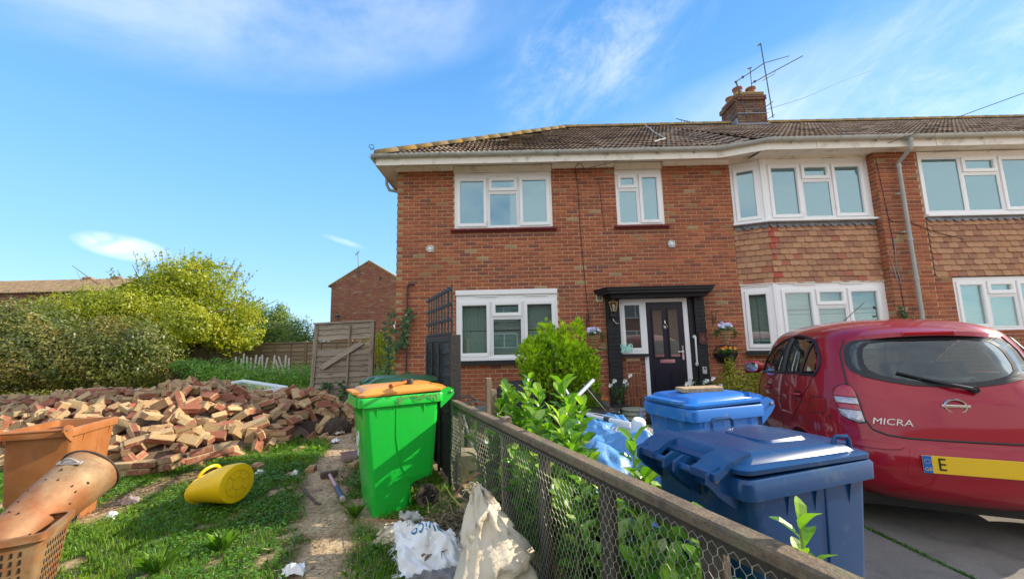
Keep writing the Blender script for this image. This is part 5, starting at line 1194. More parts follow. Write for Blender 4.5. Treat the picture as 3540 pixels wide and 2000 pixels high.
wb = MB(); c = px(1366, 1125, Y=GYY - .1); wb.box(c.x - .1, c.x + .3, GYY - .03, GYY - .002, c.z - .25, c.z + .22); wf = wb.build('window', M_upvc, gbh); wb = MB(); wb.box(c.x - .02, c.x + .3, GYY - .036, GYY - .031, c.z - .17, c.z + .16); wb.build('pane', M_glass_up, wf)
ae = thing('pole_aerial', 'thin television aerial mast fixed to the distant gable', 'aerial', tuple(px(1240, 955, Y=GYY - .1)))
am = MB(); c1 = px(1240, 955, Y=GYY - .1); tp = px(1237, 872, Y=GYY - .1); L_ = tp - c1; M_al = mat('aerial_metal', (.10, .095, .09), .5, metal=.6)
am.tube([(0, 0, 0), tuple(L_)], .018, 6); am.build('mast', M_al, ae); am = MB(); 
am.tube([L_ + Vector((-.12, 0, -.12)), L_ + Vector((.15, -.2, .0))], .01, 5); am.build('boom', M_al, ae)
for i in range(5): am = MB(); q_ = L_ + Vector((-.12 + i * .06, -.05 * i, -.12 + i * .03)); am.tube([q_ - Vector((.0, 0, .09)), q_ + Vector((0.02, 0, .09))], .006, 4); am.build('element', M_al, ae)

lh = thing('tiled_roof_house', 'distant house with an orange brown tiled roof above the dark shrub at far left', 'house', (0, 0, 0))
HY = 34.0; rl = px(420, 963, Y=HY + 2.5); el_ = px(290, 1008, Y=HY); x0_, x1_ = -52.0, rl.x + 1.2
hw = MB(); hw.box(x0_, x1_, HY, HY + .2, 0, el_.z); hw.box(x1_ - .2, x1_, HY + .2, HY + 6, 0, el_.z); hw.build('wall', mat('far_brick_wall', (.20, .085, .055), .9, col2=(.15, .06, .045), nscale=6, gpos=True), lh)
hr = MB(); ez_ = el_.z; rz_ = rl.z; nrw = 10
Mfr = mat('far_roof_tile', (.3, .2, .1), .9, ramp=[(0, (.25, .17, .09)), (.5, (.32, .22, .12)), (1, (.20, .13, .08))], grain=.3, gscale=8, gpos=True)
for r in range(nrw):
    ya, yb = HY - .3 + 2.8 * r / nrw, HY - .3 + 2.8 * (r + 1) / nrw; za, zb = ez_ + (rz_ - ez_) * r / nrw, ez_ + (rz_ - ez_) * (r + 1) / nrw; x_ = x0_
    while x_ < x1_ + .3:
        hr.add([(x_, ya, za + .05), (x_ + .15, ya - .02, za + .09), (x_ + .30, ya, za + .05), (x_ + .30, yb, zb + .02), (x_ + .15, yb, zb + .06), (x_, yb, zb + .02), (x_, ya, za - .02), (x_ + .3, ya, za - .02)], [(0, 1, 4, 5), (1, 2, 3, 4), (0, 6, 7, 2, 1)], RNG.random()); x_ += .3
hro = hr.build('roof', Mfr, lh)
hb2 = MB(); hb2.add([(x0_, HY + 2.5, rz_ + .03), (x1_ + .3, HY + 2.5, rz_ + .03), (x1_ + .3, HY + 6, ez_), (x0_, HY + 6, ez_)], [(0, 1, 2, 3)]); hb2.build('rear_roof', Mfr, lh)
for xx in (300, 398): c = px(xx, 962, Y=HY + 2.4); b_ = MB(); b_.rbox((c.x, HY + 2.5, rz_ + .12), (.9, .3, .22), bev=.03); b_.build('ridge_vent', Mfr, hro)
for xx in (365, 396): c = px(xx, 1000, Y=HY + 1.2); b_ = MB(); b_.lathe([(.11, -.4), (.11, .35), (.14, .36), (.14, .45)], 10, (c.x, HY + 1.2, c.z)); b_.build('roof_vent_pipe', M_upvc, hro)
c0_, c1_ = px(281, 1030, Y=HY - .1), px(314, 1068, Y=HY - .1); ring_ = MB(); ring(ring_, c0_.x, c1_.x, c1_.z, c0_.z, .09, HY - .08, HY - .002); wf = ring_.build('window', M_upvc, lh); pn_ = MB(); pn_.box(c0_.x + .09, c1_.x - .09, HY - .03, HY - .01, c1_.z + .09, c0_.z - .09); pn_.build('pane', glassmat('dark_glass', .16, (.8, .85, .85), body=(.07, .06, .05), bodyf=.8), wf)

# the house across the street, seen mirrored in the lower windows and the car
oh = thing('opposite_house', 'brick house across the street, seen only as a reflection in the ground floor windows', 'house', (0, -21, 0))
m = MB(); m.box(-16, 22, -.3, 0, 0, 5.0); m.build('wall', mat('far_brick_wall', (.20, .085, .055), .9), oh); m = MB(); m.add([(-16.4, .3, 4.9), (22.4, .3, 4.9), (22.4, -4, 7.8), (-16.4, -4, 7.8)], [(0, 1, 2, 3)]); m.box(-16, 22, -8, -.3, 0, 4.8); m.build('roof', Mfr, oh)
for i in range(6):
    for z in (.9, 3.3):
        m = MB(); ring(m, -14 + i * 6, -11.6 + i * 6, z, z + 1.3, .08, .002, .06); m.box(-12.85 + i * 6, -12.75 + i * 6, .002, .06, z + .08, z + 1.22); w_ = m.build('window', M_upvc, oh); m = MB(); m.box(-13.92 + i * 6, -11.68 + i * 6, .004, .01, z + .08, z + 1.22); m.build('pane', glassmat('dark_glass', .16, (.8, .85, .85), body=(.07, .06, .05), bodyf=.8), w_)
# ================================================================ FENCES
M_dkw = mat('dark_stained_timber', (.068, .051, .037), .75, ramp=[(0, (.051, .041, .031)), (.5, (.085, .065, .048)), (1, (.037, .031, .025))], grain=.4, gscale=24, stretch=(3, 3, 1), bump=.3, bscale=40, dirt=(.136, .093, .060), dscale=5, dlo=.55, dhi=.8)
M_rail = mat('mossy_rail', (.200, .140, .085), .9, col2=(.130, .098, .067), nscale=5, grain=.45, gscale=35, bump=.45, bscale=70, gpos=True, dirt=(.170, .166, .085), dscale=6, dlo=.50, dhi=.70)
M_pale = mat('pale_stake_timber', (.30, .22, .15), .9, col2=(.24, .17, .115), nscale=4, grain=.35, gscale=20, stretch=(6, 6, 1), bump=.2)
FP = Vector((-.62, 4.15, 0)); FD = Vector((.397, -.918, 0)).normalized()     # low fence runs towards and past the camera
lf = thing('low_fence', 'dark timber post and rail fence clad in chicken wire running diagonally to the bottom right', 'fence', tuple(FP))
def L2(p): return Vector(p) - FP
RZT = .845
def bar2(name, a, b, w, h, material, par, bev=.006):
    a, b = L2(a), L2(b); d = b - a; m = MB(); m.M = T(*((a + b) / 2)) @ d.to_track_quat('X', 'Z').to_matrix().to_4x4(); m.rbox((0, 0, 0), (d.length, w, h), bev=bev, jit=.0015, r=RNG.random()); m.M = None; return m.build(name, material, par)
A_ = px(1562, 1384, Z=RZT); A_.z = RZT; Bq = px(2886, 2000, Z=RZT); FD2 = (Bq - A_).normalized(); FN = Vector((-FD2.y, FD2.x, 0))   # FN points to the front garden side
if FN.x < 0: FN = -FN
rail_c = lambda s: A_ + FD2 * s + FN * .035
bar2('rail', rail_c(-.05) - Vector((0, 0, .022)), rail_c(4.4) - Vector((0, 0, .022)), .075, .045, M_rail, lf, .008)
bar2('rail', rail_c(-.02) - Vector((0, 0, .068)) + FN * .0, rail_c(4.4) - Vector((0, 0, .068)), .030, .046, M_dkw, lf, .004)
def s_at(xp, zz=.6):
    """distance along the fence where a photograph column crosses it"""
    best = None
    for i in range(900):
        s = i * .005; p = A_ + FD2 * s; d = Vector((p.x, p.y, zz - CAM_H)); X = d.dot(rt); Y_ = d.dot(fw); U_ = d.dot(up); xx = 1770 + F_PX * X / Y_
        if best is None or abs(xx - xp) < best[0]: best = (abs(xx - xp), s)
    return best[1]
posts = [.02, s_at(1640), s_at(1728), s_at(1855), s_at(2070), s_at(2440)]; posts += [posts[-1] + .42, posts[-1] + .9]
for i, s in enumerate(posts):
    c = rail_c(s) + FN * .02; w_ = .075 if i != 3 else .07; m = MB(); m.M = T(*L2((c.x, c.y, 0))) @ Rz(math.atan2(FD2.y, FD2.x)); m.rbox((0, 0, .375), (.085, .04, .85), bev=.005, jit=.002, r=RNG.random()); m.M = None; m.build('post', M_dkw, lf)
bar2('lower_rail', rail_c(-.02) + Vector((0, 0, .07 - RZT)), rail_c(4.4) + Vector((0, 0, .07 - RZT)), .03, .07, M_dkw, lf)
# chicken wire
wire = MB(); cw, chh = .036, .031; nxw, nzw = int(3.9 / cw), int(.80 / chh)
def wp3(u, z):
    bul = .010 * math.sin(u * 5.1 + z * 7) + .006 * math.sin(u * 17) ; c = A_ + FD2 * u - FN * (.008 + bul * max(0, math.sin(math.pi * min(1, z / .8)))); return L2((c.x, c.y, z))
V = []; 
def wseg(p, q, w=.0011):
    d = (q - p).normalized(); a = d.cross(Vector((.3, .9, .2))).normalized() * w; b = d.cross(a).normalized() * w
    o = len(wire.v); wire.v += [tuple(p + a), tuple(p - a * .5 + b * .87), tuple(p - a * .5 - b * .87), tuple(q + a), tuple(q - a * .5 + b * .87), tuple(q - a * .5 - b * .87)]
    wire.f += [(o, o + 1, o + 4, o + 3), (o + 1, o + 2, o + 5, o + 4), (o + 2, o, o + 3, o + 5)]; wire.r += [.5] * 3
for j in range(nzw):
    for i in range(nxw):
        u0 = i * cw + (cw / 2 if j % 2 else 0); z0 = .02 + j * chh; jt = lambda: RNG.gauss(0, .0012)
        a = wp3(u0, z0); b = wp3(u0, z0 + chh * .52); l = wp3(u0 - cw / 2, z0 + chh); r = wp3(u0 + cw / 2, z0 + chh)
        wseg(a, b, .0016); wseg(b, l); wseg(b, r)
wire.build('chicken_wire', mat('galvanised_wire', (.50, .47, .38), .45, metal=.5), lf, kind='stuff')
# tall black panel with trellis going back towards the house
M_blkw = mat('black_painted_timber', (.022, .019, .017), .6, ramp=[(0, (.018, .016, .015)), (.5, (.035, .029, .025)), (1, (.014, .013, .013))], grain=.4, gscale=22, bump=.3, bscale=40, dirt=(.07, .045, .028), dscale=4, dlo=.58, dhi=.85)
P0 = Vector((-.625, 4.20, 0)); PD = (Vector((-1.165, 5.42, 0)) - Vector((-.655, 4.20, 0))); PL = PD.length; PD.normalize()
tf = thing('trellis_fence', 'black stained lap fence panel with square trellis on top, between the bins and the house', 'fence panel', tuple(P0), math.atan2(PD.y, PD.x))
def fbx(nm, x0, x1, y0, y1, z0, z1, par=None, m=M_blkw, bev=.003): mb = MB(); mb.rbox(((x0 + x1) / 2, (y0 + y1) / 2, (z0 + z1) / 2), (x1 - x0, y1 - y0, z1 - z0), bev=bev, jit=.0015, r=RNG.random()); return mb.build(nm, m, par or tf)
fbx('post', -.07, .03, -.06, .05, 0, 1.49, bev=.004); fbx('post', PL, PL + .07, -.04, .04, 0, 1.50, m=mat('ochre_post', (.22, .12, .03), .8, grain=.3))
fbx('top_rail', .035, PL - .005, .0, .05, 1.42, 1.475)
for i in range(11):
    z = .08 + i * .122; mb = MB(); n = 10; vs = []; ph_ = RNG.random() * 6
    for k in range(n + 1): x_ = .04 + (PL - .05) * k / n; wv = .004 * math.sin(k * 1.3 + ph_); vs += [(x_, .055, z - .01 + wv), (x_, .035, z + .13)]
    mb.add(vs, [(2 * k, 2 * k + 1, 2 * k + 3, 2 * k + 2) for k in range(n)], RNG.random()); mb.build('slat', M_blkw, tf)
for x_ in (.36, .72, 1.06): fbx('batten', x_ - .02, x_ + .02, .062, .085, .05, 1.41)
tr = [(.02 + i * (PL - .06) / 8) for i in range(9)]
for i, x_ in enumerate(tr): fbx('trellis_upright', x_ - .012, x_ + .018, .0, .018, 1.478, 2.02 if i else 2.03)
for z in (1.50, 1.65, 1.815, 1.975): fbx('trellis_lath', -.05, PL + .01, .020, .036, z - .018, z + .018)
# pale stakes in the front garden
for (xa, ya, Y_, w_, lbl) in ((1706, 1345, 3.75, .062, 'tall weathered wooden stake with a dark bracket, behind the low fence'), (1688, 1305, 4.6, .075, 'grey wooden stake standing behind the tall stake near the wall'), (1748, 1440, 3.05, .085, 'square pale topped wooden post rising above the low rail')):
    p = px(xa, ya, Y=Y_); m = MB(); m.rbox((0, 0, p.z / 2), (w_ * .8, w_ * .8, p.z), bev=.004, jit=.002); o = m.build('stake', M_pale); o.location = (p.x, p.y, 0); o.rotation_euler = (0, 0, .3); tag(o, lbl, 'post')
m = MB(); p = px(1750, 1442, Y=3.05); 

# ================================================================ WHEELIE BINS
def rrect(w, d, z, r=.05, n=5, y0=0.0):
    pts = []
    for cx, cy, a0 in ((w - r, d - r, 0), (-(w - r), d - r, 90), (-(w - r), -(d - r), 180), (w - r, -(d - r), 270)):
        for k in range(n + 1): a = rad(a0 + 90 * k / n); pts.append(Vector((cx + r * math.cos(a), cy + r * math.sin(a) + y0, z)))
    return pts
M_tyre = mat('black_rubber', (.018, .017, .016), .8, dirt=(.24, .17, .11), dscale=14, dlo=.40, dhi=.62); M_hub = mat('black_hub', (.03, .03, .03), .5, dirt=(.12, .09, .06), dscale=16, dlo=.5, dhi=.75)
def wheelie(name, label, loc, rz, body, lidm, W=.29, D=.365, lid_open=None, two_grips=False, group=None, logo=None, dirty_axle=True):
    b = thing(name, label, 'wheelie bin', loc, rz, group)
    mb = MB(); rings = []
    for z, w, fy, ry in ((.0, .235, .225, -.06), (.03, .24, .232, -.07), (.20, .245, .250, -.10), (.235, .247, .254, -.14), (.26, .248, .257, -.275), (.30, .250, .262, -.285), (.60, .262, .295, -.305), (.90, .272, .325, -.325)):
        k = W / .29; kd = D / .365; rings.append(rrect(w * k, (fy - ry) / 2 * kd, z, .045, 5, (fy + ry) / 2 * kd))
    rings = [[v for v in r] for r in rings]; mb.loft(rings, capb=False); body_o = mb.build('body', body, b, smooth=True)
    # moulded stiffening line on each side and gussets under the rim
    for s_ in (-1, 1):
        st_ = MB(); pts = [(s_ * (.270 * W / .29 + .002), .06, .88), (s_ * (.262 * W / .29 + .003), .055, .62), (s_ * (.256 * W / .29 + .003), .02, .42), (s_ * (.249 * W / .29 + .003), -.06, .26), (s_ * (.244 * W / .29 + .002), -.08, .05)]; st_.tube(pts, .004, 5); st_.build('moulding_line', body, b)
        for y in (-.15, .0, .20) if two_grips else (-.18, .22):
            g = MB(); g.add([(s_ * .262, y - .004, .90), (s_ * (W - .004), y - .004, .90), (s_ * .262, y - .004, .76), (s_ * .262, y + .004, .90), (s_ * (W - .004), y + .004, .90), (s_ * .262, y + .004, .76)], [(0, 1, 2), (3, 5, 4), (1, 4, 5, 2), (0, 2, 5, 3)]); g.build('gusset', body, b)
    for x_ in (-.15, .0, .15):
        g = MB(); g.add([(x_ - .004, .30, .90), (x_ - .004, D - .004, .90), (x_ - .004, .31, .77), (x_ + .004, .30, .90), (x_ + .004, D - .004, .90), (x_ + .004, .31, .77)], [(0, 1, 2), (3, 5, 4), (1, 4, 5, 2), (0, 2, 5, 3)]); g.build('gusset', body, b)
    rm = MB(); R0 = [rrect(W - .018, D - .018, .885, .04), rrect(W, D, .89, .045), rrect(W + .002, D + .002, .955, .045), rrect(W - .006, D - .006, .968, .045), rrect(W - .035, D - .035, .968, .035), rrect(W - .037, D - .037, .90, .035)]
    rm.loft(R0, capa=False, capb=False); fy = D; rm.rbox((0, D + .002, .925), (.40, .03, .085), bev=.008); rm.build('rim', body, b, smooth=True)
    # rear handle lugs and bars
    hm = MB(); yb = -D
    e_w = W - .022 if not two_grips else .205; lugs = (-e_w, e_w) if not two_grips else (-e_w, -.03, .03, e_w)
    for x_ in lugs: 
        h_ = MB(); h_.prism([(yb + .03, .83), (yb + .03, .985), (yb - .045, 1.01), (yb - .095, .985), (yb - .10, .945), (yb - .06, .90)], -.008, .008, M=T(x_, 0, 0) @ Matrix(((0, 0, 1, 0), (1, 0, 0, 0), (0, 1, 0, 0), (0, 0, 0, 1)))); h_.build('hinge_lug', body, b, smooth=True)
    prs = ((-e_w, e_w),) if not two_grips else ((-e_w, -.03), (.03, e_w))
    for a, c in prs: h_ = MB(); h_.tube([(a, yb - .065, .965), (c, yb - .065, .965)], .016, 12); h_.build('handle_bar', body, b, smooth=True)
    for x_ in lugs: h_ = MB(); h_.lathe([(.013, -.006), (.013, .004), (.006, .008)], 12, (x_ + (.012 if x_ > 0 else -.012), yb - .065, .965), Ry(rad(90 if x_ > 0 else -90)).to_3x3()); h_.build('hinge_pin', mat('pin_grey', (.25, .24, .22), .4, metal=.5), b, smooth=True)
    # lid
    ld = MB(); W2_, D2_ = W - .012, D - .004
    tl_ = lambda y: (D2_ - y) / (2 * D2_) * .012
    def lring(w, d, z, r=.05, y0=0.0): return [Vector((v.x, v.y, v.z + tl_(v.y))) for v in rrect(w, d, z, r, 6, y0)]
    ld.loft([lring(W2_ - .004, D2_ - .004, .972), lring(W2_ + .004, D2_ + .004, .974), lring(W2_ + .006, D2_ + .006, .992), lring(W2_ - .01, D2_ - .01, 1.0), lring(W2_ - .028, D2_ - .025, 1.002), lring(W2_ - .045, D2_ - .045, 1.026, .06), lring(W2_ - .075, D2_ - .075, 1.034, .06), lring(W2_ - .12, D2_ - .12, 1.040, .06), lring(.04, .08, 1.046, .03)], capa=True)
    lid = ld.build('lid', lidm, b, smooth=True)
    lp_ = MB(); lp_.prism([(-.19, D - .05), (.19, D - .05), (.165, D + .035), (-.165, D + .035)], .995, 1.012); lp_.build('lid_lip', lidm, lid, smooth=True)
    for s_ in (-1, 1):
        hb_ = MB(); hb_.loft([[Vector((s_ * .17 + dx, y, z)) for dx in (-.06, .06)] + [Vector((s_ * .17 + dx, y, z - .03)) for dx in (.06, -.06)] for y, z in ((-D + .10, 1.05), (-D + .0, 1.03), (-D - .05, 1.0), (-D - .085, .99))]); hb_.build('lid_hinge', lidm, lid, smooth=True)
    # wheels
    ax = MB(); ax.tube([(-.25, -.22, .10), (.25, -.22, .10)], .011, 8); ax.build('axle', mat('steel_axle', (.3, .3, .3), .4, metal=.8), b)
    for s_ in (-1, 1):
        wq = MB(); M_ = Ry(rad(90)).to_3x3(); wq.lathe([(.062, -.026), (.088, -.028), (.100, -.020), (.102, 0), (.100, .020), (.088, .028), (.062, .026)], 26, (s_ * .262, -.22, .10), M_, cap=False); wh = wq.build('wheel', M_tyre, b, smooth=True)
        hq = MB(); hq.lathe([(.0, -.012), (.064, -.014), (.064, .014), (.0, .012)], 20, (s_ * .262, -.22, .10), M_, cap=False)
        for k in range(6): a = k * 1.047; hq.rbox((s_ * .281, -.22 + .036 * math.cos(a), .10 + .036 * math.sin(a)), (.012, .05, .014), Rx(a).to_3x3(), bev=.002)
        hq.lathe([(.018, -.02), (.018, .022)], 12, (s_ * .262, -.22, .10), M_); hq.build('hub', M_hub, wh, smooth=True)
    return b
M_green = mat('bright_green_plastic', (.014, .50, .045), .30, grain=.04, gscale=40, dirt=(.03, .36, .06), dscale=5, dlo=.55, dhi=.9); M_orange = mat('orange_plastic', (.72, .30, .055), .34, grain=.05, dirt=(.62, .27, .07), dscale=4, dlo=.6, dhi=.9)
M_dgreen = mat('dark_green_plastic', (.045, .15, .055), .35, grain=.08, dirt=(.12, .19, .11), dscale=6, dlo=.5, dhi=.85)
M_blue = mat('sky_blue_plastic', (.020, .17, .56), .33, grain=.06, dirt=(.20, .34, .56), dscale=5, dlo=.56, dhi=.85); M_navy = mat('navy_plastic', (.007, .050, .155), .24, grain=.06, dirt=(.06, .11, .18), dscale=9, dlo=.58, dhi=.85, spec=.45)
M_brbin = mat('faded_brown_plastic', (.36, .125, .035), .45, col2=(.42, .17, .06), nscale=5, grain=.06, dirt=(.25, .12, .07), dscale=6, dlo=.56, dhi=.8)
gb = wheelie('wheelie_bin', 'bright green wheelie bin with an orange lid standing against the start of the low fence', (-1.094, 3.755, 0), rad(120.7), M_green, M_orange)
db_ = wheelie('wheelie_bin', 'dark green wheelie bin with a pale dusty lid, hidden behind the bright green one', (-1.27, 4.72, 0), rad(-62), M_dgreen, M_dgreen)
bb = wheelie('wheelie_bin', 'sky blue wheelie bin with a slab on its lid, beside the red car', (1.37, 3.02, -.035), rad(108.5), M_blue, M_blue, two_grips=False, W=.27, D=.315)
nb = wheelie('wheelie_bin', 'navy blue wheelie bin in the near foreground with its twin handles facing the fence', (1.075, 1.905, -.02), rad(-70.6), M_navy, M_navy, two_grips=True)
nb.scale = (1, 1, .93)
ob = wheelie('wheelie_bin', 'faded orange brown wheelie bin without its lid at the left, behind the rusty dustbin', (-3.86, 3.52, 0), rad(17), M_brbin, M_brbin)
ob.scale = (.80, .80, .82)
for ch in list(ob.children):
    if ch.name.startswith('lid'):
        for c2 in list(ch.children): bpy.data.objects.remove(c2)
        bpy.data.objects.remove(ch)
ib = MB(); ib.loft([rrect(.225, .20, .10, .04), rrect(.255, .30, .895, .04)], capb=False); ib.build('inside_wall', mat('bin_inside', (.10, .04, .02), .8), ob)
# recycling mark on the green bin front
def loc_on(o, v): return o.matrix_world @ Vector(v)
lg = MB(); lg.tube([(.045 * math.cos(a), .318, .60 + .06 * math.sin(a)) for a in [k * math.pi / 10 for k in range(20)]], .005, 5, closed=True); lg.tube([(.0, .318, .57), (.0, .318, .63)], .008, 5); lg.rbox((0, .312, .49), (.03, .006, .06)); lg.build('council_mark', mat('white_print', (.7, .72, .7), .6), gb)
# lid grips of the navy bin
def wgrip(par, p0, p1, h, r, mt, name='lid_grip'):
    inv = par.matrix_world.inverted() if par.matrix_world != Matrix.Identity(4) else Matrix.Identity(4); g = MB(); p0, p1 = Vector(p0), Vector(p1); u = Vector((0, 0, h)); d = (p1 - p0) * .12
    g.tube([p0, p0 + u * .7, p0 + u + d, p1 + u - d, p1 + u * .7, p1], r, 8); return g.build(name, mt, par, smooth=True)
wgrip(nb, (-.235, .02, 1.03), (-.235, .16, 1.03), .045, .009, M_navy); wgrip(nb, (.21, .24, 1.01), (.23, .30, 1.01), .05, .010, M_navy)
rp = MB(); rp.loft([rrect(.13, .15, 1.03, .05), rrect(.11, .13, 1.058, .05), rrect(.02, .04, 1.064, .015)], capa=False)
for k, v in enumerate(rp.v): rp.v[k] = (v[0] + .03, v[1] + .05, v[2])
rp.build('lid_boss', M_navy, nb, smooth=True)
# cobweb straggles and grass clippings on the green rim
cl_ = MB()
for i in range(26):
    x_, y_ = .30, RNG.uniform(-.33, .0) if i % 3 else RNG.uniform(-.3, .3); a = Vector((.293, y_, .955 + RNG.uniform(-.01, .01))); cl_.tube([a, a + Vector((.01, RNG.uniform(-.03, .03), RNG.uniform(-.01, .02))), a + Vector((.008, RNG.uniform(-.05, .05), RNG.uniform(-.06, .0)))], .0018, 4)
for s_ in (-1,):
    pass
clo = cl_.build('grass_clippings', M_straw, gb, kind='stuff'); 
cl_ = MB()
for i in range(26):
    y_ = RNG.uniform(-.33, .05); a = Vector((-.293, y_, .955 + RNG.uniform(-.01, .01))); cl_.tube([a, a + Vector((-.01, RNG.uniform(-.03, .03), RNG.uniform(-.01, .02))), a + Vector((-.008, RNG.uniform(-.05, .05), RNG.uniform(-.06, .0)))], .0018, 4)
cl_.build('grass_clippings', M_straw, gb, kind='stuff')
# slab on the blue bin
c = px(2424, 1350, Z=1.02); sl_ = MB(); sl_.rbox((0, 0, 0), (.31, .11, .034), bev=.004, jit=.003); so_ = sl_.build('chipboard_offcut', mat('chipboard', (.46, .33, .19), .85, col2=(.36, .25, .14), nscale=40, grain=.4, gscale=60)); so_.location = (c.x, c.y + .03, 1.03); so_.rotation_euler = (rad(1), 0, rad(6)); tag(so_, 'rectangular chipboard offcut lying on the sky blue bin lid', 'board')
# mallet on the orange lid
def hammer(name, label, p_end, p_head, hl, hr, hm, gm, grip_len, headm, gripm2, head_turn=0.0):
    p_end, p_head = Vector(p_end), Vector(p_head); d = p_head - p_end; t_ = thing(name, label, 'hammer', tuple(p_end)); m = MB(); m.tube([(0, 0, 0), tuple(d)], hl[0], 10); m.build('shaft', hm, t_, smooth=True)
    m = MB(); m.tube([(0, 0, 0), tuple(d * grip_len)], hl[0] * 1.25, 10); m.build('grip', gm, t_, smooth=True)
    if gripm2: m = MB(); m.tube([tuple(-d * .02), tuple(d * .05)], hl[0] * 1.5, 10); m.build('end_cap', gripm2, t_, smooth=True)
    dn = d.normalized(); s_ = Rz(head_turn) @ dn.cross(Vector((0, 0, 1))).normalized(); m = MB(); q = s_.to_track_quat('X', 'Z').to_matrix(); m.M = T(*d) @ q.to_4x4(); m.rbox((0, 0, 0), hr, bev=.006, jit=.001); m.M = None; m.build('head', headm, t_); return t_
M_org2 = mat('orange_handle', (.55, .16, .03), .5); M_iron = mat('rusty_iron', (.085, .065, .055), .7, col2=(.12, .07, .045), nscale=20, grain=.3)
e_, hd_ = px(1352, 1334, Z=1.075), px(1408, 1318, Z=1.085); hammer('club_hammer', 'orange handled club hammer lying on the orange bin lid', e_, hd_, (.013,), (.10, .045, .045), M_org2, mat('black_grip', (.035, .03, .03), .6), .0, M_iron, M_org2)
m = MB(); dd = hd_ - e_; m.tube([tuple(e_ + dd * .25), tuple(e_ + dd * .7)], .0155, 10); 
e_, hd_ = px(1186, 1725, Z=.03), px(1138, 1637, Z=.05); hammer('sledge_hammer', 'sledge hammer with a pink shaft and blue grip lying on the dirt path', e_, hd_, (.016,), (.17, .058, .058), mat('pink_shaft', (.55, .33, .36), .5), mat('blue_grip', (.06, .10, .17), .6), .45, M_iron, mat('pale_cap', (.5, .38, .36), .6))
cbx = MB(); cp_ = [px(a, b, Z=z) for a, b, z in ((1042, 1672, .05), (1052, 1695, .03), (1072, 1715, .02), (1090, 1735, .02), (1108, 1741, .03))]; cbx.tube(cp_, [.010, .012, .012, .012, .008], 7); tag(cbx.build('crowbar', M_iron, smooth=True), 'short rusty crowbar lying on the dirt left of the sledge hammer', 'crowbar')
# broken brown ridge tile by the bin
a_, b_ = px(1178, 1580, Z=.05), px(1262, 1568, Z=.05); d_ = b_ - a_; m = MB(); vs = []; n = 8
for k in range(n + 1):
    t_ = math.pi * (.12 + .76 * k / n); 
    for q_ in (0, 1): vs.append((q_ * d_.length, .13 * math.cos(t_), .09 * math.sin(t_) - .04))
m.add(vs, [(2 * k, 2 * k + 1, 2 * k + 3, 2 * k + 2) for k in range(n)]); o = m.build('ridge_tile', mat('purple_brown_tile', (.22, .12, .10), .75, grain=.25, dirt=(.3, .22, .18), dscale=8, dlo=.5, dhi=.8)); o.location = tuple(a_); o.rotation_euler = (rad(10), 0, math.atan2(d_.y, d_.x)); tag(o, 'curved purple brown ridge tile lying on the ground left of the green bin', 'roof tile')

# rusty perforated dustbin lying against the brown bin, leaning toward the camera
M_rust = mat('rusty_galvanised', (.30, .115, .04), .62, col2=(.36, .25, .13), nscale=3.5, grain=.2, gscale=20, bump=.15, bscale=20, dirt=(.13, .045, .02), dscale=5, dlo=.52, dhi=.72, metal=.25)
C1 = px(312, 1628, Y=3.05); C0 = px(125, 1775, Y=2.70)
du = thing('incinerator_bin', 'dented rusty orange galvanised dustbin with punched holes, tipped over at the left edge', 'dustbin', tuple(C1)); axd = (C1 - C0 + Vector((0, .0, .02))).normalized(); qd = axd.to_track_quat('Z', 'Y').to_matrix().to_4x4(); L_ = (C1 - C0).length
m = MB(); seg = 28; prof = [(.145, -.69), (.155, -.44), (.165, -.22), (.178, -.0)]; m.M = qd
vs = []
for ra, z in prof:
    for k in range(seg): a = 2 * math.pi * k / seg; f_ = 1 + .04 * math.sin(2 * a + z * 6) + .02 * math.sin(5 * a + z * 14); vs.append((ra * f_ * math.cos(a), ra * f_ * math.sin(a), z))
m.add(vs, [(i * seg + k, i * seg + (k + 1) % seg, (i + 1) * seg + (k + 1) % seg, (i + 1) * seg + k) for i in range(3) for k in range(seg)] + [tuple(range(seg))[::-1]]); m.M = None; m.build('body', M_rust, du, smooth=True)
m = MB(); m.M = qd; m.tube([(.180 * math.cos(a) * (1 + .04 * math.sin(2 * a)), .180 * math.sin(a) * (1 + .04 * math.sin(2 * a)), .0) for a in [2 * math.pi * k / seg for k in range(seg)]], .008, 6, closed=True); m.M = None; m.build('rim', mat('dark_rust', (.06, .035, .025), .7), du, smooth=True)
m = MB(); m.M = qd; m.lathe([(.0, -.06), (.170, -.05)], seg, cap=False); m.M = None; m.build('inner_shadow_plate', M_rust, du)
hx = (qd.inverted() @ Vector((.1, -.45, .9))).normalized(); ah = math.atan2(hx.y, hx.x)
m = MB(); m.M = qd; 
pts = [(.168 + (.04 * math.sin(math.pi * k / 8)), (-.06 + .12 * k / 8), -.11) for k in range(9)]; m.M = qd @ Rz(ah); m.tube(pts, .008, 6); m.rbox((.174, 0, -.11), (.012, .15, .03), bev=.003); m.M = None; m.build('handle', mat('pale_metal_handle', (.5, .44, .38), .4, metal=.6), du, smooth=True)
m = MB()
for i in range(20):
    a = ah + RNG.uniform(-1.2, 1.5); z = RNG.choice([-.58, -.5, -.42, -.34, -.26, -.18]) + RNG.uniform(-.01, .01); ra = .178 + z * .05; f_ = 1 + .04 * math.sin(2 * a + z * 6) + .02 * math.sin(5 * a + z * 14); m.M = qd @ Rz(a) @ T(ra * f_ + .004, 0, z) @ Ry(rad(90)); m.lathe([(.0055, -.002), (.0055, .001)], 8)
m.M = None; m.build('punched_holes', mat('hole_black', (.01, .008, .006), .9), du, kind='stuff')
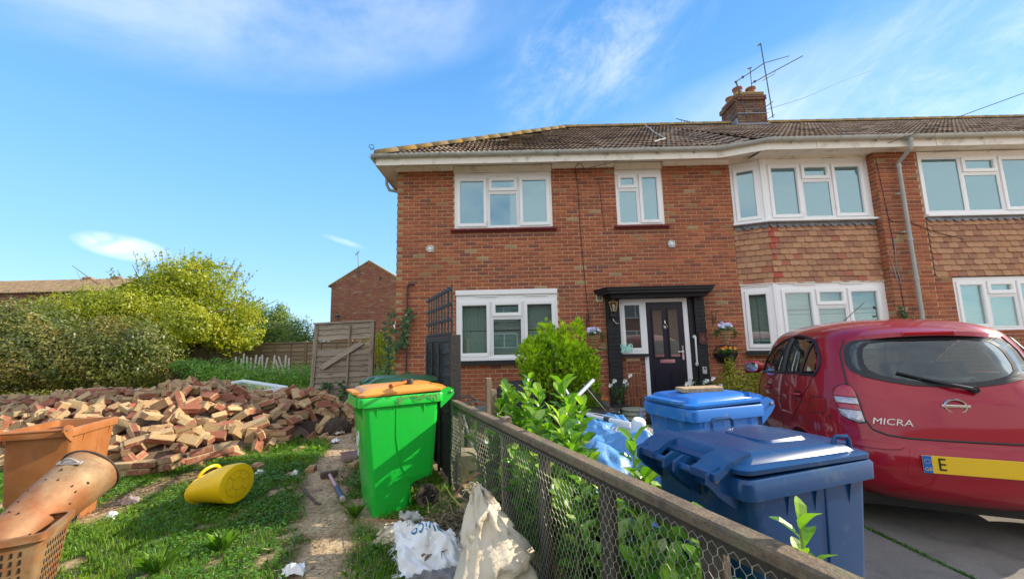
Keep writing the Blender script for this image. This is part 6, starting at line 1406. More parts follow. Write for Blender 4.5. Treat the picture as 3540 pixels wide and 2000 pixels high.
# perforated rusty box under it
bx = thing('perforated_crate', 'slotted rusty brown crate half out of the picture below the tipped dustbin', 'crate', (-2.92, 2.44, 0), rad(30)); m = MB(); m.loft([rrect(.17, .15, 0, .03), rrect(.20, .18, .36, .03), rrect(.215, .195, .362, .03), rrect(.215, .195, .40, .03), rrect(.19, .17, .40, .03)], capb=False); m.build('body', M_rust, bx, smooth=True); m = MB()
for i in range(8):
    for j in range(7):
        zz = .05 + j * .043; m.rbox((.1705 + .0833 * zz, -.105 + i * .03, zz), (.004, .009, .026)); m.rbox((-.12 + i * .034, -.1505 - .0833 * zz, zz), (.009, .004, .026))
m.build('slots', mat('hole_black', (.01, .008, .006), .9), bx, kind='stuff')

# yellow tub
M_yel = mat('yellow_rubber', (.90, .56, .006), .38, grain=.05, gscale=30, dirt=(.75, .42, .02), dscale=6, dlo=.58, dhi=.85)
bc = px(818, 1668, Y=3.66); tub = thing('rubber_tub', 'yellow flexible garden tub lying on its side in the grass', 'tub', tuple(bc)); ax_ = Vector((-.93, .30, -.02)).normalized()
def tubring(ra, dist, sq=1.0, drop=0.0):
    s_ = ax_.cross(Vector((0, 0, 1))).normalized(); u_ = s_.cross(ax_); out = []
    for k in range(36):
        a = 2 * math.pi * k / 36; p = ax_ * dist * .86 + s_ * (math.cos(a) * ra * .86) + u_ * (math.sin(a) * ra * sq * .86) + Vector((0, 0, drop)); p.z = max(p.z, -bc.z + .006); out.append(p)
    return out
m = MB(); tubS = .9
m.loft([tubring(.168, -.015, .98), tubring(.185, -.01, .98), tubring(.196, .02, .96), tubring(.205, .15, .86, -.01), tubring(.215, .29, .72, -.03), tubring(.222, .385, .58, -.055)], capb=False); m.loft([tubring(.214, .385, .55, -.055), tubring(.20, .20, .75, -.02), tubring(.18, .03, .9)][::1], capa=False, capb=True); m.build('body', M_yel, tub, smooth=True)
m = MB(); rg = tubring(.224, .388, .58, -.055); m.tube(rg, .009, 7, closed=True); m.build('rim', M_yel, tub, smooth=True)
top = max(rg, key=lambda v: v.z); m = MB(); s_ = ax_.cross(Vector((0, 0, 1))).normalized(); m.tube([top + s_ * .09 * math.cos(a) + (Vector((.03, -.01, .07))) * math.sin(a) for a in [math.pi * k / 10 for k in range(11)]], .014, 8); m.build('handle', M_yel, tub, smooth=True)
m = MB(); s_ = ax_.cross(Vector((0, 0, 1))).normalized(); u_ = s_.cross(ax_)
for ra in (.05, .11): m.tube([-ax_ * .0145 + s_ * ra * math.cos(a) + u_ * ra * .98 * math.sin(a) for a in [k * math.pi / 12 for k in range(24)]], .0018, 4, closed=True)
for k in range(6): a = k * 1.047 + .3; m.tube([-ax_ * .0145 + (s_ * math.cos(a) + u_ * math.sin(a)) * .05, -ax_ * .0165 + (s_ * math.cos(a) + u_ * math.sin(a)) * .11], .0018, 4)
m.build('base_moulding', mat('yellow_shadow_line', (.55, .28, .01), .6), tub, kind='stuff')

# ================================================================ CAR
car = thing('small_car', 'red rounded five door hatchback parked on the drive, facing the house', 'car', (2.96, 2.70, -.02), rad(-23))
def interp(t_, z):
    for (z0, v0), (z1, v1) in zip(t_[:-1], t_[1:]):
        if z <= z1:
            k = max(0, (z - z0) / (z1 - z0)); return v0 + (v1 - v0) * k
    return t_[-1][1]
def smooth_tab(tb, n=3):
    zs = np.linspace(tb[0][0], tb[-1][0], 90); v = np.interp(zs, [a for a, _ in tb], [b for _, b in tb])
    for _ in range(n): v[1:-1] = (v[:-2] + 2 * v[1:-1] + v[2:]) / 4
    return list(zip(zs.tolist(), v.tolist()))
Wt = smooth_tab([(.26, .72), (.31, .775), (.38, .80), (.55, .828), (.75, .832), (.90, .815), (1.0, .795), (1.15, .765), (1.30, .72), (1.40, .665), (1.46, .60), (1.51, .48), (1.55, .24)])
Rt = smooth_tab([(.26, .16), (.31, .07), (.38, .02), (.50, .0), (.60, .012), (.66, .045), (.80, .075), (.95, .115), (1.05, .165), (1.2, .25), (1.32, .31), (1.41, .36), (1.47, .45), (1.52, .62), (1.55, 1.0)], 2)
Ft = smooth_tab([(.26, 3.60), (.31, 3.70), (.45, 3.78), (.62, 3.76), (.78, 3.66), (.90, 3.42), (.97, 3.10), (1.02, 2.92), (1.15, 2.74), (1.3, 2.53), (1.42, 2.30), (1.50, 2.05), (1.55, 1.7)], 2)
NEXP = 3.4
def cdim(z): return interp(Wt, z), interp(Rt, z), interp(Ft, z)
def side_x(s, z, off=0.0):
    w, r, f = cdim(z); c = 1.5; L_ = (c - r) if s < c else (f - c); t_ = min(.9999, abs(s - c) / L_); return -(w * (1 - t_ ** NEXP) ** (1 / NEXP)) - off
def rear_s(x, z, off=0.0):
    w, r, f = cdim(z); t_ = min(.9999, abs(x) / w); return 1.5 - (1.5 - r) * (1 - t_ ** NEXP) ** (1 / NEXP) - off
def csurf_val(p):
    z = p.z
    if z < .26 or z > 1.55: return 9
    w, r, f = cdim(z); c = 1.5; L_ = (c - r) if p.y < c else (f - c); return (abs(p.x) / w) ** NEXP + (abs(p.y - c) / L_) ** NEXP
CM = T(2.96, 2.70, -.02) @ Rz(rad(-23)); CMi = CM.inverted()
def car_hit(x, y, off=.0):
    d = fw * F_PX + rt * (x - 1770) - up * (y - 1000); d.normalize(); o_ = Vector((0, 0, CAM_H)); t_ = 1.5; last = None
    while t_ < 9:
        p = CMi @ (o_ + d * t_)
        if csurf_val(p) < 1:
            lo, hi = t_ - .02, t_
            for _ in range(20):
                mid = (lo + hi) / 2
                if csurf_val(CMi @ (o_ + d * mid)) < 1: hi = mid
                else: lo = mid
            return CMi @ (o_ + d * lo)
        t_ += .02
    return None
M_red = mat('red_metallic_paint', (.33, .004, .018), .38, metal=.15, coat=.8, spec=.2)
M_blk = mat('black_trim', (.012, .012, .013), .45); M_cgl = glassmat('car_glass', .12, (.55, .62, .62)); M_seat = mat('dark_seat_cloth', (.035, .035, .045), .9)
W_R, W_F = (.62, .29), (3.09, .29)
def arch(s, z):
    for (cs, cz) in (W_R, W_F):
        if math.hypot(s - cs, z - cz) < .345: return True
    return False
def in_poly(x, y, poly):
    ins = False; j = len(poly) - 1
    for i in range(len(poly)):
        if (poly[i][1] > y) != (poly[j][1] > y) and x < (poly[j][0] - poly[i][0]) * (y - poly[i][1]) / (poly[j][1] - poly[i][1]) + poly[i][0]: ins = not ins
        j = i
    return ins
side_glass = [(2.25, .99), (2.01, 1.16), (1.70, 1.29), (1.41, 1.37), (1.12, 1.41), (1.0, 1.42), (.77, 1.40), (.64, 1.36), (.55, 1.28), (.51, 1.22), (.49, 1.15), (.50, 1.09), (.64, 1.085), (1.07, 1.065), (1.6, 1.03)]
rear_glass = [(-.49, 1.14), (-.505, 1.19), (-.495, 1.28), (-.475, 1.33), (-.43, 1.37), (-.28, 1.39), (0, 1.395), (.28, 1.39), (.43, 1.37), (.475, 1.33), (.495, 1.28), (.505, 1.19), (.49, 1.14), (.43, 1.10), (.31, 1.07), (.19, 1.05), (0, 1.04), (-.19, 1.05), (-.31, 1.07), (-.43, 1.10)]
front_glass = [(-.62, 1.04), (-.50, 1.38), (.50, 1.38), (.62, 1.04)]
zs_ = list(np.linspace(.26, 1.55, 72)); NA = 200; m = MB(); grid = []
def plan(z, a):
    w, r, f = cdim(z); ca, sa = math.cos(a), math.sin(a); e = 2 / NEXP; x_ = math.copysign(abs(sa) ** e, sa) * w; c_ = math.copysign(abs(ca) ** e, ca); return Vector((x_, 1.5 + c_ * ((f - 1.5) if c_ > 0 else (1.5 - r)), z))
for z in zs_:
    row = []
    for k in range(NA):
        a = 2 * math.pi * k / NA; a = a + .10 * math.sin(4 * a) * 0; p = plan(z, a)
        if abs(p.x) > .55 and arch(p.y, p.z): p = Vector((p.x * .62, p.y, p.z))
        row.append(p)
    grid.append(row)
vs = [tuple(p) for row in grid for p in row]; fs = []
shr = lambda poly, k: [(sum(q[0] for q in poly) / len(poly) * (1 - k) + q[0] * k, sum(q[1] for q in poly) / len(poly) * (1 - k) + q[1] * k) for q in poly]
sg, rg_, fg = shr(side_glass, .95), shr(rear_glass, .94), shr(front_glass, .95)
for i in range(len(zs_) - 1):
    for k in range(NA):
        k2 = (k + 1) % NA; c = (grid[i][k] + grid[i + 1][k2]) / 2
        if c.z > .9:
            if abs(c.x) > .5 and in_poly(c.y, c.z, sg): continue
            if c.y < 1.0 and abs(c.x) < .66 and in_poly(c.x, c.z, rg_) and not in_poly(c.y, c.z, sg): continue
            if c.y > 2.0 and in_poly(c.x, c.z, fg): continue
        fs.append((i * NA + k, i * NA + k2, (i + 1) * NA + k2, (i + 1) * NA + k))
fs.append(tuple((len(zs_) - 1) * NA + k for k in range(NA)))
m.add(vs, fs); m.build('body', M_red, car, smooth='all')
def patch(fn, poly, name, material, off, par=car, mirror=False, res=22, th=0.0):
    """surface patch over an outline given in surface coordinates"""
    xs = [p[0] for p in poly]; ys = [p[1] for p in poly]; cx, cy = sum(xs) / len(xs), sum(ys) / len(ys); P = []
    n = len(poly); pts = []
    for i in range(n):
        a, b = poly[i], poly[(i + 1) % n]
        for k in range(6): pts.append((a[0] + (b[0] - a[0]) * k / 6, a[1] + (b[1] - a[1]) * k / 6))
    rings_ = []; 
    for sc_ in [1 - i / 9 for i in range(9)]: rings_.append([fn(cx + (x - cx) * sc_, cy + (y - cy) * sc_, off) for x, y in pts])
    mb = MB(); nn = len(pts); vs = [tuple(v) for r in rings_ for v in r] + [tuple(fn(cx, cy, off))]; fs = []
    for i in range(8):
        for k in range(nn): fs.append((i * nn + k, i * nn + (k + 1) % nn, (i + 1) * nn + (k + 1) % nn, (i + 1) * nn + k))
    for k in range(nn): fs.append((8 * nn + k, 8 * nn + (k + 1) % nn, 9 * nn))
    o = len(vs); back = [fn(x, y, -.004) for x, y in pts]; vs += [tuple(v) for v in back]; fs += [(k, o + k, o + (k + 1) % nn, (k + 1) % nn) for k in range(nn)]
    if mirror: vs = [(-v[0], v[1], v[2]) for v in vs]
    mb.add(vs, fs); return mb.build(name, material, par, smooth=True)
fs_side = lambda s, z, o=0: Vector((side_x(s, z, o), s, z)); fs_rear = lambda x, z, o=0: Vector((x, rear_s(x, z, o), z))
def front_s(x, z, off=0): w, r, f = cdim(z); t_ = min(.9999, abs(x) / w); return 1.5 + (f - 1.5) * (1 - t_ ** NEXP) ** (1 / NEXP) + off
fs_front = lambda x, z, o=0: Vector((x, front_s(x, z, o), z))
doorA = [(2.19, 1.0), (2.0, 1.14), (1.70, 1.265), (1.41, 1.345), (1.14, 1.385), (1.14, 1.085), (1.6, 1.045)]
doorB = [(1.02, 1.39), (.80, 1.375), (.68, 1.345), (.70, 1.105), (1.02, 1.085)]; doorC = [(.635, 1.33), (.575, 1.26), (.54, 1.2), (.525, 1.12), (.65, 1.11)]
for mir in (False, True):
    # black frame band then the clear panes
    for pl_, nm in ((doorA, 'front_side_window'), (doorB, 'rear_side_window'), (doorC, 'quarter_light')): patch(fs_side, pl_, nm, M_cgl, .004, mirror=mir)
    fr_ = MB(); q = [Vector((side_x(s, z, .005), s, z)) for s, z in side_glass]; q = [(-v.x if mir else v.x, v.y, v.z) for v in q]; fr_.tube(q + [q[0]], .013, 6); 
    for s0, s1 in ((1.08, 1.08), (.68, .66)):
        q = [Vector((side_x(s0 + (s1 - s0) * t_, .1 + .98 + .31 * t_, .004), s0 + (s1 - s0) * t_, 1.08 + .31 * t_)) for t_ in [i / 8 for i in range(9)]]; fr_.tube([(-v.x if mir else v.x, v.y, v.z) for v in q], .034 if s0 > 1.0 else .010, 8)
    fr_.build('window_surround', M_blk, car, smooth=True)
patch(fs_rear, rear_glass, 'rear_window', M_cgl, .004); patch(fs_front, front_glass, 'windscreen', M_cgl, .004)
bd = MB(); q = [fs_rear(x, z, .006) for x, z in rear_glass]
def band(poly, k0, fn, name, material, off):
    cx, cy = sum(p[0] for p in poly) / len(poly), sum(p[1] for p in poly) / len(poly); pts = []
    for i in range(len(poly)):
        a, b = poly[i], poly[(i + 1) % len(poly)]
        for k in range(5): pts.append((a[0] + (b[0] - a[0]) * k / 5, a[1] + (b[1] - a[1]) * k / 5))
    mb = MB(); n = len(pts); v1 = [fn(x, y, off) for x, y in pts]; v2 = [fn(cx + (x - cx) * k0, cy + (y - cy) * (1 - (1 - k0) * .8), off) for x, y in pts]; mb.add([tuple(v) for v in v1 + v2], [(i, (i + 1) % n, n + (i + 1) % n, n + i) for i in range(n)]); return mb.build(name, material, car)
band(rear_glass, .80, fs_rear, 'window_surround', M_blk, .007)
# interior
ins = MB(); ins.box(-.60, .60, .30, 3.5, .17, .32); ins.box(-.66, .66, .30, .95, .30, .80); ins.build('boot_floor', M_blk, car)
for x_ in (-.36, .36):
    for s0 in (1.75,):
        st_ = MB(); st_.rbox((x_, s0 - .12, .88), (.44, .16, .62), Rx(rad(-12)).to_3x3(), bev=.05); st_.rbox((x_, s0 - .20, 1.27), (.27, .10, .19), Rx(rad(-10)).to_3x3(), bev=.04); st_.rbox((x_, s0 + .15, .52), (.46, .5, .16), bev=.04); st_.build('front_seat', M_seat, car, smooth=True)
st_ = MB(); st_.rbox((0, .98, .80), (1.15, .14, .50), Rx(rad(-12)).to_3x3(), bev=.04); st_.build('rear_seat', M_seat, car, smooth=True)
for x_ in (-.36, .36): st_ = MB(); st_.rbox((x_, .93, 1.11), (.25, .09, .13), bev=.04); st_.build('head_rest', M_seat, car, smooth=True)
st_ = MB(); st_.tube([(.36 + .18 * math.cos(a), 2.32 + .06 * math.sin(a), .98 + .17 * math.sin(a)) for a in [k * math.pi / 10 for k in range(20)]], .014, 6, closed=True); st_.rbox((.36, 2.36, .97), (.12, .06, .08), bev=.02); st_.build('steering_wheel', M_blk, car, smooth=True)
st_ = MB(); st_.rbox((0, 2.62, .86), (1.35, .5, .22), bev=.06); st_.build('dashboard', M_blk, car, smooth=True)
# seams
def seam(pts, fn, name='panel_seam', r=.0035, mir=False):
    q = []
    for a, b in zip(pts[:-1], pts[1:]):
        for k in range(6): q.append(fn(a[0] + (b[0] - a[0]) * k / 6, a[1] + (b[1] - a[1]) * k / 6, .0005))
    q.append(fn(*pts[-1], .0005)); s_ = MB(); s_.tube([(-v.x if mir else v.x, v.y, v.z) for v in q], r, 5); return s_.build(name, M_blk, car)
for mir in (False, True):
    seam([(1.10, 1.06), (1.12, .80), (1.13, .50), (1.08, .32)], fs_side, mir=mir); seam([(2.25, .99), (2.42, .80), (2.42, .50), (2.40, .32)], fs_side, mir=mir); seam([(.52, 1.09), (.55, .98), (.66, .80), (.82, .66)], fs_side, mir=mir); seam([(.95, .33), (2.6, .33)], fs_side, mir=mir)
    seam([(.37, .925), (.48, .92), (.50, .90), (.50, .81), (.47, .79), (.36, .80), (.34, .82), (.35, .91), (.37, .925)], fs_side, 'fuel_flap_seam', .003, mir)
    seam([(.50, .86), (1.1, .83), (2.4, .80)], fs_side, 'side_crease', .002, mir)
    for s0 in (1.60, .62):   # door handles
        z0 = .87 if s0 > 1.5 else .91; h_ = MB(); pt = [Vector((side_x(s0 + k * .03, z0, o), s0 + k * .03, z0)) for k, o in ((0, .005), (.8, .035), (2.5, .042), (4.4, .035), (5.4, .005))]; h_.tube([(-v.x if mir else v.x, v.y, v.z) for v in pt], [.012, .014, .015, .014, .010], 8); h_.build('door_handle', M_red, car, smooth=True)
        h_ = MB(); c = Vector((side_x(s0 + .08, z0, .001), s0 + .08, z0)); h_.rbox((-c.x if mir else c.x, c.y, c.z), (.006, .13, .055), bev=.002); h_.build('handle_recess', M_blk, car)
    # arch lip
    for cs, cz in (W_R, W_F):
        q = []
        for k in range(25):
            a = math.pi * (-.08 + 1.16 * k / 24); s_, z_ = cs + .352 * math.cos(a), cz + .352 * math.sin(a)
            if z_ > .27: q.append(Vector((side_x(s_, z_, .002), s_, z_)))
        l_ = MB(); l_.tube([(-v.x if mir else v.x, v.y, v.z) for v in q], .013, 7); l_.build('arch_lip', M_red, car, smooth=True)
        sx_ = 1 if mir else -1; M_ = Ry(rad(90)).to_3x3(); x_ = sx_ * .735
        wq = MB(); wq.lathe([(.20, -.09), (.27, -.09), (.292, -.075), (.295, 0), (.292, .07), (.27, .085), (.205, .085)], 34, (x_, cs, .29), M_, cap=False); wh = wq.build('wheel', M_tyre, car, smooth=True)
        rq = MB(); rq.lathe([(.21, .08 * sx_), (.195, .06 * sx_), (.185, -.03 * sx_), (.0, -.04 * sx_)], 30, (x_, cs, .29), M_, cap=False)
        for k in range(7): a = k * .8976; rq.rbox((x_ + sx_ * .045, cs + .105 * math.cos(a), .29 + .105 * math.sin(a)), (.03, .19, .042), Rx(a).to_3x3(), bev=.008)
        rq.lathe([(.04, -.05), (.04, .06)], 12, (x_, cs, .29), M_); rq.build('rim', mat('alloy', (.50, .50, .52), .3, metal=.85), wh, smooth=True)
    # mirror
    mm_ = MB(); bx_ = side_x(2.48, 1.0); mm_.loft([[Vector((bx_ - .02 - .20 * u, 2.46 + dy * (1 - .25 * u), 1.03 + dz)) for dy, dz in [(.05 * math.cos(a), .075 * math.sin(a) * (1 if u > 0 else .5)) for a in [k * math.pi / 6 for k in range(12)]]] for u in (0, .25, .6, .9, 1.0)])
    mm_.v = [(-v[0] if mir else v[0], v[1], v[2]) for v in mm_.v]; mo_ = mm_.build('door_mirror', M_red, car, smooth=True)
    mm_ = MB(); cx_ = bx_ - .15; vs = [((cx_ + .075 * math.cos(a)), 2.40, 1.035 + .062 * math.sin(a)) for a in [k * math.pi / 10 for k in range(20)]]; vs = [(-v[0] if mir else v[0], v[1], v[2]) for v in vs]; vb = [(v[0], 2.43, v[2]) for v in vs]; mm_.add(vs + vb, [tuple(range(20)), tuple(range(20, 40))[::-1]] + [(k, 20 + k, 20 + (k + 1) % 20, (k + 1) % 20) for k in range(20)]); mm_.build('mirror_glass', mat('mirror', (.6, .68, .72), .03, metal=1.0), mo_)
# lamps, traced on the body surface
tl_px = [(2450 + a / 2.424, 950 + b / 2.424) for a, b in ((1090, 925), (1140, 915), (1190, 930), (1225, 975), (1250, 1050), (1280, 1140), (1310, 1225), (1260, 1232), (1180, 1205), (1120, 1170), (1085, 1120), (1060, 1040), (1040, 985), (1055, 945))]
tl_c = [car_hit(*p) for p in tl_px]
M_lr = mat('red_lens', (.45, .006, .012), .12, coat=1.0, grain=.15, gscale=60); M_lc = mat('clear_lens', (.50, .44, .44), .10, coat=1.0, grain=.45, gscale=70, metal=.3)
def lens(name, pts, mt, off, mir=False):
    c = sum((Vector(p) for p in pts), Vector()) / len(pts); out = Vector((c.x, c.y - 1.5, 0)).normalized(); ring0 = [Vector(p) for p in pts]; ring1 = [p + out * off for p in ring0]; ring2 = [c + (p - c) * .85 + out * (off + .006) for p in ring0]; ring3 = [c + (p - c) * .4 + out * (off + .008) for p in ring0]
    mb = MB(); mb.loft([ring0, ring1, ring2, ring3], capa=False); 
    if mir: mb.v = [(-v[0], v[1], v[2]) for v in mb.v]
    return mb.build(name, mt, car, smooth=True)
def cut(pts, z0, z1):
    """part of a convex outline between two heights"""
    out = []; n = len(pts)
    for i in range(n):
        a, b = pts[i], pts[(i + 1) % n]
        if z0 <= a.z <= z1: out.append(a)
        for zc in ((z0, z1) if b.z > a.z else (z1, z0)):
            if (a.z - zc) * (b.z - zc) < 0: t_ = (zc - a.z) / (b.z - a.z); out.append(a.lerp(b, t_))
    return out
if all(p is not None for p in tl_c):
    zt_, zb_ = max(p.z for p in tl_c), min(p.z for p in tl_c); H_ = zt_ - zb_
    for mir in (False, True):
        big = [p.copy() for p in tl_c]; c = sum(big, Vector()) / len(big); lens('tail_light_seal', [c + (p - c) * 1.06 for p in big], M_blk, .0025, mir)
        for f0, f1, mt, nm in ((.66, 1.01, M_lr, 'tail_light'), (.48, .655, M_lc, 'indicator_lens'), (.33, .475, M_lr, 'tail_light_band'), (-.01, .325, M_lc, 'reversing_lens')):
            seg_ = cut(tl_c, zb_ + H_ * f0, zb_ + H_ * f1)
            if len(seg_) > 2: lens(nm, seg_, mt, .008, mir)
# spoiler and high brake light, bumper step, plate, badge, wiper, aerial
sp_ = MB(); rows_ = []
for k in range(17):
    x_ = -.47 + .94 * k / 16; e = abs(x_) / .47; s_ = rear_s(x_, 1.40); rows_.append([Vector((x_, s_ - .055 + .08 * e ** 3, 1.40 - .04 * e ** 2)), Vector((x_, s_ - .045 + .08 * e ** 3, 1.432 - .04 * e ** 2)), Vector((x_, s_ + .10, 1.487 - .06 * e ** 2)), Vector((x_, s_ + .22, 1.50 - .06 * e ** 2)), Vector((x_, s_ + .1, 1.41 - .03 * e ** 2))])
sp_.loft(rows_); spo = sp_.build('spoiler', M_red, car, smooth=True)
bl_ = MB(); s_ = rear_s(0, 1.40) - .06; bl_.rbox((0, s_ + .012, 1.418), (.30, .03, .026), bev=.006); bl_.build('high_brake_light', M_lr, spo)
hs_ = [(-.46, 1.38), (-.51, 1.28), (-.52, 1.18), (-.53, 1.05), (-.50, .98), (-.49, .81), (-.46, .74), (-.39, .71), (-.27, .70), (0, .70)]; hs_ += [(-a, b) for a, b in hs_[:-1][::-1]]; seam(hs_, fs_rear, r=.007)
for mir in (False, True):
    bp = patch(fs_rear, [(-.66, .64), (-.52, .66), (-.35, .66), (-.32, .645), (-.35, .63), (-.42, .62), (-.64, .615)], 'bumper_strip', M_red, .014, mirror=mir)
pr = MB(); s_ = min(rear_s(0, .56), rear_s(0, .50)) - .004; rcs = patch(fs_rear, [(-.34, .46), (-.30, .63), (.30, .63), (.34, .46)], 'plate_recess', M_red, .003)
pr.rbox((0, s_ - .006, .555), (.52, .008, .111), bev=.002); pl_ = pr.build('number_plate', mat('plate_yellow', (.78, .50, .02), .4), car)
pr = MB(); pr.box(-.26, -.215, s_ - .0125, s_ - .0105, .5005, .6095); pr.build('plate_blue_band', mat('plate_blue', (.01, .12, .45), .4), pl_)
M_pb = mat('plate_black', (.01, .01, .01), .5)
text_obj('E', .112, T(-.165, s_ - .012, .555) @ Rx(rad(90)), M_pb, pl_, 'plate_letter', .001, sx=.80)
text_obj('GB', .030, T(-.2375, s_ - .0135, .525) @ Rx(rad(90)), mat('plate_gold', (.7, .5, .1), .4), pl_, 'plate_letter', .0006)
stt = MB()
for k in range(12): a = k * math.pi / 6; stt.lathe([(.0022, -.0002), (.0022, .0006)], 5, (-.2375 + .014 * math.cos(a), s_ - .0128, .575 + .014 * math.sin(a)), Rx(rad(90)).to_3x3())
stt.build('plate_stars', mat('plate_gold', (.7, .5, .1), .4), pl_, kind='stuff')
bp_ = car_hit(3082, 1458)
if bp_ is not None:
    nx_ = fs_rear(bp_.x + .05, bp_.z) - fs_rear(bp_.x - .05, bp_.z); an = math.atan2(nx_.y, nx_.x); text_obj('MICRA', .062, T(bp_.x, bp_.y - .004, bp_.z) @ Rz(an) @ Rx(rad(80)), M_chrome, car, 'badge_lettering', .003, sx=1.15, shear=.18)
bg_ = MB(); bg_.tube([(.055 * math.cos(a), rear_s(0, .92) - .004, .92 + .045 * math.sin(a)) for a in [k * math.pi / 12 for k in range(24)]], .007, 6, closed=True); bg_.rbox((0, rear_s(0, .92) - .006, .92), (.15, .008, .018), bev=.003); bg_.build('rear_emblem', M_chrome, car, smooth=True)
wi = MB(); wa = fs_rear(.12, 1.03, .035); wb_ = fs_rear(-.10, 1.09, .035); wi.tube([wa, wa.lerp(wb_, .4) - Vector((0, .012, 0)), wb_], [.016, .012, .006], 8); wi.tube([fs_rear(.05, 1.06, .018), fs_rear(-.1, 1.09, .02), fs_rear(-.25, 1.135, .018)], .009, 5); wi.lathe([(.025, -.01), (.022, .02)], 12, tuple(fs_rear(.12, 1.03, .02)), Rx(rad(90)).to_3x3()); wi.build('rear_wiper', M_blk, car, smooth=True)
an_ = MB(); a0, a1 = Vector((-.15, 1.95, 1.49)), Vector((-.15, 1.62, 1.75)); 
P1a, P1b = px(2900, 1124, Y=4.75), px(2990, 1043, Y=4.45); an_.tube([CMi @ P1a, CMi @ P1b], [.005, .003], 6); an_.build('roof_aerial', M_blk, car)
# ================================================================ FRONT GARDEN
def bigleaves(P, D, N_, L_, W_, fold=.25):
    """broad leaves as two folded halves with a bent tip: base P, direction D, up N_ -> (n*2 quads + n*2 tips)"""
    D = norm(D); S_ = norm(np.cross(D, N_)); N2 = np.cross(S_, D); L_ = L_[:, None]; W_ = W_[:, None]
    m1 = P + D * L_ * .30 + N2 * L_ * .03; m2 = P + D * L_ * .72 - N2 * L_ * .0; tip = P + D * L_ - N2 * L_ * .10
    out = []
    for sg_ in (-1, 1):
        e1 = P + D * L_ * .32 + S_ * sg_ * W_ * .46 + N2 * W_ * fold; e2 = P + D * L_ * .70 + S_ * sg_ * W_ * .50 + N2 * W_ * fold * .7; e3 = P + D * L_ * .92 + S_ * sg_ * W_ * .22 - N2 * L_ * .05
        out += [np.stack([P, m1, e1, P + S_ * sg_ * W_ * .08], 1), np.stack([m1, m2, e2, e1], 1), np.stack([m2, tip, e3, e2], 1)]
    return np.concatenate([o.reshape(-1, 3) for o in out], 0), 6
L_laurel = leafmat('laurel_leaf', [(0, (.045, .125, .022)), (.35, (.085, .21, .028)), (.65, (.17, .34, .035)), (.85, (.36, .52, .06)), (1, (.60, .66, .30))], rough=.28, trans=.38, tint=(1.1, 1.25, .35))
M_lstem = mat('laurel_stem', (.20, .28, .05), .6)
def laurel(x, y, h, label, lean=(0, 0), n=4, sp=.16, seed=0, group='laurel shrubs behind the low fence', z0=0.0, lsize=.11):
    rs = np.random.RandomState(seed + 5); t_ = thing('laurel_shrub', label, 'shrub', (x, y, z0), 0, group); s = MB(); Ps, Ds, Ls, Rr = [], [], [], []
    for k in range(n):
        a = rs.rand() * 6.283; top = Vector((lean[0] + math.cos(a) * sp * rs.uniform(.3, 1.2), lean[1] + math.sin(a) * sp * rs.uniform(.3, 1.2), h * (1 if k == 0 else rs.uniform(.62, .95)))); b0 = Vector((rs.normal() * .03, rs.normal() * .03, -.02)); mid = b0.lerp(top, .5) + Vector((rs.normal() * .04, rs.normal() * .04, 0))
        s.tube([b0, mid, top], [.009, .006, .003], 6); nl = int(38 * top.z) + 4
        for i in range(nl):
            t2 = (i + .5) / nl; t2 = .10 + .90 * t2; p = (b0.lerp(mid, t2 * 2) if t2 < .5 else mid.lerp(top, t2 * 2 - 1)); aa = i * 2.4 + rs.rand() * .6; up_ = .25 + 1.1 * t2 ** 3
            Ps.append(tuple(p)); Ds.append((math.cos(aa), math.sin(aa), up_ + rs.normal() * .2)); Ls.append(lsize * rs.uniform(.65, 1.25)); Rr.append(np.clip(.12 + .55 * t2 ** 1.5 + rs.normal() * .18, 0, 1))
    P = np.array(Ps); D = np.array(Ds); L_ = np.array(Ls); V, per = bigleaves(P, D, norm(np.array([[0, 0, 1.0]]) + rs.normal(size=P.shape) * .25), L_, L_ * .50)
    s.build('stems', M_lstem, t_, smooth=True, kind='stuff')
    # the leaf arrays come grouped by facet: reuse each leaf's value for all six facets
    quads('leaves', V, np.tile(np.array(Rr), 6), L_laurel, t_, kind='stuff'); return t_
LAUR = [(1738, 1340, 3.75, 'first laurel stem by the tall stake, pale tipped'), (1791, 1306, 3.55, 'tallest laurel of the left group with a high leafy tip'), (1862, 1362, 3.3, 'laurel stem right of the tallest one, in front of the conifer'), (1905, 1440, 3.0, 'bushy low laurel right of the conifer foot'),
        (1965, 1330, 2.95, 'tall bright laurel in front of the blue tarpaulin'), (1985, 1430, 2.7, 'laurel with broad dark green leaves next to the white pole'), (1700, 1440, 3.5, 'small laurel low behind the square post'), (2205, 1530, 2.25, 'lone yellow green laurel shoot rising before the fan'), (2150, 1700, 2.0, 'laurel filling the rail behind the fourth post'),
        (2322, 1680, 2.35, 'short laurel sprig beside the navy bin'), (2055, 1610, 2.35, 'laurel half hidden under the rail in the middle'), (1960, 1560, 2.6, 'laurel behind the wire near the middle post'), (1840, 1520, 2.95, 'laurel behind the wire near the pale post'), (2290, 1790, 1.5, 'low laurel behind the wire below the navy bin'), (2492, 1805, 1.15, 'two big laurel leaves poking above the rail by the navy bin'), (2180, 1800, 1.6, 'low laurel behind the wire at the bottom of the picture')]
for i, (a, b, Y_, lbl) in enumerate(LAUR):
    p = px(a, b, Y=Y_); fx_ = rail_c(0).x + (A_.y - Y_) * .432; x_ = max(p.x, fx_ + .10); laurel(x_, Y_, p.z, lbl, n=(1 if Y_ < 1.2 else 5 if p.z > .75 else 7), sp=(.02 if Y_ < 1.2 else .05 if a in (2205, 2322) else .12 if p.z > .75 else .2), seed=i * 3, lsize=.125 if Y_ > 2 else .09)
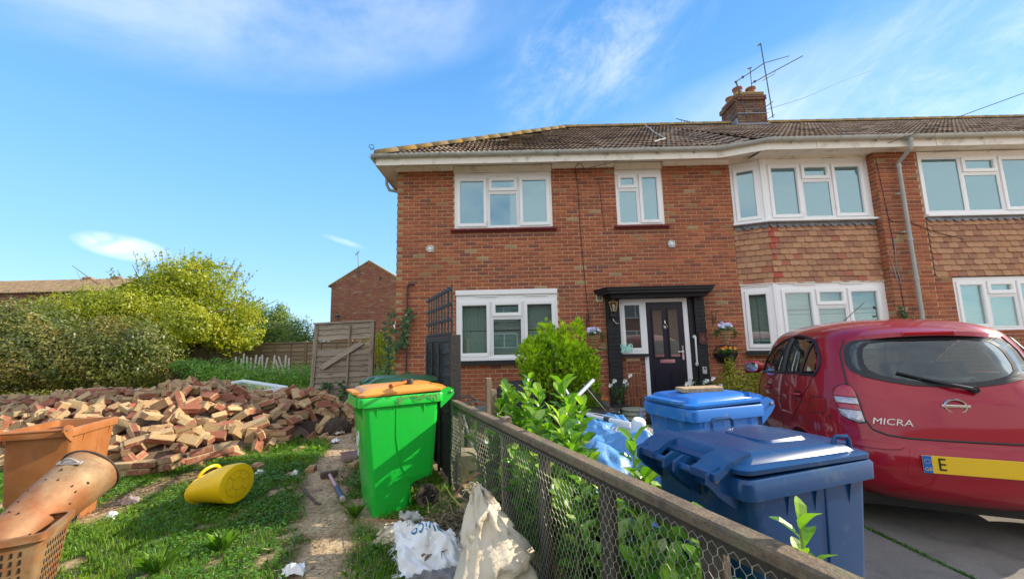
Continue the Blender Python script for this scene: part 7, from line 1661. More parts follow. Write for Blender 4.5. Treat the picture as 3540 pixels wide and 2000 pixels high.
for i, (s_, h_) in enumerate(((.75, .62), (1.1, .66), (1.5, .70), (1.9, .66), (2.3, .62), (2.6, .5), (.45, .5))):
    c = rail_c(s_) + FN * .22; laurel(c.x, c.y, h_, ['lowest laurel at the far end of the hedge', 'dense low laurel behind the second wire bay', 'dense low laurel under the rail behind the third wire bay', 'dense low laurel under the rail behind the fourth wire bay', 'dense low laurel behind the near wire bay', 'small laurel behind the nearest wire bay', 'thin laurel beside the first stake'][i], n=8, sp=.24, seed=60 + i, lsize=.105)
# weeds on the front garden soil
P, _, _ = blob_points(9000, [((.1, 3.6, .04), (.7, 1.0, .12)), ((.5, 2.4, .04), (.5, 1.0, .14)), ((.5, 5.4, .03), (.9, 1.2, .12)), ((-.2, 4.8, .03), (.6, 1.0, .12))]); P = P[(P[:, 2] > -.03) & (P[:, 0] > fence_x(P[:, 1]) + .08)]
tag(quads('weeds', leaves_at(P, .035, np.array([[0, 0, 1.0]]), .8, .55), NR.rand(len(P)) * .8, L_br, kind='stuff'), 'low weeds covering the soil of the front garden behind the wire', 'weeds')

# conifer
L_con = leafmat('conifer_spray', [(0, (.064, .100, .014)), (.30, (.128, .234, .014)), (.55, (.276, .435, .014)), (.8, (.552, .737, .016)), (1, (.850, .850, .035))], rough=.6, trans=.25, tint=(1.1, 1.25, .3))
cx_, cy_ = .62, 6.35
con = thing('conifer_shrub', 'bright lime green conifer with brown patches at its base, standing under the ground floor window', 'conifer', (cx_, cy_, 0))
cblobs = [((0, 0, .92), (.47, .42, .55)), ((.15, 0, 1.05), (.42, .40, .38)), ((-.28, 0, 1.1), (.28, .3, .32)), ((.38, 0, .80), (.30, .32, .50)), ((.50, 0, .45), (.22, .25, .32)), ((-.10, 0, 1.46), (.11, .13, .26)), ((.16, 0, 1.42), (.09, .12, .26)), ((.40, 0, 1.40), (.12, .14, .33)), ((-.36, 0, 1.30), (.10, .12, .16)), ((.0, 0, .5), (.38, .35, .35)), ((-.02, -.1, 1.5), (.08, .1, .13)), ((.40, -.05, 1.58), (.06, .08, .12)), ((.58, .0, 1.0), (.14, .2, .25))]
rs = np.random.RandomState(3); V = []; RR = []
P, d, r = blob_points(5600, cblobs, rs, .10, .26, 4.)
for p, dd in zip(P, d):     # upright fans of fine needles
    u_ = norm(np.array([[dd[0] * .7, dd[1] * .7, .9]]) + rs.normal(size=(1, 3)) * .25)[0]; s_ = norm(np.cross(u_, rs.normal(size=3))[None])[0]; L0 = rs.uniform(.045, .085); val = np.clip(.30 + .42 * fbm(p[0] * 2 + p[2], p[1] + p[2] * 1.7, 3.0, 3) + .20 * (p[2] - .6) + rs.normal() * .1, 0, 1)
    if p[2] < .62 and fbm(p[0] * 1.0, p[2] * 1.0, 6., 2, 4.) > .5: val = .12
    for k in range(7):
        f_ = (k - 3) / 3; b_ = p + u_ * L0 * .12 * abs(k - 3) * .3; t2 = norm((u_ + s_ * f_ * .75)[None])[0]; w_ = np.cross(t2, rs.normal(size=3)); w_ = w_ / np.linalg.norm(w_) * .0085; e = b_ + t2 * L0 * (1 - .35 * abs(f_))
        V += [b_ - w_, b_ + w_, e + w_ * .4, e - w_ * .4]; RR.append(np.clip(val + rs.normal() * .06, 0, 1))
quads('foliage', np.array(V), RR, L_con, con, kind='stuff')
P, d, r = blob_points(2600, [((.05, 0, .38), (.42, .38, .38)), ((0, 0, .8), (.30, .28, .4))], rs, .3); quads('dead_inner_twigs', leaves_at(P, .10, None, aspect=.12, rs=rs), rs.rand(len(P)), mat('dead_conifer', (.13, .065, .03), .9, ramp=[(0, (.07, .035, .02)), (1, (.20, .11, .05))]), con, kind='stuff')
s = MB(); limb(s, (0.05, 0, -.02), (.05, 0, 1.0), .05, .02); s.build('trunk', M_bark, con)
# golden privet by the bay
gs = shrub('yellow variegated shrub growing beneath the black wall planter', 'shrub', (4.12, 7.1, 0), [((-.25, 0, .45), (.40, .32, .42)), ((.30, 0, .40), (.38, .3, .42)), ((-.35, 0, .85), (.10, .12, .22)), ((.05, 0, .78), (.12, .12, .18)), ((.42, 0, .72), (.12, .12, .2))], 9000, .045, leafmat('golden_privet', [(0, (.07, .10, .012)), (.5, (.26, .26, .02)), (1, (.50, .44, .06))], trans=.3), gaps=.2)

# hanging baskets
L_bask = leafmat('basket_leaf', [(0, (.02, .09, .02)), (1, (.07, .22, .04))], trans=.3); M_wick = mat('wicker', (.42, .25, .11), .8, col2=(.28, .15, .06), nscale=30, grain=.3, bump=.4, bscale=80); M_wick2 = mat('pale_wicker', (.55, .38, .20), .8)
M_fl = mat('flower_petal', (.8, .8, .8), .7, ramp=[(0, (.80, .82, .86)), (.35, (.62, .68, .85)), (.6, (.50, .40, .75)), (.8, (.45, .62, .85)), (1, (.85, .85, .80))]); M_iron2 = mat('black_iron', (.012, .012, .012), .5)
def basket(x, zt, zb, label, brx, brz, flip=1):
    y = FY - .26; t_ = thing('hanging_basket', label, 'hanging basket', (x, y, zt)); h = zt - zb; c = MB(); c.lathe([(.005, -h), (.045, -h * .62), (.085, -h * .25), (.118, 0.0), (.108, .0), (.07, -.1)], 20, cap=False); c.build('cone', M_wick, t_, smooth=True)
    for k in range(9):
        z = -h * (.04 + k * .095); ra = .118 * (1 + z / h * .95) + .006; c = MB(); c.tube([(ra * math.cos(a), ra * math.sin(a), z + .012 * math.sin(a)) for a in [q * math.pi / 10 for q in range(20)]], .0055, 5, closed=True); c.build('wicker_band', M_wick2 if k % 2 else M_wick, t_, smooth=True)
    P, d, r = blob_points(520, [((0, 0, .03), (.15, .13, .07)), ((-.17, 0, -.05), (.04, .04, .13)), ((.17, 0, -.05), (.04, .04, .13))]); quads('foliage', leaves_at(P, .035, d), NR.rand(len(P)), L_bask, t_, kind='stuff')
    P, d, r = blob_points(46, [((0, -.02, .09), (.125, .1, .06))], shell=.2); f = MB()
    for p, dd in zip(P, d):
        v_ = RNG.random(); n_ = Vector((dd[0] * .4, -1, .6)).normalized(); q = n_.to_track_quat('Z', 'Y').to_matrix(); s0 = RNG.uniform(.016, .026)
        for k in range(5): a = k * 1.257; f.add([tuple(Vector(p) + q @ Vector(w)) for w in ((0, 0, 0), (s0 * math.cos(a - .5), s0 * math.sin(a - .5), .006), (s0 * 1.3 * math.cos(a), s0 * 1.3 * math.sin(a), .004), (s0 * math.cos(a + .5), s0 * math.sin(a + .5), .006))], [(0, 1, 2, 3)], v_)
    f.build('flowers', M_fl, t_, kind='stuff')
    b = MB(); bz = brz - zt; bx_ = brx - x; by = .255; b.tube([(bx_, by, bz + .10), (bx_, by, bz - .20)], .006, 6); b.tube([(bx_, by, bz + .08), (bx_, .1, bz + .09), (bx_, 0, bz + .085), (bx_, -.02, bz + .06)], .006, 6); b.tube([(bx_, by, bz - .16), (bx_, by - .1, bz - .08), (bx_, .06, bz + .08)], .005, 6)
    for k in range(2): b.tube([(bx_ + .0, by - .05 - .03 * math.cos(a), bz - .02 - .06 * k + .03 * math.sin(a)) for a in [q * .6 for q in range(9)]], .004, 5)
    b.build('bracket', M_iron2, t_); b = MB()
    for a in (.5, 2.6, 4.7): b.tube([(bx_, -.0, bz + .06), (.115 * math.cos(a), .115 * math.sin(a), .0)], .0018, 4)
    b.build('chain', M_iron2, t_, kind='stuff'); return t_
def wz(a, b, dy=.26): return px(a, b, Y=FY - dy)
b1 = wz(2051, 1158); t1_ = wz(2050, 1213); basket(b1.x, b1.z, t1_.z, 'cone shaped wicker hanging basket with white and lilac flowers left of the door', wz(2036, 1095).x, wz(2036, 1100).z)
b2_ = wz(2507, 1142); t2_ = wz(2515, 1197); basket(b2_.x, b2_.z, t2_.z, 'cone shaped wicker hanging basket with blue and white flowers right of the door', wz(2481, 1085).x + .02, wz(2481, 1090).z)
wpn = wz(2512, 1220, .12); wpl = thing('wall_planter', 'black half round wall planter with orange pansies below the right hanging basket', 'planter', tuple(wpn)); m = MB(); rings_ = []
for ra, z in ((.05, -.20), (.15, -.14), (.215, -.05), (.235, .0), (.22, .0), (.18, -.06)): rings_.append([Vector((ra * math.cos(a), -.17 * ra / .235 * math.sin(a) + .05, z)) for a in [math.pi * k / 12 for k in range(13)]])
m.loft(rings_, capa=True, capb=True); m.tube([(-.23, .04, 0), (-.15, .06, .11), (0, .07, .15), (.15, .06, .11), (.23, .04, 0)], .012, 6); m.build('basin', M_iron2, wpl, smooth=True)
P, d, r = blob_points(420, [((0, -.02, .03), (.19, .09, .05)), ((.05, -.10, -.10), (.03, .03, .12))]); quads('foliage', leaves_at(P, .04, d), NR.rand(len(P)), L_bask, wpl, kind='stuff'); f = MB()
for p in ((-.10, -.08, .09), (.03, -.09, .10), (.12, -.08, .09), (-.03, -.05, .11)):
    for k in range(5): a = k * 1.257 + p[0] * 9; f.add([(p[0], p[1], p[2]), (p[0] + .028 * math.cos(a - .6), p[1] - .004, p[2] + .028 * math.sin(a - .6)), (p[0] + .034 * math.cos(a), p[1] - .01, p[2] + .034 * math.sin(a)), (p[0] + .028 * math.cos(a + .6), p[1] - .004, p[2] + .028 * math.sin(a + .6))], [(0, 1, 2, 3)])
f.build('flowers', mat('orange_pansy', (.80, .33, .02), .6), wpl, kind='stuff')
# brass lantern
lc = px(2121, 1060, Y=FY - .20); ln = thing('wall_lantern', 'brass carriage lantern with a white flex on the left porch pier', 'wall lamp', tuple(lc)); M_brass = mat('brass', (.62, .46, .18), .28, metal=.9)
def hexring(r_, z, n=6): return [Vector((r_ * math.cos(a), r_ * math.sin(a), z)) for a in [k * 2 * math.pi / n for k in range(n)]]
m = MB(); m.loft([hexring(.012, .205), hexring(.016, .19), hexring(.010, .18), hexring(.022, .155), hexring(.05, .13), hexring(.075, .10), hexring(.095, .092), hexring(.092, .080)]); m.build('roof', M_brass, ln)
m = MB(); m.loft([hexring(.045, -.09), hexring(.048, -.075), hexring(.030, -.075)], capb=False); 
for k in range(6):
    a = k * math.pi / 3; m.tube([(.044 * math.cos(a), .044 * math.sin(a), -.08), (.082 * math.cos(a), .082 * math.sin(a), .085)], .005, 5)
m.build('cage', M_brass, ln); m = MB(); m.loft([hexring(.040, -.075), hexring(.078, .08)], capa=False, capb=False); m.build('glass', glassmat('lantern_glass', .12, (.92, .92, .85)), ln)
m = MB(); m.lathe([(.012, -.07), (.014, -.02), (.026, .0), (.028, .03), (.0, .055)], 12); m.build('bulb', mat('frosted_bulb', (.75, .75, .72), .4), ln, smooth=True)
m = MB(); m.rbox((0, .06, -.14), (.10, .09, .12), bev=.015); m.tube([(0, .03, -.12), (0, 0, -.11), (0, 0, -.085)], .013, 8); m.build('backplate', M_iron2, ln); m = MB(); m.tube([(-.01, .08, -.19), (.0, .05, -.25), (.05, .06, -.31), (.10, .10, -.30)], .006, 6); m.build('flex', mat('white_plastic', (.78, .78, .77), .3), ln)
# butterfly ornament on the sill
bf = px(2164, 1203, Y=FY - .12); bt = thing('butterfly_ornament', 'pale mint green cut out butterfly standing on the side light sill', 'ornament', tuple(bf)); M_mint = mat('mint_metal', (.42, .76, .66), .4); m = MB()
for sg_ in (-1, 1):
    k_ = 1.0 if sg_ > 0 else .75
    for path in ([(.01, .0), (.05, .06), (.10, .085), (.125, .06), (.12, .01), (.08, -.015), (.02, -.01), (.01, .0)], [(.01, -.01), (.06, -.02), (.11, -.03), (.12, -.07), (.085, -.085), (.05, -.065), (.02, -.03), (.01, -.01)]): m.tube([(sg_ * a * k_, (0.0 if sg_ > 0 else .02) * a * 8, b) for a, b in path], .007, 5)
    for a0, b0, a1, b1 in ((.02, .0, .115, .055), (.02, .0, .10, .07), (.02, 0, .115, .02), (.02, 0, .08, .075), (.02, -.01, .115, -.05), (.02, -.01, .10, -.075), (.02, -.01, .07, -.075), (.05, .03, .11, .01), (.06, -.025, .10, -.035)): m.tube([(sg_ * a0 * k_, 0, b0), (sg_ * a1 * k_, 0, b1)], .0065, 4)
m.build('wings', M_mint, bt); m = MB(); m.tube([(0, -.006, -.07), (0, -.008, .05)], [.008, .012], 8); m.tube([(0, -.006, .05), (-.02, -.006, .09), (-.035, -.006, .088)], .003, 4); m.tube([(0, -.006, .05), (.02, -.006, .09), (.03, -.006, .085)], .003, 4); m.build('body', M_mint, bt)

# pots by the door
M_blkpot = mat('dark_pot', (.02, .02, .02), .6, dirt=(.07, .06, .05), dscale=8, dlo=.5, dhi=.8); M_stonepot = mat('glazed_stone_pot', (.33, .34, .24), .6, col2=(.22, .27, .22), nscale=3)
L_rose = leafmat('rose_leaf', [(0, (.020, .060, .022)), (1, (.06, .13, .04))], trans=.25)
def rose(a, b, Y_, h, label, pot=True, sx=.22):
    p = px(a, b, Y=Y_); t_ = thing('rose_bush', label, 'rose bush', (p.x, Y_, max(.0, p.z)))
    s = MB(); fl_ = []; P = []
    for k in range(9):
        e = Vector((RNG.uniform(-sx, sx), RNG.uniform(-.1, .05), h * RNG.uniform(.45, 1.0))); s.tube([(0, 0, 0), (e.x * .5, e.y * .5, e.z * .6), e], .004, 5); fl_.append(e)
        for q in range(34): t2 = RNG.uniform(.2, 1); P.append((e.x * t2 + RNG.gauss(0, .035), e.y * t2 + RNG.gauss(0, .035), e.z * t2 + RNG.gauss(0, .035)))
    s.build('stems', M_lstem, t_, kind='stuff'); quads('foliage', leaves_at(np.array(P), .045), NR.rand(len(P)), L_rose, t_, kind='stuff')
    for e in fl_[:7]:
        f = MB()
        for k in range(9): a_ = k * 2.4; rr_ = .010 + .0035 * k; f.add([tuple(e + Vector(w)) for w in ((0, -.01, .0), (rr_ * math.cos(a_ - .6), -.02 - .012 * math.sin(a_), rr_ * math.sin(a_ - .6)), (rr_ * 1.2 * math.cos(a_), -.026, rr_ * 1.2 * math.sin(a_) + .004), (rr_ * math.cos(a_ + .6), -.02 + .01 * math.cos(a_), rr_ * math.sin(a_ + .6)))], [(0, 1, 2, 3)])
        f.build('flower', mat('white_petal', (.85, .85, .82), .6), t_)
    return t_
rose(2142, 1398, 6.85, .50, 'white flowering rose bush in the dark pot left of the door'); rose(2430, 1385, 6.75, .36, 'white flowering rose bush right of the door, behind the blue bin', sx=.3)
def pot(a, b, Y_, prof, label, mt, name='plant_pot', cat='pot', rings=0):
    p = px(a, b, Y=Y_); t_ = MB(); t_.lathe(prof, 22); o = t_.build(name, mt, smooth=True); o.location = (p.x, Y_, 0); return tag(o, label, cat)
pot(2150, 1400, 6.8, [(.12, .0), (.16, .22), (.19, .28), (.19, .30), (.16, .30), (.14, .26)], 'dark plastic pot holding the left rose bush', M_blkpot)
pot(2190, 1400, 6.55, [(.15, .0), (.17, .03), (.155, .06), (.18, .09), (.165, .13), (.185, .16), (.17, .20), (.19, .23), (.175, .27), (.195, .30), (.17, .31)], 'ribbed pale green stone pot beside the door step', M_stonepot)
g_ = px(2215, 1430, Y=6.3); gn = thing('garden_gnome', 'small garden gnome with a purple and turquoise hat beside the ribbed pot', 'gnome', (g_.x, 6.3, .0)); 
m = MB(); m.lathe([(.045, 0), (.06, .05), (.055, .12), (.035, .17), (.02, .18)], 14); m.build('body', mat('gnome_coat', (.45, .30, .26), .6), gn, smooth=True); m = MB(); m.lathe([(.0, .17), (.032, .185), (.036, .21), (.028, .235), (.0, .245)], 14); m.build('head', mat('gnome_skin', (.60, .38, .30), .6), gn, smooth=True)
m = MB(); m.lathe([(.038, .22), (.034, .26), (.022, .31), (.004, .37)], 14); m.build('hat', mat('turquoise_hat', (.08, .45, .52), .5, col2=(.30, .15, .45), nscale=12), gn, smooth=True); m = MB(); m.lathe([(.0, .13), (.025, .15), (.03, .19), (.0, .20)], 10, (0, -.018, 0)); m.build('beard', mat('white_beard', (.7, .7, .66), .8), gn, smooth=True)
# grey planter with orange flowers
gp_ = px(2065, 1340, Y=6.6); pt = thing('flower_box', 'grey square planter of small orange flowers against the wall left of the porch', 'planter', (gp_.x, 6.6, 0)); m = MB(); m.loft([[Vector((sx * w, sy * w, z)) for sx, sy in ((1, -1), (1, 1), (-1, 1), (-1, -1))] for w, z in ((.10, .0), (.15, .42))]); m.build('box', mat('grey_planter', (.16, .155, .15), .6), pt)
P = np.stack([NR.uniform(-.16, .16, 160), NR.uniform(-.14, .14, 160), .43 + NR.rand(160) * .05], 1); quads('flowers', leaves_at(P, .035, np.array([[0, -.3, 1.0]]), .5, .9), NR.rand(160), mat('marigold', (.7, .2, .02), .7, ramp=[(0, (.75, .16, .02)), (.5, (.60, .10, .02)), (.75, (.10, .22, .03)), (1, (.8, .4, .05))]), pt, kind='stuff')

# black garden chair behind the tall panel, covered barbecue, sheet materials
def tubes(name, paths, r, mt, par): 
    for q in paths: m = MB(); m.tube(q, r, 8); m.build(name, mt, par, smooth=True)
chx = px(1600, 1340, Y=5.3); chair = thing('garden_chair', 'black tubular garden armchair half hidden behind the tall trellis post', 'chair', (chx.x, 5.3, 0), rad(20)); M_blkm = mat('black_metal_tube', (.015, .015, .016), .35, coat=.4)
for dy in (-.22, .22): m = MB(); m.tube([(-.28, dy, .64), (.14, dy, .68), (.22, dy, .64), (.24, dy, .55), (.12, dy, .38), (.10, dy, .3), (.18, dy, .0)], .014, 8); m.build('arm_frame', M_blkm, chair, smooth=True)
m = MB(); m.rbox((-.02, 0, .36), (.46, .44, .03), bev=.01); m.build('seat', M_blkm, chair); m = MB(); m.rbox((-.30, 0, .64), (.03, .44, .58), Ry(rad(-12)).to_3x3(), bev=.01); m.build('backrest', M_blkm, chair)
for dy in (-.2, .2): m = MB(); m.tube([(-.22, dy, .36), (-.30, dy, .0)], .014, 8); m.build('leg', M_blkm, chair, smooth=True)
m = MB(); p = px(1640, 1405, Y=4.7); m.rbox((0, 0, 0), (.55, .35, .03), bev=.006); o = m.build('black_board', M_blkm); o.location = (p.x + .02, 4.75, .62); o.rotation_euler = (rad(4), rad(-6), .1); tag(o, 'flat black board lying level with the rail beside the tall stake', 'board')
m = MB(); p = px(1600, 1420, Y=4.55); m.rbox((0, 0, .35), (.02, .32, .74), (Ry(rad(-16)) @ Rz(.2)).to_3x3(), bev=.002); o = m.build('glass_sheet', mat('pale_green_sheet', (.34, .42, .38), .3)); o.location = (p.x + .03, 4.6, .12); tag(o, 'pale green sheet leaning behind the tall black post', 'sheet')
m = MB(); p = px(1690, 1400, Y=5.2); m.rbox((0, 0, 0), (.7, .4, .04), bev=.004); o = m.build('white_board', M_upvc); o.location = (p.x - .05, 5.2, .52); o.rotation_euler = (0, rad(3), .15); tag(o, 'white board resting beyond the black board', 'board')
for i in range(3): m = MB(); m.rbox((0, 0, 0), (.16, .10, .05), bev=.004); o = m.build('paving_block', mat('pale_block', (.46, .40, .28), .9, grain=.2)); o.location = (p.x - .16 + i * .17, 5.24, .565); o.rotation_euler = (0, rad(3), .12); tag(o, ['pale block at the left end of the row on the white board', 'middle pale block on the white board', 'right hand pale block on the white board'][i], 'block')
tb = thing('trestle_stand', 'dark stand under the white board by the house wall', 'stand', (p.x, 5.2, 0))
for dx in (-.28, .28): m = MB(); m.rbox((dx, 0, .25), (.04, .3, .50), bev=.004); m.build('leg', M_blkm, tb)
m = MB(); bq = px(1800, 1350, Y=6.3); rings_ = []
for w, d, z, ox in ((.42, .26, 0, 0), (.42, .27, .35, 0), (.40, .26, .62, .0), (.30, .2, .76, .05), (.14, .12, .80, .1)): rings_.append([Vector((v.x + ox + RNG.gauss(0, .012), v.y + RNG.gauss(0, .012), v.z + RNG.gauss(0, .01))) for v in rrect(w, d, z, .05, 3)])
m.loft(rings_); o = m.build('covered_barbecue', mat('black_cover', (.022, .022, .024), .55, bump=.4, bscale=10)); o.location = (bq.x - .02, 6.3, 0); tag(o, 'barbecue under a black cover between the wall and the laurels', 'barbecue')
cs = px(2075, 1400, Y=5.6); fc = thing('folding_chair', 'black folding chair lying open in front of the grey planter', 'chair', (cs.x, 5.7, 0), rad(-15)); m = MB(); m.rbox((0.05, 0, .44), (.46, .40, .03), bev=.01); m.build('seat', M_blkm, fc)
for a in ((-.14, .0, .92, -.02, .40), (-.14, .3, .92, -.02, .40)): m = MB(); m.tube([(a[0] - .05, a[1] - .15, .80), (a[3] + .12, a[1] - .15, .44), (.22, a[1] - .15, .0)], .013, 8); m.build('frame', M_blkm, fc, smooth=True)
m = MB(); m.tube([(-.15, .15, .0), (.2, .15, .44)], .013, 8); m.tube([(-.15, -.15, .0), (.2, -.15, .44)], .013, 8); m.build('leg', M_blkm, fc, smooth=True)

# blue tarpaulin over a heap, with the pedestal fan lying on it
M_tarp = mat('blue_tarpaulin', (.09, .27, .56), .38, col2=(.12, .34, .66), nscale=4, spec=.7, bump=.5, bscale=16, dirt=(.35, .45, .58), dscale=7, dlo=.6, dhi=.82)
tx0, tx1, ty0, ty1 = .35, 1.60, 2.9, 5.75; n1, n2 = 70, 110; V = []; rs = np.random.RandomState(8)
X_, Y_ = np.meshgrid(np.linspace(tx0, tx1, n1), np.linspace(ty0, ty1, n2)); u_ = (X_ - tx0) / (tx1 - tx0); v_ = (Y_ - ty0) / (ty1 - ty0)
edge = np.clip(np.minimum(np.minimum(u_ * 3.2, (1 - u_) * 4), np.minimum(v_ * 3.4, (1 - v_) * 4)), 0, 1); edge = edge * edge * (3 - 2 * edge)
hgt = .44 + .10 * np.sin(X_ * 2.2 + .4) * np.cos(Y_ * 1.7) + .12 * (fbm(X_, Y_, 1.6, 2) - .5); Z_ = hgt * edge - .20 * edge * np.abs(fbm(X_ * 1.1 + Y_ * .4, Y_, 2.6, 3, 2.) - .5) * 2 + .05 * np.abs(fbm(X_ + Y_ * .6, Y_, 5, 3) - .5) * 2 * 1.6 + .022 * np.sin(X_ * 23 + Y_ * 11 + 6 * fbm(X_, Y_, 2, 2)) * (.3 + edge * .7)
vt = np.stack([X_.ravel() + .02 * np.sin(Y_.ravel() * 9), Y_.ravel(), Z_.ravel() + .01], 1); m = MB(); m.v = [tuple(q) for q in vt.tolist()]; m.f = [(j * n1 + i, j * n1 + i + 1, (j + 1) * n1 + i + 1, (j + 1) * n1 + i) for j in range(n2 - 1) for i in range(n1 - 1)]; m.r = [.5] * len(m.f)
tag(m.build('tarpaulin', M_tarp, smooth='all'), 'creased shiny blue tarpaulin thrown over a heap between the laurels and the light blue bin', 'tarpaulin')
M_fan = mat('white_fan_plastic', (.80, .81, .84), .3); fcn = px(2200, 1505, Y=4.05); fan = thing('pedestal_fan', 'white pedestal fan lying face down on the blue tarpaulin', 'fan', tuple(fcn)); nf = Vector((.06, -.28, .95)).normalized(); qf = nf.to_track_quat('Z', 'Y').to_matrix().to_4x4()
m = MB(); m.M = qf
for k in range(44): a = k * 2 * math.pi / 44; m.tube([(.05 * math.cos(a), .05 * math.sin(a), .035), (.15 * math.cos(a + .10), .15 * math.sin(a + .10), .04), (.235 * math.cos(a + .18), .235 * math.sin(a + .18), .01), (.25 * math.cos(a + .2), .25 * math.sin(a + .2), -.02)], .0017, 4)
for ra, z in ((.25, -.02), (.235, .01), (.19, .03), (.05, .035)): m.tube([(ra * math.cos(a), ra * math.sin(a), z) for a in [k * math.pi / 24 for k in range(48)]], .004 if ra > .24 else .0025, 5, closed=True)
m.M = None; m.build('grille', mat('cream_wire', (.68, .60, .50), .5), fan, kind='stuff')
for k in range(3):
    m = MB(); m.M = qf @ Rz(k * 2.094 + .4); m.loft([[Vector((x, y, z)) for x, y, z in ((x0, -w, -.03), (x0, w, -.005), (x0, w, -.002), (x0, -w, -.026))] for x0, w in ((.03, .02), (.08, .06), (.15, .08), (.20, .06), (.215, .02))]); m.M = None; m.build('blade', M_fan, fan, smooth=True)
m = MB(); m.M = qf @ T(0, -.02, 0); m.lathe([(.062, .03), (.066, .05), (.070, .12), (.064, .165), (.050, .182), (.0, .188)], 22, cap=False); m.M = None; m.build('motor_housing', M_fan, fan, smooth=True)
pe = px(2030, 1432, Y=4.75) - fcn; st0 = Vector((-.03, .04, .09)); m = MB(); m.tube([st0, st0.lerp(pe, .35), st0.lerp(pe, .5)], [.030, .028, .024], 12); m.tube([st0.lerp(pe, .5), pe], .019, 12); m.build('stand_pole', M_fan, fan, smooth=True)
m = MB(); m.tube([st0.lerp(pe, .44), st0.lerp(pe, .56)], .0285, 12); m.build('collar', mat('charcoal_plastic', (.06, .06, .07), .5), fan, smooth=True)
m = MB(); m.tube([pe, pe + Vector((-.1, .1, .02)), pe + Vector((-.02, .2, .0)), st0.lerp(pe, .7) + Vector((.02, .03, .03)), st0.lerp(pe, .45) + Vector((.06, .05, .02))], .004, 5); m.build('flex', M_fan, fan)
wa_, wb2 = px(2005, 1360, Y=4.9), px(2052, 1312, Y=5.0); m = MB(); m.tube([wa_ - (wb2 - wa_) * .9, wb2], .022, 10); tag(m.build('white_tube', M_fan, smooth=True), 'short white plastic tube sticking up from the laurels left of the grey planter', 'tube')
wa_, wb2 = px(1946, 1330, Y=4.9), px(1985, 1395, Y=4.8); m = MB(); m.tube([wa_, wb2], .014, 8); tag(m.build('white_rod', M_fan, smooth=True), 'thin white rod leaning among the laurel tips', 'rod')
# blue screenwash bottle
bo = px(1672, 1570, Y=3.85); bt_ = thing('blue_bottle', 'clear bottle of blue liquid with an orange cap standing behind the chicken wire', 'bottle', (bo.x, 3.85, max(0, px(1672, 1625, Y=3.85).z))); m = MB(); m.rbox((0, 0, .11), (.10, .075, .20), bev=.02); m.build('liquid', mat('blue_liquid', (.01, .12, .42), .15, coat=.6), bt_, smooth=True); m = MB(); m.lathe([(.05, .205), (.045, .24), (.02, .262), (.018, .28)], 14); m.build('neck', mat('cloudy_plastic', (.45, .55, .62), .3), bt_, smooth=True); m = MB(); m.lathe([(.02, .28), (.022, .31), (.018, .314)], 12); m.build('cap', mat('orange_cap', (.7, .22, .02), .4), bt_, smooth=True)
m = MB(); m.rbox((0, 0, .12), (.30, .22, .30), bev=.03, jit=.015); o = m.build('rubble_block', mat('pale_stone', (.42, .35, .24), .9, grain=.3, bump=.3)); pq = px(1600, 1520, Y=4.3); o.location = (pq.x + .06, 4.35, .02); tag(o, 'pale lump of stone behind the wire at the foot of the tall black post', 'stone')

# ================================================================ SACKS AND DEBRIS BY THE LOW FENCE
def cloth_sheet(name, corners, nu, nv, amp, mt, label, cat, seed=0, fringe=0, f=9.0, peak=None, th=0.0):
    """draped sheet between four 3D corners (ll, lr, ur, ul) with crumples"""
    c = [Vector(q) for q in corners]; m = MB(); nrm_ = (c[1] - c[0]).cross(c[3] - c[0]).normalized(); vs = []
    for j in range(nv + 1):
        for i in range(nu + 1):
            u, v = i / nu, j / nv; p = c[0].lerp(c[1], u).lerp(c[3].lerp(c[2], u), v); e = float(fbm(u * 1.3 + seed, v * 1.3, f * .5, 4, seed)) - .5; e2 = math.sin((u * 7 + v * 3 + 4 * float(fbm(u, v, 3, 2, seed + 4))) * 2.2)
            p = p + nrm_ * (amp * (e * 2.2 + .22 * e2)) + Vector((0, 0, (peak(u, v) if peak else 0))); 
            if i in (0, nu) or j in (0, nv): p += Vector((RNG.gauss(0, .005), RNG.gauss(0, .005), RNG.gauss(0, .004)))
            vs.append(tuple(p))
    m.add(vs, [(j * (nu + 1) + i, j * (nu + 1) + i + 1, (j + 1) * (nu + 1) + i + 1, (j + 1) * (nu + 1) + i) for j in range(nv) for i in range(nu)])
    if fringe:
        for k in range(fringe):
            j = RNG.randint(0, nv); b = Vector(vs[j * (nu + 1)]) if k % 2 else Vector(vs[RNG.randint(0, nu)]); d = Vector((RNG.uniform(-1, .2), RNG.uniform(-1, .3), RNG.uniform(-.5, .3))).normalized() * RNG.uniform(.02, .06); m.tube([b, b + d * .5 + Vector((0, 0, .005)), b + d], .0012, 3)
    o = m.build(name, mt, smooth='all'); return tag(o, label, cat)
M_sack = mat('white_woven_sack', (.80, .80, .78), .6, grain=.06, gscale=200, bump=.2, bscale=150, gpos=True, dirt=(.42, .34, .24), dscale=7, dlo=.58, dhi=.80)
M_sack2 = mat('cream_woven_sack', (.62, .54, .40), .75, grain=.08, gscale=160, bump=.2, bscale=120, gpos=True, dirt=(.30, .17, .09), dscale=6, dlo=.55, dhi=.76)
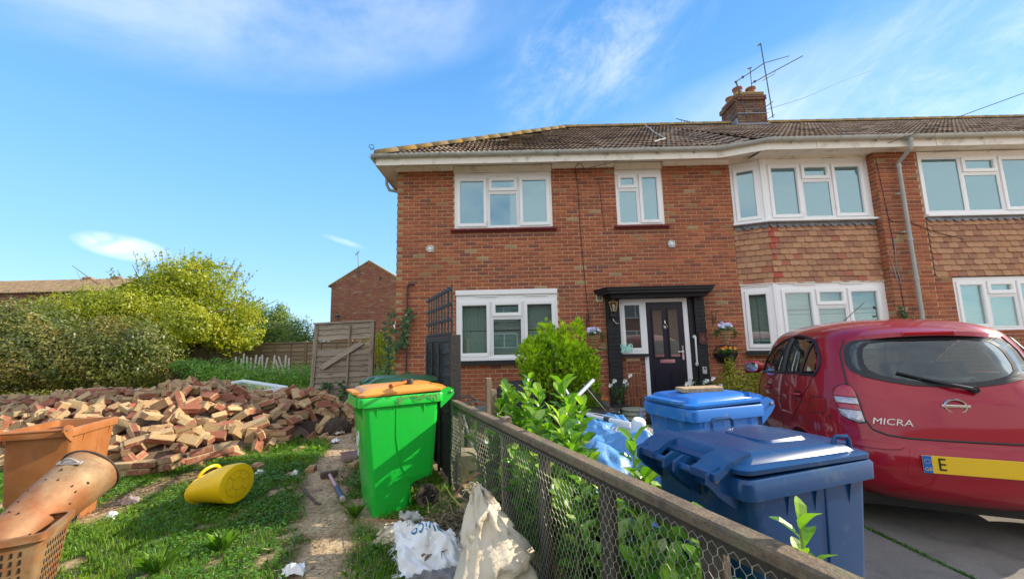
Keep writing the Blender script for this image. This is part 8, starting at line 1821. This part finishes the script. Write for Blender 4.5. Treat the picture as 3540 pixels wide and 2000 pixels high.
# big cream rubble sack, leaning against the fence: from a pointed top down to a wide skirt
tp_ = px(1655, 1690, Y=2.30); sack = thing('rubble_sack', 'large stained cream woven sack with a pointed torn top slumped against the low fence', 'sack', (tp_.x + .05, 2.15, 0)); base = Vector((tp_.x + .05, 2.15, 0)); tpr = tp_ - base
m = MB(); NS, NV = 48, 30; rings_ = []
for j in range(NV + 1):
    t_ = j / NV; ring_ = []
    for k in range(NS):
        a = 2 * math.pi * k / NS; w = (.25 * (1 - t_ ** 1.6) + .022) * (1 + .10 * math.sin(3 * a + 1.2) * (1 - t_)); d_ = (.19 * (1 - t_ ** 1.2) + .012)
        cx2 = tpr.x * t_ ** 1.6 + .0 * (1 - t_); cy2 = tpr.y * t_ - .12 * (1 - t_); z = tpr.z * t_
        e = float(fbm(a * .9 + 3, t_ * 2.2, 2.4, 4, 5.)) - .5; fold_ = .030 * math.sin(a * 4 + t_ * 7 + e * 14) * (1 - t_ * .4); w = (.27 * (1 - t_ ** 2.3) if math.cos(a) > 0 else .20 * (1 - t_ ** 1.05)) * (1 + .15 * (fbm(a, t_ * 3, 1.2, 3, 8.) - .5)) + .02; ring_.append(Vector((cx2 + math.cos(a) * (w + .20 * e * (1 - t_ * .6) + fold_ * .6), cy2 + math.sin(a) * (d_ + .12 * e * (1 - t_ * .6) + fold_), z + .03 * math.sin(a * 3) * (t_ > .9))))
    rings_.append(ring_)
m.loft(rings_, capa=False, capb=False); m.build('bag', M_sack2, sack, smooth='all'); m = MB()
for k in range(26): b = rings_[-1][k % NS] + Vector((RNG.gauss(0, .01), RNG.gauss(0, .01), 0)); d = Vector((RNG.uniform(-1, .6), RNG.uniform(-.5, .5), RNG.uniform(-1.0, .5))).normalized() * RNG.uniform(.02, .06); m.tube([b, b + d * .5, b + d + Vector((0, 0, -.012))], .0013, 3)
m.build('frayed_threads', M_sack2, sack, kind='stuff')
# white printed sack
zc = .16; q_ll, q_lr, q_ur, q_ul = px(1385, 2010, Z=.02), px(1625, 1985, Z=.03), px(1560, 1825, Z=.20), px(1358, 1800, Z=.20)
ws = cloth_sheet('printed_sack', [q_ll, q_lr, q_ur, q_ul], 44, 34, .075, M_sack, 'white woven sack with blue printing, torn and lying in the grass before the debris', 'sack', 2.0, 70, 7.0, lambda u, v: (.10 + .05 * math.sin(u * 9 + v * 4)) * math.sin(math.pi * u) ** .7 * math.sin(math.pi * min(1, v * 1.1)) ** .7)
# its folded upper part standing up
cloth_sheet('sack_flap', [px(1372, 1810, Z=.16), px(1475, 1808, Z=.17), px(1440, 1765, Z=.30), px(1385, 1762, Z=.30)], 22, 16, .025, M_sack, 'upturned white corner of the printed sack beside the green bin', 'sack', 4.0, 0, 6.0)
cloth_sheet('sack_piece', [px(1290, 1875, Z=.01), px(1380, 1885, Z=.01), px(1375, 1800, Z=.14), px(1320, 1815, Z=.13)], 22, 18, .04, M_sack2, 'dirty white bag with a brown torn corner lying left of the printed sack', 'bag', 7.0, 10, 6.0)
cloth_sheet('sack_piece', [px(1590, 1960, Z=.02), px(1500, 1990, Z=.02), px(1560, 1850, Z=.10), px(1640, 1830, Z=.12)], 20, 20, .06, M_sack, 'white plastic sheet under the debris between the two sacks', 'bag', 9.0, 16, 6.0)
# print on the sack: letters laid on its surface
from mathutils.bvhtree import BVHTree
def lay_text(txt, size, target, origin, xdir, ydir, mt, sx=1.0, name='printing', bend=0.0):
    cu = bpy.data.curves.new(name, 'FONT'); cu.body = txt; cu.size = size; cu.align_x = 'CENTER'; cu.align_y = 'CENTER'; cu.resolution_u = 2; tmp = bpy.data.objects.new(name, cu); COL.objects.link(tmp); dg = bpy.context.evaluated_depsgraph_get(); me = bpy.data.meshes.new_from_object(tmp.evaluated_get(dg)); bpy.data.objects.remove(tmp)
    import bmesh
    bm = bmesh.new(); bm.from_mesh(me); bmesh.ops.triangulate(bm, faces=bm.faces); bmesh.ops.subdivide_edges(bm, edges=[e for e in bm.edges if e.calc_length() > size * .12], cuts=2); bmesh.ops.triangulate(bm, faces=bm.faces); bm.to_mesh(me); bm.free()
    tr = BVHTree.FromPolygons([v.co.copy() for v in target.data.vertices], [tuple(p.vertices) for p in target.data.polygons]); nn_ = xdir.cross(ydir).normalized()
    for v in me.vertices:
        y = v.co.y + bend * v.co.x ** 2; p = origin + xdir * (v.co.x * sx) + ydir * y + nn_ * .5; h = tr.ray_cast(p, -nn_)
        v.co = (h[0] + nn_ * .003) if h[0] is not None else (origin + xdir * v.co.x * sx + ydir * y)
    me.materials.clear(); me.materials.append(mt); o = bpy.data.objects.new(name, me); COL.objects.link(o); o.parent = target; return o
M_ink = mat('blue_print', (.02, .16, .28), .6); M_inkg = mat('grey_print', (.30, .34, .40), .6)
o_ = px(1480, 1858, Z=.16); xd = (px(1395, 1850, Z=.16) - px(1530, 1862, Z=.16)).normalized(); yd = (px(1480, 1900, Z=.12) - px(1470, 1810, Z=.19)).normalized()
lay_text('evico', .115, ws, o_, xd, yd, M_ink, 1.0); lay_text('CONSUMABLES', .034, ws, px(1462, 1822, Z=.18), xd, yd, M_inkg, 1.0)
rgp = MB(); rg_ = [o_ + xd * (.175 * math.cos(a)) + yd * (.085 * math.sin(a)) for a in [math.pi * (.55 + 1.3 * k / 24) for k in range(25)]]
# grey tarpaulin edge at the very bottom
cloth_sheet('grey_sheet', [px(1380, 2060, Z=.02), px(1640, 2080, Z=.02), px(1580, 1960, Z=.10), px(1440, 1975, Z=.10)], 20, 12, .05, mat('grey_cloth', (.20, .19, .19), .8, grain=.1), 'grey cloth at the bottom edge below the sacks', 'cloth', 3.0)
# dead leaves and stems in the sack mouth
M_dead = mat('dead_leaf', (.2, .15, .1), .9, ramp=[(0, (.09, .065, .04)), (.4, (.20, .15, .09)), (.7, (.30, .23, .14)), (.9, (.17, .19, .06)), (1, (.38, .33, .25))])
c_ = px(1585, 1830, Z=.10); P, d, r = blob_points(2600, [((c_.x, c_.y, .06), (.30, .24, .14)), ((c_.x + .1, c_.y + .22, .05), (.28, .2, .10)), ((c_.x - .16, c_.y + .12, .08), (.16, .12, .10))], shell=.5); P = P[P[:, 2] > 0]
tag(quads('dead_leaves', leaves_at(P, .035, None, aspect=.42), NR.rand(len(P)), M_dead, kind='stuff'), 'heap of dead leaves and garden waste between the two sacks', 'garden waste'); m = MB()
for i in range(150):
    a = Vector((c_.x + RNG.gauss(0, .17), c_.y + .08 + RNG.gauss(0, .15), RNG.uniform(.04, .20))); dd = Vector((RNG.uniform(-1, 1), RNG.uniform(-1, 1), RNG.uniform(-.2, .5))).normalized() * RNG.uniform(.06, .22); m.tube([a, a + dd * .5 + Vector((RNG.gauss(0, .015), 0, .02)), a + dd], [.0035, .003, .0015], 4, r=RNG.random())
tag(m.build('dead_stems', M_dead, kind='stuff'), 'tangle of dry stems sticking out of the garden waste', 'garden waste')
for (pts, lbl, mt) in (([px(1570, 1712, Y=2.5), px(1610, 1662, Y=2.5), px(1660, 1632, Y=2.55)], 'thin red brown cane rising beside the second fence post', mat('red_cane', (.35, .13, .05), .6)), ([px(1535, 1670, Y=2.9), px(1560, 1712, Y=2.75), px(1592, 1745, Y=2.6)], 'green and yellow stem propped by the bin wheel', mat('green_cane', (.28, .34, .06), .6)), ([px(1265, 1797, Z=.10), px(1380, 1797, Z=.20), px(1480, 1790, Z=.22)], 'long red stem lying over the white sack', mat('red_cane', (.35, .13, .05), .6))):
    m = MB(); m.tube(pts, .004, 5); tag(m.build('cane', mt, smooth=True), lbl, 'stem')
m = MB(); m.rbox((0, 0, 0), (.16, .11, .012), Rx(.2).to_3x3(), bev=.003, jit=.004); o = m.build('bark_flake', mat('ochre_board', (.40, .26, .13), .8)); o.location = tuple(px(1608, 1752, Z=.04)); tag(o, 'small ochre board against the foot of the second fence post', 'board')
P = np.array([tuple(px(1500 + RNG.gauss(0, 45), 1905 + RNG.gauss(0, 12), Z=.14)) for _ in range(5)]); V, _k = bigleaves(P, NR.normal(size=P.shape) * [1, 1, .3], norm(NR.normal(size=P.shape) * .3 + [0, 0, 1]), np.full(5, .06), np.full(5, .03)); tag(quads('wilted_leaves', V, np.full(len(V) // 4, .45), M_dead, kind='stuff'), 'few wilted leaves on the printed sack', 'leaves')
# rootball and rubbish on the far right of the heap
rb_ = px(1165, 1475, Z=.10); rt_ = thing('root_ball', 'matted brown root ball with a torn plastic bag beside the rubble heap', 'root ball', (rb_.x, rb_.y, 0)); P, d, r = blob_points(2600, [((0, 0, .10), (.24, .20, .15))], shell=.25, lump=.4); quads('roots', leaves_at(P, .06, d, .8, .10), NR.rand(len(P)), mat('root_brown', (.1, .07, .05), .95, ramp=[(0, (.05, .035, .028)), (1, (.19, .13, .09))]), rt_, kind='stuff')
m = MB(); m.loft([[Vector((r_ * math.cos(a) * (1 + .1 * math.sin(3 * a)), r_ * .85 * math.sin(a), z)) for a in [k * math.pi / 7 for k in range(14)]] for r_, z in ((.20, -.01), (.22, .08), (.17, .17), (.08, .22))]); m.build('core', mat('root_soil', (.07, .05, .035), .95, bump=.5, bscale=20), rt_, smooth='all')
for (a, b, s_, lbl, mt) in ((1172, 1500, .11, 'crumpled clear plastic bag at the foot of the root ball', M_sack2), (1158, 1528, .08, 'scrap of white film on the path near the root ball', M_sack), (1015, 1980, .09, 'torn white tissue lying in the grass near the bottom', M_sack), (895, 1638, .07, 'white paper scrap beside the yellow tub', M_sack), (1020, 1640, .04, 'tiny white scrap on the bare soil', M_sack), (1130, 1417, .09, 'dark blue crumpled bag on the right end of the heap', mat('navy_bag', (.02, .03, .08), .4)), (940, 1400, .08, 'clear crumpled bottle on the top of the heap', mat('clear_crumple', (.55, .58, .62), .2)), (450, 1740, .10, 'grey rag trodden into the soil left of the tub', mat('grey_rag', (.36, .28, .26), .8)), (385, 1790, .06, 'white rag scrap near the brown bin wheel', M_sack), (480, 1350, .14, 'pale broken board at the top left of the heap', M_sack2)):
    zz = .02 if b > 1500 or a > 1100 else .42; c = px(a, b, Z=zz); e = s_ * .8; cloth_sheet('litter_scrap', [c + Vector((-e, -e * .6, 0)), c + Vector((e, -e * .5, .01)), c + Vector((e * .8, e * .6, .03)), c + Vector((-e * .9, e * .6, .02))], 12, 9, s_ * .35, mt, lbl, 'litter', a * .01, 0, 7.0, lambda u, v: .03 * math.sin(math.pi * u) * math.sin(math.pi * v) * 1.3)
# sheeting on the dark green bin, coal sack by the wall
m = MB(); cq = px(1465, 1315, Y=6.0); rings_ = []
for w, z in ((.34, 0), (.38, .35), (.34, .62), (.18, .74)): rings_.append([Vector((w * math.cos(a) * (1 + RNG.gauss(0, .05)), w * .7 * math.sin(a), z + RNG.gauss(0, .02))) for a in [k * math.pi / 9 for k in range(18)]])
m.loft(rings_); o = m.build('bagged_heap', mat('dark_blue_cover', (.03, .045, .08), .4, bump=.5, bscale=12), smooth='all'); o.location = (cq.x - .1, 6.1, 0); tag(o, 'dark blue covered heap against the house between the bins and the panel', 'covered heap')

# ================================================================ AERIALS AND OVERHEAD WIRES
def rod(par, name, pts, r): m = MB(); m.tube([Vector(p) for p in pts], r, 5); return m.build(name, M_al, par)
AY = 11.0; cp2 = lambda a, b, Y_=AY: px(2300 + a / 4.157, 130 + b / 4.157, Y=Y_)
an1 = thing('rooftop_aerial', 'tall rusty television aerial array on bent poles strapped to the chimney', 'aerial', (0, 0, 0))
rod(an1, 'mast', [cp2(1180, 1150), cp2(1100, 900), cp2(1015, 630)], .022); rod(an1, 'long_element', [cp2(1370, 85), cp2(1550, 1150)], .016); rod(an1, 'boom', [cp2(1015, 635), cp2(1225, 500), cp2(1425, 365)], .014); rod(an1, 'boom', [cp2(1235, 665), cp2(1450, 545), cp2(1975, 265)], .014)
rod(an1, 'boom', [cp2(1425, 365, 11.4), cp2(1780, 265, 11.6)], .012); rod(an1, 'short_element', [cp2(1245, 740), cp2(1220, 445)], .012); rod(an1, 'short_element', [cp2(1240, 432), cp2(1185, 450)], .018); rod(an1, 'folded_dipole', [cp2(1390, 625), cp2(1565, 525), cp2(1580, 480)], .008)
rod(an1, 'bracket_arm', [cp2(1100, 1130), cp2(1450, 990), cp2(1545, 920)], .012); rod(an1, 'bracket_arm', [cp2(1480, 1170), cp2(1575, 1105)], .010); rod(an1, 'reflector_tip', [cp2(1370, 85), cp2(1335, 120)], .020)
for a, b in ((1115, 568), (1285, 632), (1015, 638)): m = MB(); m.rbox(tuple(cp2(a, b)), (.07, .05, .06), bev=.01); m.build('clamp', M_al, an1)
an2 = thing('yagi_aerial', 'small multi element television aerial lying low above the ridge left of the chimney', 'aerial', (0, 0, 0)); rod(an2, 'boom', [cp2(155, 1165, 12.0), cp2(400, 1225, 12.0), cp2(575, 1275, 12.0)], .013)
for a, b, h_ in ((232, 1195, 14), (275, 1208, 24), (308, 1212, 24), (342, 1218, 24), (385, 1228, 24), (425, 1235, 26), (472, 1240, 26), (525, 1252, 28), (578, 1262, 34)): rod(an2, 'element', [cp2(a - 6, b + h_, 12.0), cp2(a + 6, b - h_, 12.0)], .010)
rod(an2, 'mast', [cp2(570, 1275, 12.0), cp2(560, 1340, 12.0), (cp2(560, 1340, 12.0) - Vector((0, 0, .5)))], .018); m = MB(); m.rbox(tuple(cp2(400, 1226, 12.0)), (.12, .05, .07), bev=.01); m.build('junction_box', M_al, an2)
wr = MB(); q0, q1 = cp2(1180, 1120), cp2(2494, 645, 17.0); wr.tube([q0, (q0 + q1) / 2 - Vector((0, 0, .12)), q1, q1 + (q1 - q0) * .8], .008, 4); tag(wr.build('overhead_wire', M_al), 'thin wire running from the chimney away to the upper right sky', 'wire')
wr = MB(); q0 = Vector((1.5, FY - .06, 4.80)); q1 = px(2290, 505, Y=7.15); wr.tube([q0, q0.lerp(q1, .5) + Vector((0, 0, -.03)), q1, px(2390, 470, Y=8.6)], .005, 4); tag(wr.build('overhead_wire', M_al), 'thin black cable rising from the wall hook over the gutter onto the roof', 'wire')
wr = MB(); q0 = px(3028, 508, Y=7.0); q1 = px(3270, 420, Y=6.6); wr.tube([q0, q0.lerp(q1, .5) - Vector((0, 0, .02)), q1, q1 + (q1 - q0) * 1.5], .006, 4); tag(wr.build('overhead_wire', M_al), 'thin black cable leaving the fascia above the bay toward the right', 'wire')
# dead creeper stems on the pier and a green sprig
m = MB()
for base_, pts in ((0, [(3092, 822), (3095, 870), (3100, 925), (3115, 975)]), (0, [(3070, 870), (3085, 910), (3100, 960), (3112, 980)]), (0, [(3152, 820), (3160, 870), (3175, 930), (3180, 1000)])):
    q = [px(a, b, Y=PY - .02) for a, b in pts]; m.tube(q, .006, 5)
    for k in range(4): t_ = RNG.randrange(len(q) - 1); c = q[t_].lerp(q[t_ + 1], RNG.random()); m.tube([c, c + Vector((RNG.uniform(.03, .1), -.01, RNG.uniform(.03, .12)))], .003, 4)
tag(m.build('dead_creeper', mat('grey_stem', (.35, .30, .27), .9)), 'dead grey creeper stems clinging to the brick pier by the downpipe', 'creeper')
creeper('creeper', [px(3105, 1065, Y=PY - .04), px(3125, 1095, Y=PY - .04), px(3160, 1120, Y=PY - .04), px(3130, 1125, Y=PY - .04)], 70, .05, .06, 'green creeper sprig at the foot of the downpipe above the car')
tv = MB()
